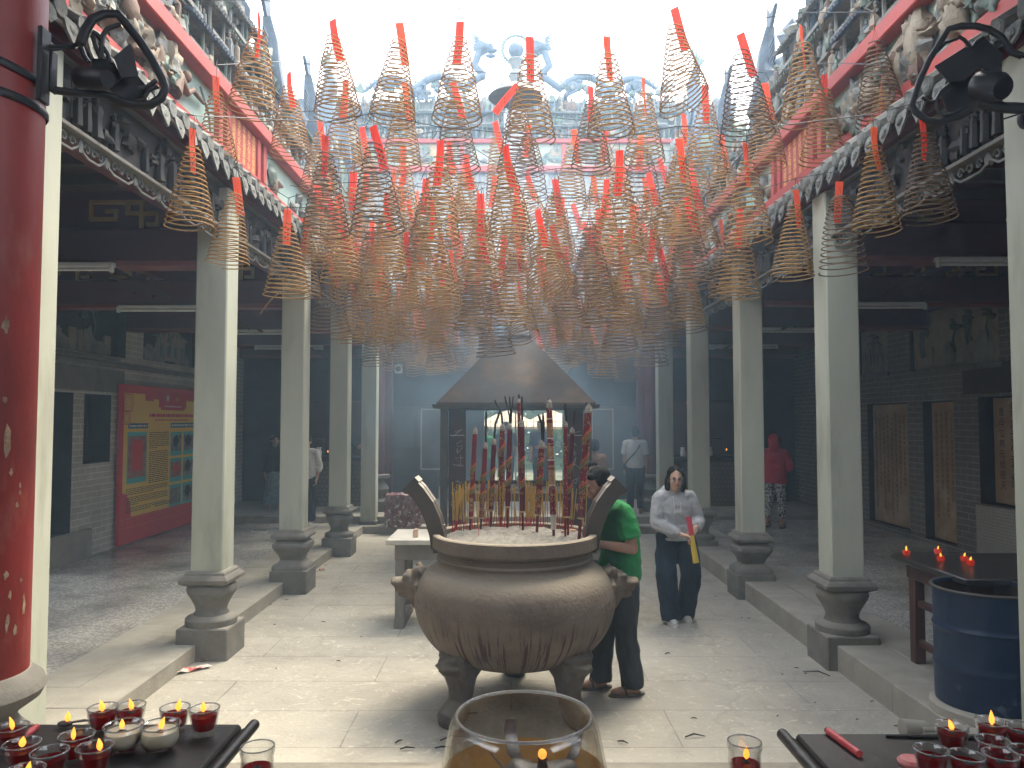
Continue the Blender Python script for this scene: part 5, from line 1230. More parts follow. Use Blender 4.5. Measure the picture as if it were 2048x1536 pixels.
for q in (-.17, .0, .17): m.tube([(b0.x + q - .12, b0.y - .262, .16), (b0.x + q + .12, b0.y - .268, .62)], .004, 4); m.tube([(b0.x + q + .12, b0.y - .264, .16), (b0.x + q - .12, b0.y - .268, .62)], .004, 4)
for q in range(5): m.tube([(b0.x - .1 + .05 * q, b0.y - .1, .66), (b0.x - .14 + .08 * q, b0.y - .12, .72 + .03 * (q % 2))], [.012, .004], 5)
o = m.build('wrapping_cord', m_black, bl)

# ---------------------------------------------------------------- candle cups
def thin(name, tint, fr=1.35, haze=0.0, hz_=(.5, .5, .5)):
    m = bpy.data.materials.new(name); m.use_nodes = True; n, l = m.node_tree.nodes, m.node_tree.links; n.remove(n['Principled BSDF'])
    t = n.new('ShaderNodeBsdfTransparent'); t.inputs['Color'].default_value = (*tint, 1); g = n.new('ShaderNodeBsdfGlossy'); g.inputs['Roughness'].default_value = .06
    f = n.new('ShaderNodeLayerWeight'); pw = n.new('ShaderNodeMath'); pw.operation = 'POWER'; pw.inputs[1].default_value = 2.2; l.new(f.outputs['Facing'], pw.inputs[0]); fa = n.new('ShaderNodeMath'); fa.operation = 'MULTIPLY_ADD'; fa.inputs[1].default_value = .85 * (fr - 1) / .35; fa.inputs[2].default_value = .06; l.new(pw.outputs[0], fa.inputs[0]); x = n.new('ShaderNodeMixShader'); l.new(fa.outputs[0], x.inputs[0]); l.new(t.outputs[0], x.inputs[1]); l.new(g.outputs[0], x.inputs[2])
    if haze:
        d = n.new('ShaderNodeBsdfDiffuse'); d.inputs['Color'].default_value = (*hz_, 1); q = n.new('ShaderNodeTexNoise'); q.inputs['Scale'].default_value = 22; q.inputs['Detail'].default_value = 6
        mr = n.new('ShaderNodeMapRange'); mr.inputs['From Min'].default_value = .4; mr.inputs['From Max'].default_value = .75; mr.inputs['To Min'].default_value = haze * .5; mr.inputs['To Max'].default_value = haze * 2.2; l.new(q.outputs['Fac'], mr.inputs['Value'])
        y = n.new('ShaderNodeMixShader'); l.new(mr.outputs['Result'], y.inputs[0]); l.new(x.outputs[0], y.inputs[1]); l.new(d.outputs[0], y.inputs[2]); x = y
    l.new(x.outputs[0], n['Material Output'].inputs['Surface']); return m
def liquid(name, c, tr, w=.6):
    m = bpy.data.materials.new(name); m.use_nodes = True; n, l = m.node_tree.nodes, m.node_tree.links; b = n['Principled BSDF']; b.inputs['Base Color'].default_value = (*c, 1); b.inputs['Roughness'].default_value = .08
    t = n.new('ShaderNodeBsdfTransparent'); t.inputs['Color'].default_value = (*tr, 1); s = n.new('ShaderNodeBsdfTranslucent'); s.inputs['Color'].default_value = (*c, 1)
    x = n.new('ShaderNodeMixShader'); x.inputs[0].default_value = .5; l.new(t.outputs[0], x.inputs[1]); l.new(s.outputs[0], x.inputs[2]); y = n.new('ShaderNodeMixShader'); y.inputs[0].default_value = w
    l.new(b.outputs[0], y.inputs[1]); l.new(x.outputs[0], y.inputs[2]); l.new(y.outputs[0], n['Material Output'].inputs['Surface']); return m
m_grim = mat('glass_rim', (.75, .77, .76), rough=.08, trans=.75, ior=1.4)
m_glass = thin('clear_glass', (.975, .98, .975), 1.3)
m_wred = liquid('red_lamp_oil', (.30, .010, .016), (.72, .05, .06), .7)
m_wwht = mat('cream_wax', (.72, .66, .48), (.66, .6, .44), 20, .5, sss=.2)
m_wax = mat('dark_red_wax', (.40, .015, .02), rough=.25)
def flame(m, p, h=.022, lean=0.0):
    p = V(p); h *= rnd.uniform(.95, 1.35); lx, ly = rnd.uniform(-.28, .28) * h, rnd.uniform(-.1, .1) * h; w = rnd.uniform(.85, 1.2)
    m.tube([p + V((lx * t * t, ly * t, h * t)) for t in (0, .15, .35, .55, .75, .9, 1)], [.0016, .0046 * w, .0058 * w, .005 * w, .0032 * w, .0016, .0004], 9); return m
def cup(base, r_, h, label, kind='red', lit=True, level=.72, belly=0.0, grp='candle cups on the front tables'):
    c = thing('candle_cup', label, 'candle', base, grp); b = V(base)
    if kind == 'bowl':
        po = [(r_ * .62, 0), (r_ * .66, .006), (r_ * .60, .010), (r_ * .86, h * .25), (r_ * 1.0, h * .5), (r_ * .95, h * .75), (r_ * .86, h * .9), (r_ * .93, h)]
    elif kind == 'jar':
        po = [(r_ * .72, 0), (r_ * .78, .01), (r_ * .9, h * .3), (r_ * .97, h * .6), (r_ * .95, h * .8), (r_ * .92, h * .9), (r_ * 1.0, h * .95), (r_ * 1.0, h)]
    else:
        po = [(r_ * .66, 0), (r_ * .70, .004), (r_ * .68, .012), (r_ * .80, h * .35), (r_ * .93, h * .72), (r_, h)]
    t = .0028; pi = [(max(r0 - t, .004), z) for r0, z in po][::-1]; pi = [(a, z) for a, z in pi if z > .012] + [(.0, .012)]
    fac = (lambda q, z: 1 + (.035 * math.cos(8 * q) if z < h * .6 and kind == 'red' else 0))
    MB().lathe([(0, 0)] + po + [(r_ - t * .5, h + .0012)] + pi, 36, b, fn=fac).build('glass', m_glass, c, smooth=50)
    MB().tube([b + V(((r_ - t * .5) * math.cos(a_), (r_ - t * .5) * math.sin(a_), h)) for a_ in [2 * PI * i / 36 for i in range(37)]], .0016, 6).build('rim', m_grim, c, smooth=60)
    zl = h * level; w = []
    for a, z in po:
        if z < .014: continue
        if z < zl: w.append((a - t - .0006, z))
    def ra(zq):
        for (a, z0), (a2, z1) in zip(po, po[1:]):
            if z0 <= zq <= z1: return a + (a2 - a) * (zq - z0) / max(z1 - z0, 1e-6)
        return po[-1][0]
    w = [(0, .0135), (ra(.0135) - t - .0006, .0135)] + w + [(ra(zl) - t - .0006, zl), (0, zl)]
    MB().lathe(w, 32, b, fn=fac).build('wax', m_wwht if kind == 'bowl' else m_wred, c, smooth=50)
    m = MB(); q = V((rnd.uniform(-.2, .2) * r_, rnd.uniform(-.2, .2) * r_, zl - .001)); m.box(b + q + V((0, 0, .0005)), (.016, .016, .003), .0005); m.tube([b + q, b + q + V((.001, 0, .009))], .0011, 5)
    wk = m.build('wick', m_char, c)
    if lit: flame(MB(), b + q + V((.0012, 0, .0065)), rnd.uniform(.019, .027)).build('flame', m_flame, c, smooth=80)
    return c
# dark altar tables in the foreground
m_alt = mat('black_lacquer_worn', (.020, .019, .019), (.042, .039, .036), 5, .42, .12, 22, c3=(.11, .10, .09), s3=7, lo3=.6, hi3=.75, rvar=.15)
ZT = 1.28
def altar_table(x0, x1, y0, y1, s, label):
    t = thing('altar_table', label, 'table', ((x0 + x1) / 2, (y0 + y1) / 2, .3))
    MB().bb(x0, x1, y0, y1, ZT - .035, ZT, .006).build('tabletop', m_alt, t)
    xe = x1 if s > 0 else x0
    m = MB(); prof = [V((xe + s * a, 0, ZT + b)) for a, b in ((-.002, -.012), (.02, -.004), (.034, .006), (.04, .0), (.036, -.014), (.02, -.03), (.004, -.05), (-.01, -.055))]
    m.poly([p + V((0, y0 + .004, 0)) for p in prof], y1 - y0 - .008, (0, 1, 0)); m.tube([(xe + s * .028, y0 + .002, ZT - .004), (xe + s * .028, y1 + .004, ZT - .004)], .013, 12); m.build('scroll_end', m_alt, t, smooth=50)
    m = MB(); m.bb(x0 + .05, x1 - .05, y0 + .04, y1 - .04, ZT - .17, ZT - .036, .006); m.build('apron', m_alt, t)
    for a in (x0 + .06, x1 - .06):
        for b in (y0 + .06, y1 - .06): MB().bb(a - .035, a + .035, b - .035, b + .035, .3, ZT - .16, .006).build('leg', m_alt, t)
cl = G(484, 1447, ZT); cr_ = G(1590, 1466, ZT)
altar_table(-1.75, cl.x, 1.18, cl.y, 1, 'black lacquer altar table in the left foreground crowded with candle cups')
altar_table(cr_.x, 1.75, 1.18, cr_.y, -1, 'black lacquer altar table in the right foreground with a lying red candle')
CU = [((205, 1466), .034, .058, 'red', 1, 'lit red candle cup, leftmost of the back row on the left table'),
      ((260, 1460), .034, .056, 'red', 1, 'lit red candle cup touching the far left one, behind the cream candle bowls'),
      ((349, 1464), .034, .056, 'red', 1, 'lit red candle cup partly behind the right cream candle bowl'),
      ((408, 1470), .034, .060, 'red', 1, 'lit red candle cup nearest the scrolled table end on the left'),
      ((246, 1503), .042, .056, 'bowl', 1, 'left one of two round glass bowls of cream wax with flame'),
      ((320, 1502), .042, .056, 'bowl', 1, 'right one of two round glass bowls of cream wax with flame'),
      ((152, 1524), .036, .056, 'red', 1, 'dim red candle cup just left of the cream bowls, flame low in the glass'),
      ((188, 1552), .036, .058, 'red', 1, 'red candle cup at the bottom edge under the cream bowls'),
      ((98, 1560), .036, .056, 'red', 0, 'unlit dark red candle cup at the bottom edge of the left table'),
      ((42, 1540), .036, .054, 'red', 1, 'glowing red candle cup at the left corner near the lying candle stubs'),
      ((20, 1500), .036, .050, 'red', 1, 'leftmost candle cup at the photo edge, behind the glowing corner cup'),
      ((48, 1600), .036, .056, 'red', 1, 'lowest glowing red cup in the left bottom corner'),
      ((1905, 1503), .034, .056, 'red', 1, 'red candle cup with tall flame, left one at the back of the right table'),
      ((1985, 1494), .034, .056, 'red', 1, 'red candle cup with tall slanting flame, right one at the back of the right table'),
      ((2046, 1504), .034, .054, 'red', 0, 'dark red cup cut by the right photo edge, behind the others'),
      ((1988, 1532), .034, .052, 'red', 0, 'red cup with wax scraps just below the cup with slanting flame'),
      ((1864, 1556), .034, .056, 'red', 0, 'pale pinkish red cup beside the pink wax lump on the right table'),
      ((1934, 1566), .034, .054, 'red', 0, 'red cup at the bottom edge between the pinkish cup and the scraps'),
      ((2003, 1566), .034, .056, 'red', 0, 'red cup at the bottom right with a clear thick rim'),
      ((2056, 1556), .034, .054, 'red', 0, 'red cup in the right bottom corner cut by the photo edge')]
for (b, r_, h, k, lit, lab) in CU:
    p = G(*b, ZT); cup((p.x, p.y, ZT + .0005), r_, h, lab, k, lit, .74 if k == 'red' else .78)
def lying_candle(a, b, r_, label, white=False):
    m = MB(); a, b = V(a), V(b); m.tube([a, a.lerp(b, .5), b], r_, 10); d = (b - a).normalized()
    t = thing('lying_candle', label, 'candle', (a + b) / 2); m.build('stick', mat('candle_red_' + str(len(MATS)), (.52, .05, .06), (.6, .1, .1), 30, .4, .1, 60), t); MB().tube([a - d * .006, a + d * .001], r_ * .8, 8).build('wick', m_char, t)
a, b = G(1656, 1462, ZT + .008), G(1719, 1508, ZT + .008); lying_candle(a, b, .008, 'pinkish red candle stick lying on the right black table')
a, b = G(20, 1490, ZT + .006), G(74, 1453, ZT + .006); lying_candle(a, b, .007, 'red candle stub lying at the back of the left black table, upper of two')
a, b = G(8, 1500, ZT + .006), G(68, 1460, ZT + .006); lying_candle(a, b, .006, 'red candle stub lying beside its twin on the left black table, lower of two')
a, b = G(1772, 1472, ZT + .004), G(1965, 1476, ZT + .004)
tag(MB().tube([a, b], [.0035, .005], 6).build('skewer', m_char, loc=a), 'long thin black burnt skewer along the back edge of the right table', 'skewer')
p = G(1823, 1528, ZT); tag(MB().lathe([(0, 0), (.026, 0), (.028, .006), (.022, .012), (0, .013)], 18, p).build('wax_lump', mat('pink_wax', (.6, .16, .16), (.68, .3, .28), 30, .4), loc=p), 'flat pink wax disc beside the pinkish cup on the right table', 'wax')
sp = thing('wick_spoon', 'small dark metal spoon with a burning wick behind the cups of the left table', 'spoon', G(140, 1456, ZT)); p = G(140, 1456, ZT)
m = MB(); m.ell(p + V((-.012, 0, .010)), (.018, .011, .007), 12, 8); m.tube([p + V((.004, 0, .013)), p + V((.03, .004, .016)), p + V((.045, .004, .015))], [.005, .006, .003], 6, flat=(1, .5)); m.build('bowl', m_iron, sp)
flame(MB(), p + V((-.006, 0, .014)), .022).build('flame', m_flame, sp, smooth=80)
# two tall red jars and the stand they and the oil bowl share
st = thing('lamp_stand', 'low black stand under the oil bowl, just below the photo edge', 'table', (0, 1.5, .3))
MB().bb(-.60, .60, 1.2, 1.80, 1.08, 1.13, .006).build('tabletop', m_alt, st); MB().bb(-.5, .5, 1.28, 1.7, .3, 1.08, .006).build('body', m_alt, st)
for px, nm, ly in ((515, 'left', 'by the scrolled end of the left table'), (1489, 'right', 'by the lying candle of the right table')):
    p = D(px, 1492 if px < 1000 else 1482, 1.60); h = p.z - 1.131
    cup((p.x, p.y, 1.1305), .0345, h, f'tall red glass candle jar standing alone {ly}', 'jar', px > 1000, .80)
# big glass oil bowl with a floating wick holder
m_oil = liquid('amber_oil', (.55, .33, .09), (.93, .74, .38), .72)
m_smo = thin('smoky_glass', (.94, .93, .90), 1.15, .05, (.46, .42, .37))
m_tin = mat('tin', (.26, .25, .23), (.15, .14, .13), 30, .42, .1, 60, metal=1.0)
bp_ = D(1048, 1430, 1.50); bx, by, bz = bp_.x, bp_.y, 1.1305; hb = bp_.z - bz
ob = thing('oil_lamp_bowl', 'large round glass bowl of amber oil with a floating wick in the front centre', 'oil lamp', (bx, by, bz))
po = [(.085, 0), (.10, .004), (.128, .04), (.150, .09), (.163, .14), (.163, .185), (.155, .225), (.142, hb - .018), (.131, hb - .002)]
pi = [(.126, hb - .002), (.137, hb - .02), (.150, .224), (.158, .185), (.158, .14), (.145, .092), (.123, .044), (.0, .012)]
MB().lathe([(0, 0)] + crp(po, 4) + [(.131, hb + .002), (.127, hb + .002)] + crp(pi[:-1], 4) + [pi[-1]], 72, (bx, by, bz)).build('glass', m_smo, ob, smooth=60)
zo = .20
MB().tube([(bx + .129 * math.cos(a_), by + .129 * math.sin(a_), bz + hb) for a_ in [2 * PI * i / 64 for i in range(65)]], .0032, 8).build('rim', m_grim, ob, smooth=60)
MB().lathe([(0, .013), (.118, .0455)] + [(r0 - .0008, z) for r0, z in pi[::-1] if .05 < z < zo] + [(.1555, zo), (0, zo)], 64, (bx, by, bz)).build('oil', m_oil, ob, smooth=60)
fl = thing('floating_wick', 'tin wick holder with bent tabs and a small round flame floating in the oil bowl', 'wick holder', (bx + .035, by, bz + zo))
c = V((bx + .035, by + .0, bz + zo + .003))
m = MB(); m.grid(lambda u, v: c + V(((.02 + .048 * u) * math.cos(2 * PI * v), (.02 + .048 * u) * .8 * math.sin(2 * PI * v), .006 * math.sin(6 * PI * v) * u + .004 * noise.noise(V((u * 3, v * 9, 2))))), 5, 36)
m.lathe([(.0, .002), (.021, .002), (.021, .005), (0, .005)], 18, c, sq=(1, .8)); m.build('tin_disc', m_tin, fl, smooth=60)
m = MB()
def strip(P, w):
    P = [V(p) for p in P]; 
    for a, b in zip(P, P[1:]):
        m.tube([a, b], w, 8, flat=(1, .14))
m.tube([c + V((-.045, .03, .002)), c + V((-.055, .05, .012)), c + V((-.062, .062, .045)), c + V((-.060, .066, .07))], [.010, .014, .015, .012], 10, flat=(1, .15))
m.tube([c + V((.05, .028, .002)), c + V((.062, .04, .01)), c + V((.07, .048, .03)), c + V((.076, .05, .055))], [.008, .012, .012, .010], 10, flat=(1, .15))
m.tube([c + V((-.05, -.02, .0)), c + V((-.075, -.015, .01)), c + V((-.10, -.005, .035))], [.008, .005, .003], 8, flat=(1, .3)); m.build('bent_tab', m_tin, fl, smooth=60)
m = MB(); m.tube([c, c + V((0, 0, .012)), c + V((.001, 0, .02))], [.012, .009, .004], 9)
for k in range(5): m.tube([c + V((0, 0, .012)), c + V((.009 * math.cos(k * 1.3), .009 * math.sin(k * 1.3), .02))], [.004, .002], 5)
m.build('wick', m_char, fl); fm = MB(); fm.ell(c + V((0, -.002, .030)), (.0085, .0085, .0095), 12, 9); fm.build('flame', m_flame, fl, smooth=80)

# ---------------------------------------------------------------- right gallery: candle table, blue barrel, carved stone
m_rwood = mat('reddish_dark_wood', (.085, .035, .025), (.055, .026, .02), 5, .45, .15, 18, stretch=(1, 1, .25)); m_rtop = mat('dark_table_top', (.028, .024, .022), (.045, .04, .036), 4, .28, .05, 20)
tt = thing('candle_table', 'dark reddish wooden table behind the blue barrel holding five small red candles', 'table', (3.6, 5.5, .2))
MB().bb(2.89, 4.35, 4.95, 5.93, .94, .985, .008).build('tabletop', m_rtop, tt); MB().bb(2.97, 4.27, 5.03, 5.85, .82, .938, .005).build('apron', m_rwood, tt)
for a in (3.02, 4.22):
    for b in (5.08, 5.80): MB().bb(a - .04, a + .04, b - .04, b + .04, .197, .83, .006).build('leg', m_rwood, tt)
for z in (.62, .33):
    MB().bb(3.0, 3.04, 5.12, 5.76, z, z + .05, .004).build('stretcher', m_rwood, tt); MB().bb(4.2, 4.24, 5.12, 5.76, z, z + .05, .004).build('stretcher', m_rwood, tt)
m_tl = mat('tealight_red', (.55, .03, .02), rough=.25, emis=(.8, .06, .02), es=.06)
TL = [((1813, 1110), 'leftmost tea light, alone near the far left corner of the candle table'), ((1876, 1107), 'tea light at the back of the left pair on the candle table'), ((1882, 1122), 'tea light at the front of the left pair on the candle table'), ((1929, 1122), 'tea light at the back left of the right pair on the candle table'), ((1941, 1130), 'rightmost tea light, front of the right pair on the candle table')]
for (b, lab) in TL:
    p = G(*b, .985); p.x = min(p.x, 4.2); c_ = thing('tea_light', 'lit red ' + lab, 'candle', p, 'tea lights on the candle table')
    MB().lathe([(0, 0), (.022, 0), (.027, .02), (.024, .034), (.02, .036), (.019, .03), (0, .028)], 16, p).build('wax_cup', m_tl, c_); flame(MB(), p + V((0, 0, .030)), .03).build('flame', m_flame, c_, smooth=80)
m_blue = mat('barrel_blue', (.013, .032, .072), (.009, .022, .055), 3, .42, .15, 14, c3=(.12, .15, .19), s3=6, lo3=.62, hi3=.72, rvar=.1); m_rust = mat('barrel_inside', (.05, .032, .02), (.025, .018, .013), 6, .8)
BX, BY = 2.93, 4.82
bb_ = thing('oil_barrel', 'blue open steel barrel on a round concrete base at the right photo edge', 'barrel', (BX, BY, .2))
prof = [(.285, .27)]
for i in range(1, 41):
    z = .27 + .685 * i / 40; bul = .010 * (math.exp(-((z - .50) / .012) ** 2) + math.exp(-((z - .73) / .012) ** 2)) ; prof.append((.287 + bul, z))
MB().lathe([(0, .27)] + prof + [(.296, .955), (.296, .968), (.284, .968), (.283, .95)], 64, (BX, BY, 0), cap=False).build('drum', m_blue, bb_)
MB().lathe([(.281, .95), (.281, .32), (0, .32)], 48, (BX, BY, 0), cap=False).build('rusty_inside', m_rust, bb_)
MB().lathe([(.285, .965), (.30, .957), (.304, .966), (.298, .976), (.284, .972)], 64, (BX, BY, 0), cap=False).build('rim', m_iron, bb_)
MB().lathe([(0, .198), (.325, .198), (.32, .25), (.30, .269), (0, .269)], 40, (BX, BY, 0)).build('concrete_base', m_kerb, bb_)
cs = thing('carved_stone', 'pale carved stone roller with finger lobes lying on the hall step below the barrel', 'stone', G(1840, 1482, .15)); p = G(1840, 1484, .15)
m = MB(); m.lathe([(0, -.075), (.045, -.08), (.055, -.074), (.048, .0), (.044, .06), (.03, .085), (0, .088)], 22, p + V((-.0, .05, .056)), 'x')
for k in range(3): m.tube([p + V((.02, -.012 + .01 * k, .02 + .022 * k)), p + V((.10, -.012 + .01 * k, .02 + .022 * k)), p + V((.125, -.01 + .01 * k, .016 + .02 * k))], [.017, .016, .010], 9)
m.ell(p + V((.01, -.012, .018)), (.018, .016, .016), 9, 7); m.build('block', m_kerb, cs, smooth=50)

# ---------------------------------------------------------------- litter and twigs
m_lit = mat('red_white_wrapper', (.66, .60, .52), (.62, .14, .11), 14, .5, .2, 30, lo=.48, hi=.54)
def wrapper(px, py, w, l, rot, label, h=0.004, seed=0):
    p = G(px, py, h); m = MB(); c, s = math.cos(rot), math.sin(rot)
    m.grid(lambda u, v: p + V(((u - .5) * w * c - (v - .5) * l * s, (u - .5) * w * s + (v - .5) * l * c, .012 + .018 * noise.noise(V((u * 2, v * 5, seed))) + .014 * abs(u - .5))), 6, 18)
    tag(m.build('paper_wrapper', m_lit, smooth=30, loc=p, fixn=False), label, 'litter')
wrapper(374, 1344, .075, .36, -.85, 'long red and white wrapper lying on the floor along the left kerb', seed=1)
wrapper(408, 1322, .07, .12, -1.2, 'short red and white wrapper against the plinth of the first left column', seed=5)
wrapper(640, 1141, .04, .14, -1.0, 'small pale paper scrap at the foot of the left kerb, near the third column', seed=8)
p = G(519, 1066, .14); m = MB(); m.tube([p + V((-.13, .02, .035)), p + V((-.12, 0, .012)), p + V((0, 0, .012)), p + V((.12, 0, .012)), p + V((.13, .02, .035))], .013, 8)
tag(m.build('door_handle_bar', m_white, loc=p), 'small white bent bar lying on the dark floor of the left gallery', 'litter')
rt = random.Random(17)
TW = [(1370, 1478, .13, .1), (1235, 1486, .07, -.5), (905, 1450, .24, .85), (880, 1485, .16, .4), (870, 1500, .10, .1), (1660, 1355, .2, 2.6), (800, 1502, .09, .2), (790, 1490, .06, .9), (1330, 1310, .05, .3)]
for i in range(50):
    x, y = rt.uniform(-2.3, 2.4), rt.choice((rt.uniform(4.4, 8), rt.uniform(4.4, 12)))
    if rt.random() < .4: x = rt.choice((-2.45, 2.42)) + rt.gauss(0, .12)
    TW.append(((x, y), None, rt.uniform(.012, .06), rt.uniform(0, 3.14)))
tm = MB()
for (a, b, l, rot) in TW:
    p = V((a[0], a[1], .0)) if b is None else G(a, b, 0)
    if abs(p.x + .0) < .0: continue
    d = V((math.cos(rot), math.sin(rot), 0)) * l; z = .012 if p.y > YH else .155
    q = [p + V((0, 0, z)), p + d * .5 + V((rt.uniform(-.1, .1) * l, rt.uniform(-.1, .1) * l, z + .1 * l)), p + d + V((0, 0, z))]
    if b is not None: tag(MB().tube(q, [.0045, .006, .003], 5).build('twig', m_char, loc=p), 'charred incense twig on the pale stone floor', 'twig', 'charred twigs on the courtyard floor')
    else: tm.tube(q, [.003, .004, .002], 4)
o = tm.build('floor_debris', m_char); struct(o, 'stuff')

# ---------------------------------------------------------------- black wall fans on the front columns
def fan(nm, label, Y0, px0, k, mirror, ring, inner, plate, motor, arms, bracket, rootp):
    t = thing('wall_fan', label, 'fan', rootp)
    def P(X, Yy, dz=0.0): 
        px, py = k(X, Yy); return D(px, py, Y0 + mirror * (px - px0) * .0009 + dz)
    m = MB(); m.tube([P(*q) for q in ring], [.019] * len(ring), 8, flat=(1, .8)); m.build('guard_ring', m_black, t, smooth=60)
    m = MB()
    for s in inner: m.tube([P(*q) for q in s], .009, 6)
    m.build('guard_spoke', m_black, t, smooth=60)
    for i, pl in enumerate(plate):
        pts = [P(*q, .03 * i) for q in pl]; n = (pts[1] - pts[0]).cross(pts[2] - pts[0]).normalized()
        MB().poly(pts, .012, n).build('fan_blade', m_black, t, smooth=0)
    m = MB(); c0, c1, rr_ = P(*motor[0], .06), P(*motor[1], -.04), motor[2]; ax = (c1 - c0)
    m.tube([c0, c0 + ax * .15, c0 + ax * .8, c1], [rr_ * .6, rr_, rr_, rr_ * .75], 16); m.build('motor', m_black, t, smooth=50)
    m = MB()
    for s, r_ in arms: m.tube([P(*q, .03) for q in s], r_, 8)
    m.build('arm', m_black, t, smooth=60)
    m = MB()
    for (a, b, w, h, d) in bracket: m.box(P(a, b, .02), (w, d, h), .004)
    m.build('wall_bracket', m_black, t)
    return t
kl = lambda X, Yy: (60 + X / 6.827, Yy / 6.827)
f1 = fan('left', 'black metal fan strapped to the round red column, upper left', 2.68, 100, kl, 1,
    [(690, 600), (750, 420), (850, 260), (1010, 190), (1190, 190), (1300, 310), (1500, 560), (1660, 800), (1810, 1080), (1850, 1210), (1790, 1340), (1650, 1430), (1480, 1440), (1250, 1400), (1100, 1330)],
    [[(1230, 330), (1060, 390), (985, 500), (975, 780)], [(850, 430), (920, 470), (985, 560)], [(860, 480), (900, 640), (970, 800)], [(1000, 640), (1060, 730), (1100, 860)], [(1480, 1210), (1600, 1190), (1720, 1100)], [(1560, 1330), (1620, 1230), (1740, 1180)], [(700, 640), (740, 760), (800, 850)]],
    [[(1150, 770), (1365, 590), (1430, 800), (1480, 1040), (1250, 1060)], [(850, 800), (1120, 800), (1260, 1060), (1000, 1250), (820, 1150)], [(1250, 1060), (1480, 1040), (1610, 1200), (1610, 1310), (1300, 1400), (1080, 1200)]],
    ((640, 1060), (1060, 1080), .042), [([(270, 640), (440, 630), (600, 620), (700, 590)], .008), ([(280, 680), (450, 660), (600, 650)], .006), ([(330, 1230), (600, 1270), (1000, 1290), (1250, 1370)], .014)],
    [(185, 900, .018, .27, .06), (315, 990, .012, .15, .04)], (-1.6, 2.6, 3.2))
m = MB()
for z, tl in ((D(60, 130, 2.7).z, .10), (D(80, 205, 2.7).z, .03)):
    m.tube([(-1.895 + .2 * math.cos(a), 2.7 + .2 * math.sin(a), z - tl * math.cos(a) * .6) for a in [2 * PI * i / 40 for i in range(41)]], .012, 6, flat=(.5, 1.3))
m.build('strap', m_black, f1, smooth=60)
kr = lambda X, Yy: (1788 + X / 6.4, 20 + Yy / 6.4)
f2 = fan('right', 'black metal fan on a bracket at the square right column, upper right', 3.55, 2010, kr, -1,
    [(1640, 590), (1510, 540), (1380, 350), (1220, 250), (1050, 205), (850, 205), (700, 240), (600, 400), (450, 640), (330, 900), (260, 1120), (230, 1220), (280, 1310), (420, 1410), (600, 1430), (850, 1360), (1000, 1280)],
    [[(830, 340), (900, 380), (980, 480)], [(1150, 340), (1060, 400), (1000, 480)], [(820, 360), (660, 420), (540, 540)], [(360, 1120), (470, 1180), (580, 1150)], [(540, 1170), (560, 1290), (640, 1380)], [(720, 940), (600, 1040), (540, 1150)], [(870, 1270), (760, 1330), (600, 1360)]],
    [[(520, 720), (900, 480), (1010, 470), (1100, 700), (900, 900), (700, 920)], [(1000, 470), (1150, 350), (1400, 560), (1350, 800), (1080, 720)], [(600, 1090), (720, 930), (1000, 850), (1050, 1120), (870, 1290), (680, 1290)]],
    ((1060, 960), (1400, 1000), .07), [([(1640, 580), (1740, 590), (1950, 600)], .012), ([(1100, 1180), (1400, 1250), (1664, 1260), (1950, 1270)], .026), ([(1390, 1400), (1600, 1330)], .004)],
    [(1990, 900, .03, .36, .05)], (2.5, 3.6, 3.3))
m = MB(); p = D(2048, 238, 3.62); m.ell(p, (.03, .03, .05), 12, 9); m.build('pull_knob', m_black, f2)
# ---------------------------------------------------------------- people
m_skin = mat('skin_tan', (.42, .24, .155), (.36, .20, .13), 12, .5, .05, 60, sss=.08); m_skin2 = mat('skin_light', (.52, .33, .23), (.46, .28, .19), 12, .5, .05, 60, sss=.08)
m_hair = mat('black_hair', (.012, .010, .010), (.012, .011, .01), 30, .7, .3, 60, spec=.12, stretch=(6, 6, 1)); m_eyew = mat('eye_white', (.38, .35, .32), rough=.5); m_dark = mat('dark_iris', (.015, .01, .01), rough=.2)
m_lip = mat('lip', (.34, .11, .09), rough=.45)
def cloth(name, c1, c2=None, scale=5, rough=.85, bump=.35, bs=26, **k): return mat(name, c1, c2 or tuple(x * .82 for x in c1), scale, rough, bump, bs, **k)
def seg(m, pts, rs, flat=None, n=12):
    m.tube(pts, rs, n, flat=flat)
    for p, r_ in ((pts[0], rs[0]), (pts[-1], rs[-1])): m.ell(p, r_ * .98 if flat is None else (r_ * min(flat),) * 3, 10, 8)
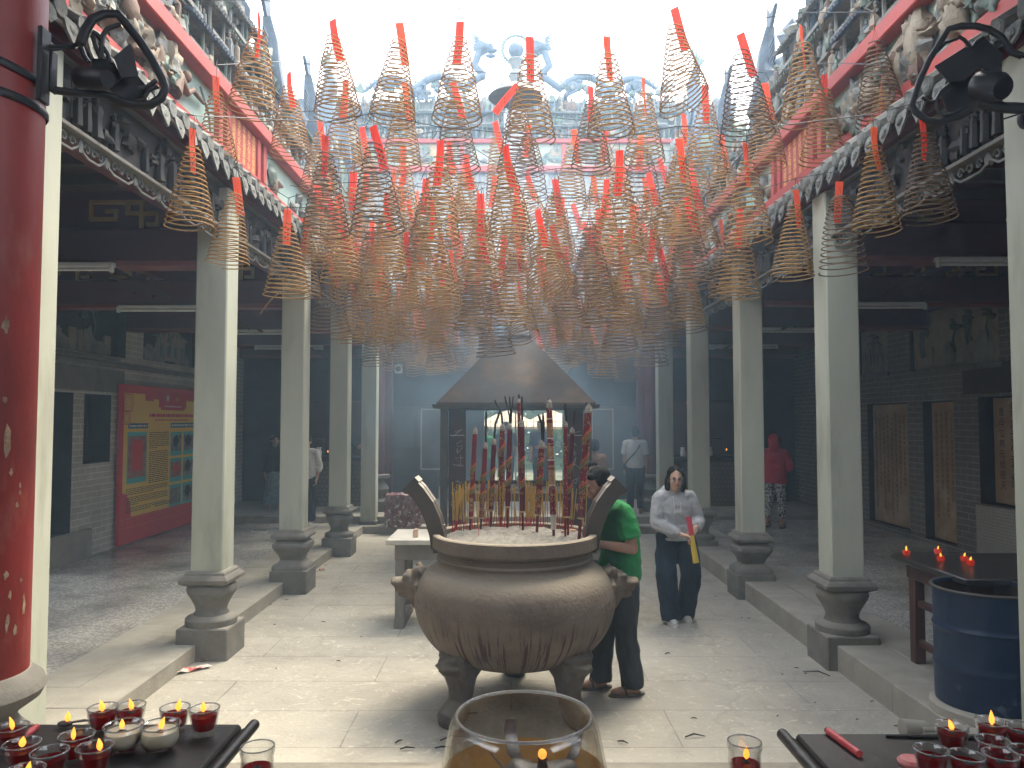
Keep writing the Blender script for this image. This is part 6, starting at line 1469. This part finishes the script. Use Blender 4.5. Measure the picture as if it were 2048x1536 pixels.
def hand(m, w, d, nrm, side, curl, s=1.0, thumb=.7):
    """palm from wrist w along d; nrm = palm side; side = +-1 puts the thumb"""
    w = V(w); d = V(d).normalized(); nrm = V(nrm); nrm = (nrm - d * nrm.dot(d)).normalized(); l = d.cross(nrm) * side
    M = Matrix((l, d, nrm)).transposed(); c = w + d * .048 * s; m.ell(c, (.038 * s, .05 * s, .015 * s), 12, 8, rot=M)
    m.tube([w - d * .02 * s, w + d * .02 * s], [.022 * s, .024 * s], 8)
    for k, (o_, L) in enumerate(((-.028, .075), (-.0095, .083), (.0095, .078), (.027, .062))):
        b = w + d * .088 * s - l * o_ * s * -1; a1 = curl * (.75 + .1 * k); p1 = b + (d * math.cos(a1) + nrm * math.sin(a1)) * L * .45 * s
        a2 = a1 + curl * 1.1; p2 = p1 + (d * math.cos(a2) + nrm * math.sin(a2)) * L * .33 * s; a3 = a2 + curl * .6; p3 = p2 + (d * math.cos(a3) + nrm * math.sin(a3)) * L * .25 * s
        m.tube([b - d * .03 * s, b, p1, p2, p3], [.0095 * s, .0095 * s, .009 * s, .0082 * s, .007 * s], 8); m.ell(p3, .007 * s, 8, 6)
    tb = w + d * .03 * s - l * .030 * s; t1 = tb + (d * .7 - l * .6 + nrm * thumb * .6).normalized() * .038 * s; t2 = t1 + (d * .85 - l * .1 + nrm * thumb).normalized() * .03 * s
    m.tube([w + d * .012 * s - l * .014 * s, tb, t1, t2], [.013 * s, .0125 * s, .0105 * s, .009 * s], 8); m.ell(t2, .009 * s, 8, 6)
DEF = dict(pel=(0, 0, .86), waist=(0, .005, 1.0), chest=(0, .01, 1.18), neck=(0, .01, 1.335), head=(0, -.012, 1.475),
           shL=(.160, .012, 1.285), elL=(.195, .03, 1.04), wrL=(.20, -.06, .83), shR=(-.160, .012, 1.285), elR=(-.195, .03, 1.04), wrR=(-.20, -.06, .83),
           hpL=(.085, 0, .85), knL=(.09, -.015, .46), anL=(.092, .02, .085), hpR=(-.085, 0, .85), knR=(-.09, -.015, .46), anR=(-.092, .02, .085))
def person(label, loc, face, h, skin, hairkind, top, bottom, pose=None, detail=.012, sleeve=.95, tw=1.0, lw=1.0, shoes=None, hands=None, hy=0.0, hp=0.0, topflat=None, hem=.84, cuff=.10, skirt=False, group=None, topname='shirt', botname='trousers', fat=1.0, hood=False, collar=None, glasses=False):
    t = thing('person', label, 'person', (0, 0, 0), group); k = h / 1.6; J = {a: V(b) for a, b in DEF.items()}
    for a, b in (pose or {}).items(): J[a] = V(b)
    J = {a: b * k for a, b in J.items()}; s = k
    hr = Matrix.Rotation(hy, 3, 'Z') @ Matrix.Rotation(hp, 3, 'X')
    def Hd(x, y, z): return J['head'] + hr @ V((x, y, z)) * s
    def he(m, c, r_, n=12, mm=9, **kw): m.ell(Hd(*c), tuple(q * s for q in r_), n, mm, rot=hr, **kw)
    b = MB()
    he(b, (0, .012, .03), (.073, .09, .083), 16, 12); he(b, (0, -.02, -.025), (.061, .07, .085), 16, 12); he(b, (0, -.052, -.088), (.03, .027, .022)); he(b, (0, -.012, -.06), (.056, .055, .045))
    b.tube([Hd(0, -.083, .02), Hd(0, -.098, -.008), Hd(0, -.107, -.028)], [.008 * s, .011 * s, .014 * s], 8); he(b, (0, -.094, -.031), (.018, .013, .009))
    for a in (-1, 1): he(b, (a * .073, .012, -.01), (.010, .021, .031)); he(b, (a * .034, -.068, -.025), (.022, .018, .022)); he(b, (a * .03, -.083, .025), (.022, .009, .008))
    he(b, (0, -.084, -.054), (.022, .012, .007)); he(b, (0, -.082, -.066), (.019, .011, .007))
    seg(b, [J['chest'] + V((0, 0, .08 * k)), J['neck'], J['head'] + hr @ V((0, .012, -.06)) * s], [.055 * s, .05 * s, .05 * s])
    b.ell(J['chest'], (.15 * s * fat, .095 * s * fat, .15 * s)); b.ell(J['waist'], (.125 * s * fat, .09 * s * fat, .13 * s)); b.ell(J['pel'], (.15 * s * fat, .1 * s * fat, .11 * s))
    for a, q in (('L', 1), ('R', -1)):
        seg(b, [J['chest'] + V((q * .05, 0, .09)) * k, J['sh' + a]], [.06 * s, .05 * s]); seg(b, [J['sh' + a], J['sh' + a].lerp(J['el' + a], .5), J['el' + a]], [.05 * s, .046 * s, .037 * s])
        seg(b, [J['el' + a], J['el' + a].lerp(J['wr' + a], .35), J['wr' + a]], [.037 * s, .036 * s, .024 * s])
        hd_ = (hands or {}).get(a, dict(d=None)); d = hd_.get('d') or (J['wr' + a] - J['el' + a]); hand(b, J['wr' + a], d, hd_.get('n', (-q, -.3, 0)), q * hd_.get('flip', 1), hd_.get('curl', .45), s * .98)
        seg(b, [J['hp' + a], J['kn' + a]], [.075 * s, .05 * s]); seg(b, [J['kn' + a], J['kn' + a].lerp(J['an' + a], .3), J['an' + a]], [.05 * s, .05 * s, .033 * s])
        b.ell(J['an' + a] + V((0, -.06, -.05)) * s, (.04 * s, .115 * s, .03 * s)); b.ell(J['an' + a] + V((0, .01, -.035)) * s, (.034 * s, .04 * s, .045 * s))
    remesh(b, 'body', skin, t, detail, 4)
    em = MB(); im = MB(); lm = MB()
    for a in (-1, 1):
        he(em, (a * .030, -.0835, .004), (.0135, .007, .0062), 10, 7); he(im, (a * .030, -.0890, .004), (.0062, .003, .0058), 8, 6)
        im.tube([Hd(a * .012, -.0915, .024), Hd(a * .03, -.0925, .029), Hd(a * .048, -.08, .023)], [.0032 * s, .004 * s, .002 * s], 5); im.tube([Hd(a * .016, -.0885, .010), Hd(a * .03, -.0905, .0125), Hd(a * .045, -.082, .008)], [.0014 * s, .002 * s, .0012 * s], 5)
    em.build('eye', m_eyew, t); im.build('iris', m_dark, t)
    he(lm, (0, -.090, -.0545), (.021, .008, .004), 10, 6); he(lm, (0, -.088, -.063), (.018, .008, .0045), 10, 6); lm.build('mouth', m_lip, t)
    if glasses:
        g = MB()
        for a in (-1, 1):
            g.tube([Hd(a * .032 + .022 * math.cos(q), -.099, .002 + .017 * math.sin(q)) for q in [2 * PI * i / 16 for i in range(17)]], .0018 * s, 5); g.tube([Hd(a * .054, -.099, .006), Hd(a * .074, -.06, .01), Hd(a * .076, .01, .008)], .0016 * s, 5)
        g.tube([Hd(-.01, -.1, .004), Hd(.01, -.1, .004)], .0018 * s, 5); g.build('glasses', m_black, t)
    hm = MB(); he(hm, (0, .030, .047), (.081, .090, .080), 16, 12); he(hm, (0, .055, .0), (.074, .065, .08), 14, 10)
    if hairkind == 'short':
        for a in (-1, 1): he(hm, (a * .068, .01, .03), (.016, .045, .04))
        for q in range(6): he(hm, (-.05 + .02 * q, -.045, .085), (.02, .028, .024))
    elif hairkind == 'bob':
        for a in (-1, 1):
            hm.tube([Hd(a * .016, -.046, .108), Hd(a * .060, -.035, .075), Hd(a * .080, -.005, .0), Hd(a * .084, .004, -.06), Hd(a * .078, .0, -.105)], [.016 * s, .022 * s, .022 * s, .022 * s, .010 * s], 9)
            he(hm, (a * .075, .035, -.06), (.03, .05, .085))
        he(hm, (0, .075, -.06), (.075, .04, .09))
    elif hairkind == 'tied':
        for a in (-1, 1): he(hm, (a * .066, -.012, .05), (.02, .05, .045)); hm.tube([Hd(a * .01, -.062, .095), Hd(a * .05, -.055, .06), Hd(a * .07, -.02, .02)], [.014 * s, .018 * s, .014 * s], 8)
        he(hm, (0, .12, .01), (.03, .035, .05))
    if hairkind != 'hood': remesh(hm, 'hair', m_hair, t, max(.007, detail * .9), 3, .004, (40, 40, 8))
    # top
    g = MB(); tf = tw
    g.ell(J['chest'], (.168 * s * tf * fat, .118 * s * tf * fat, .165 * s)); g.ell(J['chest'] + V((0, 0, .06 * k)), (.165 * s * tf, .10 * s * tf, .09 * s))
    zlo = hem * k
    g.tube([J['chest'] + V((0, 0, -.02)), J['waist'], J['waist'].lerp(J['pel'], .6), V((J['pel'].x, J['pel'].y, zlo))], [.165 * s * tf * fat, .158 * s * tf * fat, .168 * s * tf * fat, .17 * s * tf * fat], 18, flat=(1, .70))
    for a, q in (('L', 1), ('R', -1)):
        S_, E, Wv = J['sh' + a], J['el' + a], J['wr' + a]; w = .062 * s * (tw if tw > 1 else 1)
        seg(g, [J['chest'] + V((q * .03, 0, .10)) * k, S_], [.085 * s, w * 1.05])
        if sleeve > .5:
            f = (sleeve - .5) * 2; e = E.lerp(Wv, f); seg(g, [S_, S_.lerp(E, .5), E], [w * 1.05, w * 1.05, w * .98]); g.tube([E, E.lerp(e, .5), E.lerp(e, .85), e], [w * .98, w * .95, w * .85, w * .60], 12)
        else: e = S_.lerp(E, sleeve * 2); g.tube([S_, S_.lerp(e, .5), e], [w * 1.05, w * 1.08, w * 1.1], 12); g.ell(S_, w * 1.04)
    if hood: g.ell(J['head'] + hr @ V((0, .035, .03)) * s, (.1 * s, .108 * s, .118 * s), 14, 10); g.tube([J['neck'] + V((0, .03, -.02)), J['head'] + V((0, .04, -.05)) * s], [.09 * s, .095 * s], 12)
    to = remesh(g, topname, top, t, max(.009, detail), 4, .009 if tw > 1.02 else .005, fs=(7, 7, 9), seed=len(label))
    if collar == 'hoodie':
        c = MB(); n0 = J['neck'] + V((0, .005, -.012 * k))
        for q in range(2): c.tube([n0 + V(((.104 + .026 * q) * math.sin(a) * s, (.075 * math.cos(a) + .012) * s, (.005 + .045 * math.cos(a) - .02 * q + (-.03 if abs(a) > 2.5 else 0)) * s)) for a in [R(-172 + 344 * i / 24) for i in range(25)]], [.016 * s] + [.031 * s] * 23 + [.016 * s], 9)
        c.ell(n0 + V((0, .09, -.03)) * s, (.10 * s, .05 * s, .09 * s)); remesh(c, 'hood', top, to, .009, 4, .004)
        c = MB(); zq = V((0, 0, zlo)); c.tube([V((J['pel'].x + .165 * s * tf * math.sin(a), J['pel'].y + .118 * s * tf * math.cos(a), zlo + .012)) for a in [2 * PI * i / 30 for i in range(31)]], .017 * s, 8)
        c.build('hem_band', top, to)
        c = MB()
        for q in (-1, 1): c.tube([n0 + V((q * .03, -.075, -.03)) * s, n0 + V((q * .035, -.118, -.10)) * s, n0 + V((q * .03, -.122, -.2)) * s], .003 * s, 5)
        c.build('drawstring', m_white, to)
    elif collar == 'polo':
        c = MB(); n0 = J['neck'] + V((0, 0, -.025 * k)); c.tube([n0 + V((.066 * math.sin(a) * s, .062 * math.cos(a) * s, (.012 * math.cos(a)) * s)) for a in [R(-165 + 330 * i / 20) for i in range(21)]], [.014 * s] * 21, 8, flat=(.5, 1.5)); c.build('collar', top, to)
    # bottom
    g = MB(); g.ell(J['pel'] + V((0, 0, -.01)), (.158 * s * fat, .115 * s * fat, .12 * s)); g.ell(J['pel'] + V((0, .0, .08 * k)), (.142 * s * fat, .105 * s * fat, .08 * s))
    if skirt: g.tube([J['pel'], J['pel'].lerp((J['anL'] + J['anR']) / 2, .5), (J['anL'] + J['anR']) / 2 + V((0, 0, .14 * k))], [.16 * s, .2 * s, .24 * s], 18, flat=(1, .75))
    else:
        for a in 'LR':
            e = J['kn' + a].lerp(J['an' + a], 1.0) + V((0, 0, cuff - .085)) * k
            g.tube([J['hp' + a] + V((0, 0, .03)) * k, J['hp' + a].lerp(J['kn' + a], .5), J['kn' + a], J['kn' + a].lerp(e, .5), e], [.096 * s * fat, .088 * s * (1 + lw) / 2 * fat, .072 * s * lw, .068 * s * lw, .066 * s * lw], 14); g.ell(J['hp' + a], .095 * s * fat)
    remesh(g, botname, bottom, t, max(.009, detail), 4, .011 if lw > 1.1 else .006, (8, 8, 4), seed=3.3 + len(label))
    if shoes:
        for a in 'LR':
            c = MB(); A = J['an' + a]; c.m = 0
            c.ell(A + V((0, -.05, -.048)) * s, (.046 * s, .125 * s, .036 * s), 14, 9); c.ell(A + V((0, .02, -.03)) * s, (.044 * s, .055 * s, .055 * s), 12, 8); c.m = 1
            pts = [V((.05 * math.cos(q) * s, (-.048 + .135 * math.sin(q)) * s, 0)) for q in [2 * PI * i / 20 for i in range(20)]]
            c.poly([V((A.x, A.y, A.z - .083 * s)) + p for p in pts], .03 * s, (0, 0, 1))
            if shoes[0] is None: c = MB(); c.poly([V((A.x, A.y, A.z - .086 * s)) + p for p in pts], .018 * s, (0, 0, 1)); c.tube([A + V((-.045, -.06, -.07)) * s, A + V((-.02, -.075, -.025)) * s, A + V((.02, -.075, -.025)) * s, A + V((.045, -.06, -.07)) * s], .012 * s, 7, flat=(.5, 1.6)); c.build('sandal', shoes[1], t)
            else: c.build('shoe', [shoes[0], shoes[1]], t)
    t.location = loc; t.rotation_euler = (0, 0, face); return t, J, Hd, k
m_hood = cloth('grey_sweatshirt', (.40, .40, .405), bump=.3, bs=40); m_denim = cloth('navy_denim', (.012, .024, .042), (.008, .015, .028), 6, .85, .3, 60, c3=(.026, .043, .065), s3=2.2, lo3=.5, hi3=.75)
m_sneak = mat('off_white_shoe', (.55, .53, .48), (.45, .43, .39), 20, .6); m_sole = mat('white_sole', (.62, .6, .56), rough=.6)
m_green = cloth('green_polo', (.016, .24, .06), bump=.25, bs=30); m_slack = cloth('dark_grey_slacks', (.05, .052, .058)); m_sandal = mat('grey_brown_sandal', (.16, .13, .10), (.1, .08, .06), 20, .7)
# woman in the grey hoodie holding a bundle of incense, walking towards the camera
wpos = G(1352, 1245)
wt, WJ, WH, wk = person('woman in glasses, grey hoodie and wide dark jeans walking with a bundle of incense', wpos, R(4), 1.59, m_skin2, 'bob', m_hood, m_denim,
    pose=dict(head=(-.01, -.07, 1.430), neck=(-.01, -.012, 1.30), chest=(-.005, .0, 1.14), waist=(0, .01, .98), shL=(.155, .0, 1.235), shR=(-.16, -.01, 1.235), elR=(-.205, -.06, .985), wrR=(.0, -.25, .90), elL=(.235, -.01, 1.0), wrL=(.145, -.22, .965),
              pel=(.01, .01, .86), hpL=(.095, 0, .84), knL=(.145, -.06, .47), anL=(.115, .10, .085), hpR=(-.095, 0, .84), knR=(-.10, -.03, .46), anR=(-.065, -.06, .085)),
    detail=.0062, sleeve=.96, tw=1.10, lw=1.42, shoes=(m_sneak, m_sole), hands=dict(R=dict(d=(.8, -.5, -.25), n=(-.2, -.3, -.9), curl=1.0), L=dict(d=(-.55, -.55, -.35), n=(-.5, .2, -.7), curl=.55)), hp=R(6), hy=R(-8), hem=.825, cuff=.035, collar='hoodie', glasses=True, fat=1.03, topname='hoodie', botname='jeans')
def Wl(x, y, z): return wt.location + Matrix.Rotation(R(4), 3, 'Z') @ V((x, y, z)) * wk
hb_ = WJ['wrR'] / wk + V((.075, -.055, -.02))
a, b = Wl(hb_.x - .02, hb_.y + .03, hb_.z + .20), Wl(hb_.x + .025, hb_.y - .05, hb_.z - .24)
bn = thing('incense_bundle', 'bundle of yellow incense with red ends held by the woman in the grey hoodie', 'incense', (a + b) / 2)
d = (b - a); e1 = d.orthogonal().normalized(); e2 = d.normalized().cross(e1)
my, mr2, mt_ = MB(), MB(), MB(); rb = random.Random(2)
for q in range(22):
    o = (e1 * rb.uniform(-1, 1) + e2 * rb.uniform(-1, 1)) * .015; sp = o * rb.uniform(.2, .5)
    mr2.tube([a + o + sp, a + d * .40 + o], .0034, 5); my.tube([a + d * .40 + o, b + o + sp + d * rb.uniform(-.03, .02)], .0042, 5); mt_.tube([b + o + sp - d * .02, b + o + sp + d * .025], .0045, 5)
mr2.build('red_ends', mat('bundle_red', (.55, .05, .07), rough=.6), bn); my.build('yellow_sticks', mat('bundle_yellow', (.62, .45, .05), rough=.6), bn); mt_.build('burnt_tip', m_char, bn)
# man in green polo leaning over the censer from the right
mpos = V((.80, 5.78, 0))
person('man in green polo shirt and dark grey trousers reaching into the cauldron ash', mpos, R(-78), 1.665, m_skin, 'short', m_green, m_slack,
    pose=dict(head=(.02, -.17, 1.46), neck=(.0, -.07, 1.335), chest=(.0, -.02, 1.165), shL=(.165, -.02, 1.265), elL=(.235, .015, 1.035), wrL=(.19, -.235, 1.075), shR=(-.16, -.02, 1.27), elR=(-.2, -.12, 1.06), wrR=(-.08, -.34, 1.12), anL=(.10, .06, .085), knL=(.10, .0, .46), anR=(-.08, -.12, .085), knR=(-.08, -.09, .46)),
    detail=.0065, sleeve=.36, tw=1.12, lw=1.18, shoes=(None, m_sandal), hands=dict(L=dict(d=(-.25, -1, .1), n=(0, .1, -1), curl=.8, flip=-1), R=dict(d=(.2, -1, .0), n=(.4, .1, -1), curl=.8)), hp=R(22), hy=R(10), hem=.79, fat=1.10, cuff=.06, collar='polo', topname='polo_shirt')
# woman in a red hooded jacket walking away in the right gallery
m_rj = cloth('red_jacket', (.50, .030, .075), bump=.3, bs=20); m_pat = mat('patterned_trousers', (.5, .48, .44), (.05, .05, .055), 34, .85, .2, 30, lo=.46, hi=.54)
person('person in red hooded jacket and patterned trousers walking in the right gallery', G(1552, 1056, .2), R(150), 1.56, m_skin, 'hood', m_rj, m_pat,
    pose=dict(anL=(.10, .24, .13), knL=(.10, .03, .47), anR=(-.09, -.05, .085), elL=(.25, .0, 1.06), wrL=(.14, -.2, 1.0), elR=(-.25, .0, 1.06), wrR=(-.14, -.2, 1.0)), detail=.011, tw=1.14, lw=1.0, shoes=(None, m_black), hood=True, cuff=.16, topname='hooded_jacket', hem=.76)
# woman in white blouse behind the second left column
m_wb = cloth('white_blouse', (.66, .64, .60), bump=.25, bs=34); m_navy = cloth('navy_cloth', (.02, .026, .04)); m_blk = cloth('black_cloth', (.016, .017, .02))
person('woman in white blouse and dark trousers peeking from behind the second left column', G(612, 1052, .14), R(-4), 1.60, m_skin2, 'tied', m_wb, m_navy,
    pose=dict(elL=(.215, .02, 1.05), wrL=(.205, -.06, .84), anL=(.09, .0, .085)), detail=.009, sleeve=.74, tw=1.08, lw=1.15, shoes=(m_sneak, m_sole), topname='blouse', hem=.83)
m_floral = mat('floral_purple', (.62, .5, .58), (.22, .08, .2), 22, .85, .2, 30, lo=.5, hi=.56); m_blsk = mat('blue_patterned_skirt', (.10, .16, .19), (.2, .25, .26), 30, .85, .2, 30, lo=.45, hi=.55)
m_or = cloth('salmon_shirt', (.46, .25, .17)); m_wt = cloth('white_tshirt', (.55, .54, .52)); m_bluep = cloth('blue_grey_polo', (.11, .14, .19)); m_gv = cloth('green_vest', (.05, .42, .18)); m_beige = cloth('pale_trousers', (.55, .48, .45))
person('person in dark top and blue patterned skirt half hidden left of the second left column', G(548, 1030, .14), R(30), 1.58, m_skin, 'tied', m_blk, m_blsk, detail=.013, skirt=True, shoes=(None, m_black), botname='skirt')
person('person in floral purple blouse cut off by the pillar at the right photo edge', G(2046, 1113, .2), R(-60), 1.36, m_skin2, 'tied', m_floral, m_beige, detail=.013, tw=1.1, shoes=(None, m_black), topname='blouse', hem=.72)
pp, PJ, PH, pk = person('person in salmon shirt holding up a phone right of the smoke hood', V((D(1188, 900, 13.1).x, 13.1, 0)), R(200), 1.68, m_skin, 'short', m_or, m_navy, detail=.013, sleeve=.42,
    pose=dict(elL=(.22, -.08, 1.14), wrL=(.09, -.28, 1.26), elR=(-.22, -.08, 1.14), wrR=(-.09, -.28, 1.26)), tw=1.08, hands=dict(L=dict(d=(-.2, -.3, 1), n=(-1, 0, 0), curl=.7), R=dict(d=(.2, -.3, 1), n=(1, 0, 0), curl=.7)))
p = pp.location + Matrix.Rotation(R(200), 3, 'Z') @ (V((0, -.31, 1.36)) * pk); ph = thing('phone', 'dark phone with a lit screen held up by the person in the salmon shirt', 'phone', p)
Mx = Matrix.Rotation(R(200), 3, 'Z'); MB().box(p, (.15, .009, .075), .004, rot=Mx).build('case', m_black, ph)
MB().box(p + Mx @ V((0, .0055, 0)), (.135, .002, .066), 0, rot=Mx).build('screen', mat('lit_screen', (.3, .35, .4), emis=(.6, .75, .9), es=.7), ph)
wp, WJ2, WH2, wk2 = person('person in white shirt seen from behind by the right red doorpost', V((D(1270, 900, 14.4).x, 14.4, .262)), R(172), 1.62, m_skin, 'short', m_wt, m_blk, detail=.013, sleeve=.42, tw=1.06)
Mx = Matrix.Rotation(R(172), 3, 'Z'); sb = MB(); sb.tube([wp.location + Mx @ (V(q) * wk2) for q in ((-.1, .0, 1.33), (-.08, .115, 1.24), (.02, .135, 1.10), (.13, .10, .98), (.18, .03, .9))], .012, 6, flat=(1.4, .5)); sb.box(wp.location + Mx @ (V((.2, .02, .86)) * wk2), (.06, .14, .12), .02)
bgb = sb.build('shoulder_bag', m_black, loc=wp.location); tag(bgb, 'small black bag on a strap across the white shirted back', 'bag')
person('man in blue grey polo standing in the bright doorway', V((D(1082, 880, 17.2).x, 17.2, .262)), R(-12), 1.74, m_skin, 'short', m_bluep, m_slack, detail=.013, sleeve=.42, tw=1.1, pose=dict(elL=(.23, -.06, 1.06), wrL=(.06, -.2, 1.05)))
person('person in grey seen from behind in the left half of the doorway', V((D(1012, 880, 17.8).x, 17.8, .262)), R(170), 1.70, m_skin, 'short', m_slack, m_blk, detail=.013, sleeve=.45, tw=1.12)
person('person in bright green vest at the left edge of the doorway', V((D(970, 880, 20.9).x, 20.9, .0)), R(160), 1.85, m_skin, 'short', m_gv, m_blk, detail=.013, sleeve=.3, tw=1.1)
person('person in navy shirt standing between the cauldron incense and the green polo man', V((D(1180, 930, 9.4).x, 9.4, 0)), R(40), 1.50, m_skin, 'short', m_navy, m_blk, detail=.012, sleeve=.45, tw=1.1)
person('person in dark clothes stretching an arm between the third and fourth left columns', V((D(688, 900, 15.0).x, 15.0, .262)), R(10), 1.58, m_skin, 'short', m_navy, m_blk, detail=.013, sleeve=.4, pose=dict(elL=(.33, -.1, 1.22), wrL=(.56, -.16, 1.12)))

# ---------------------------------------------------------------- incense smoke and hazy air
hz = bpy.data.materials.new('haze_air'); hz.use_nodes = True; n, l = hz.node_tree.nodes, hz.node_tree.links
for q in list(n):
    if q.type == 'BSDF_PRINCIPLED': n.remove(q)
vol = n.new('ShaderNodeVolumePrincipled'); vol.inputs['Color'].default_value = (.52, .76, 1.0, 1); vol.inputs['Density'].default_value = .0075; vol.inputs['Anisotropy'].default_value = .35
l.new(vol.outputs['Volume'], n['Material Output'].inputs['Volume'])
sm = bpy.data.materials.new('incense_smoke'); sm.use_nodes = True; n, l = sm.node_tree.nodes, sm.node_tree.links
n.remove(n['Principled BSDF'])
v2 = n.new('ShaderNodeVolumePrincipled'); v2.inputs['Color'].default_value = (.55, .78, 1.0, 1); v2.inputs['Anisotropy'].default_value = .3
g = n.new('ShaderNodeNewGeometry'); tn = n.new('ShaderNodeTexNoise'); tn.inputs['Scale'].default_value = .75; tn.inputs['Detail'].default_value = 4; tn.inputs['Distortion'].default_value = .6
l.new(g.outputs['Position'], tn.inputs['Vector']); ram = n.new('ShaderNodeMapRange'); ram.inputs['From Min'].default_value = .38; ram.inputs['From Max'].default_value = .72; ram.inputs['To Max'].default_value = .22
l.new(tn.outputs['Fac'], ram.inputs['Value'])
tco = n.new('ShaderNodeTexCoord'); vl = n.new('ShaderNodeVectorMath'); vl.operation = 'LENGTH'; l.new(tco.outputs['Object'], vl.inputs[0])
fo_ = n.new('ShaderNodeMapRange'); fo_.inputs['From Min'].default_value = 1.0; fo_.inputs['From Max'].default_value = .45; l.new(vl.outputs['Value'], fo_.inputs['Value'])
mu_ = n.new('ShaderNodeMath'); mu_.operation = 'MULTIPLY'; l.new(ram.outputs['Result'], mu_.inputs[0]); l.new(fo_.outputs['Result'], mu_.inputs[1]); l.new(mu_.outputs[0], v2.inputs['Density'])
l.new(v2.outputs['Volume'], n['Material Output'].inputs['Volume'])
smo = MB().ell((0, 0, 0), 1.0, 24, 14).build('incense_smoke', sm, smooth=60); smo.location = (.1, 12.6, 3.3); smo.scale = (3.7, 4.0, 3.3); struct(smo, 'stuff')
hzo = MB().bb(-36, 36, -14, 54, -1.3, 13.2).build('haze', hz, smooth=0); struct(hzo, 'stuff')
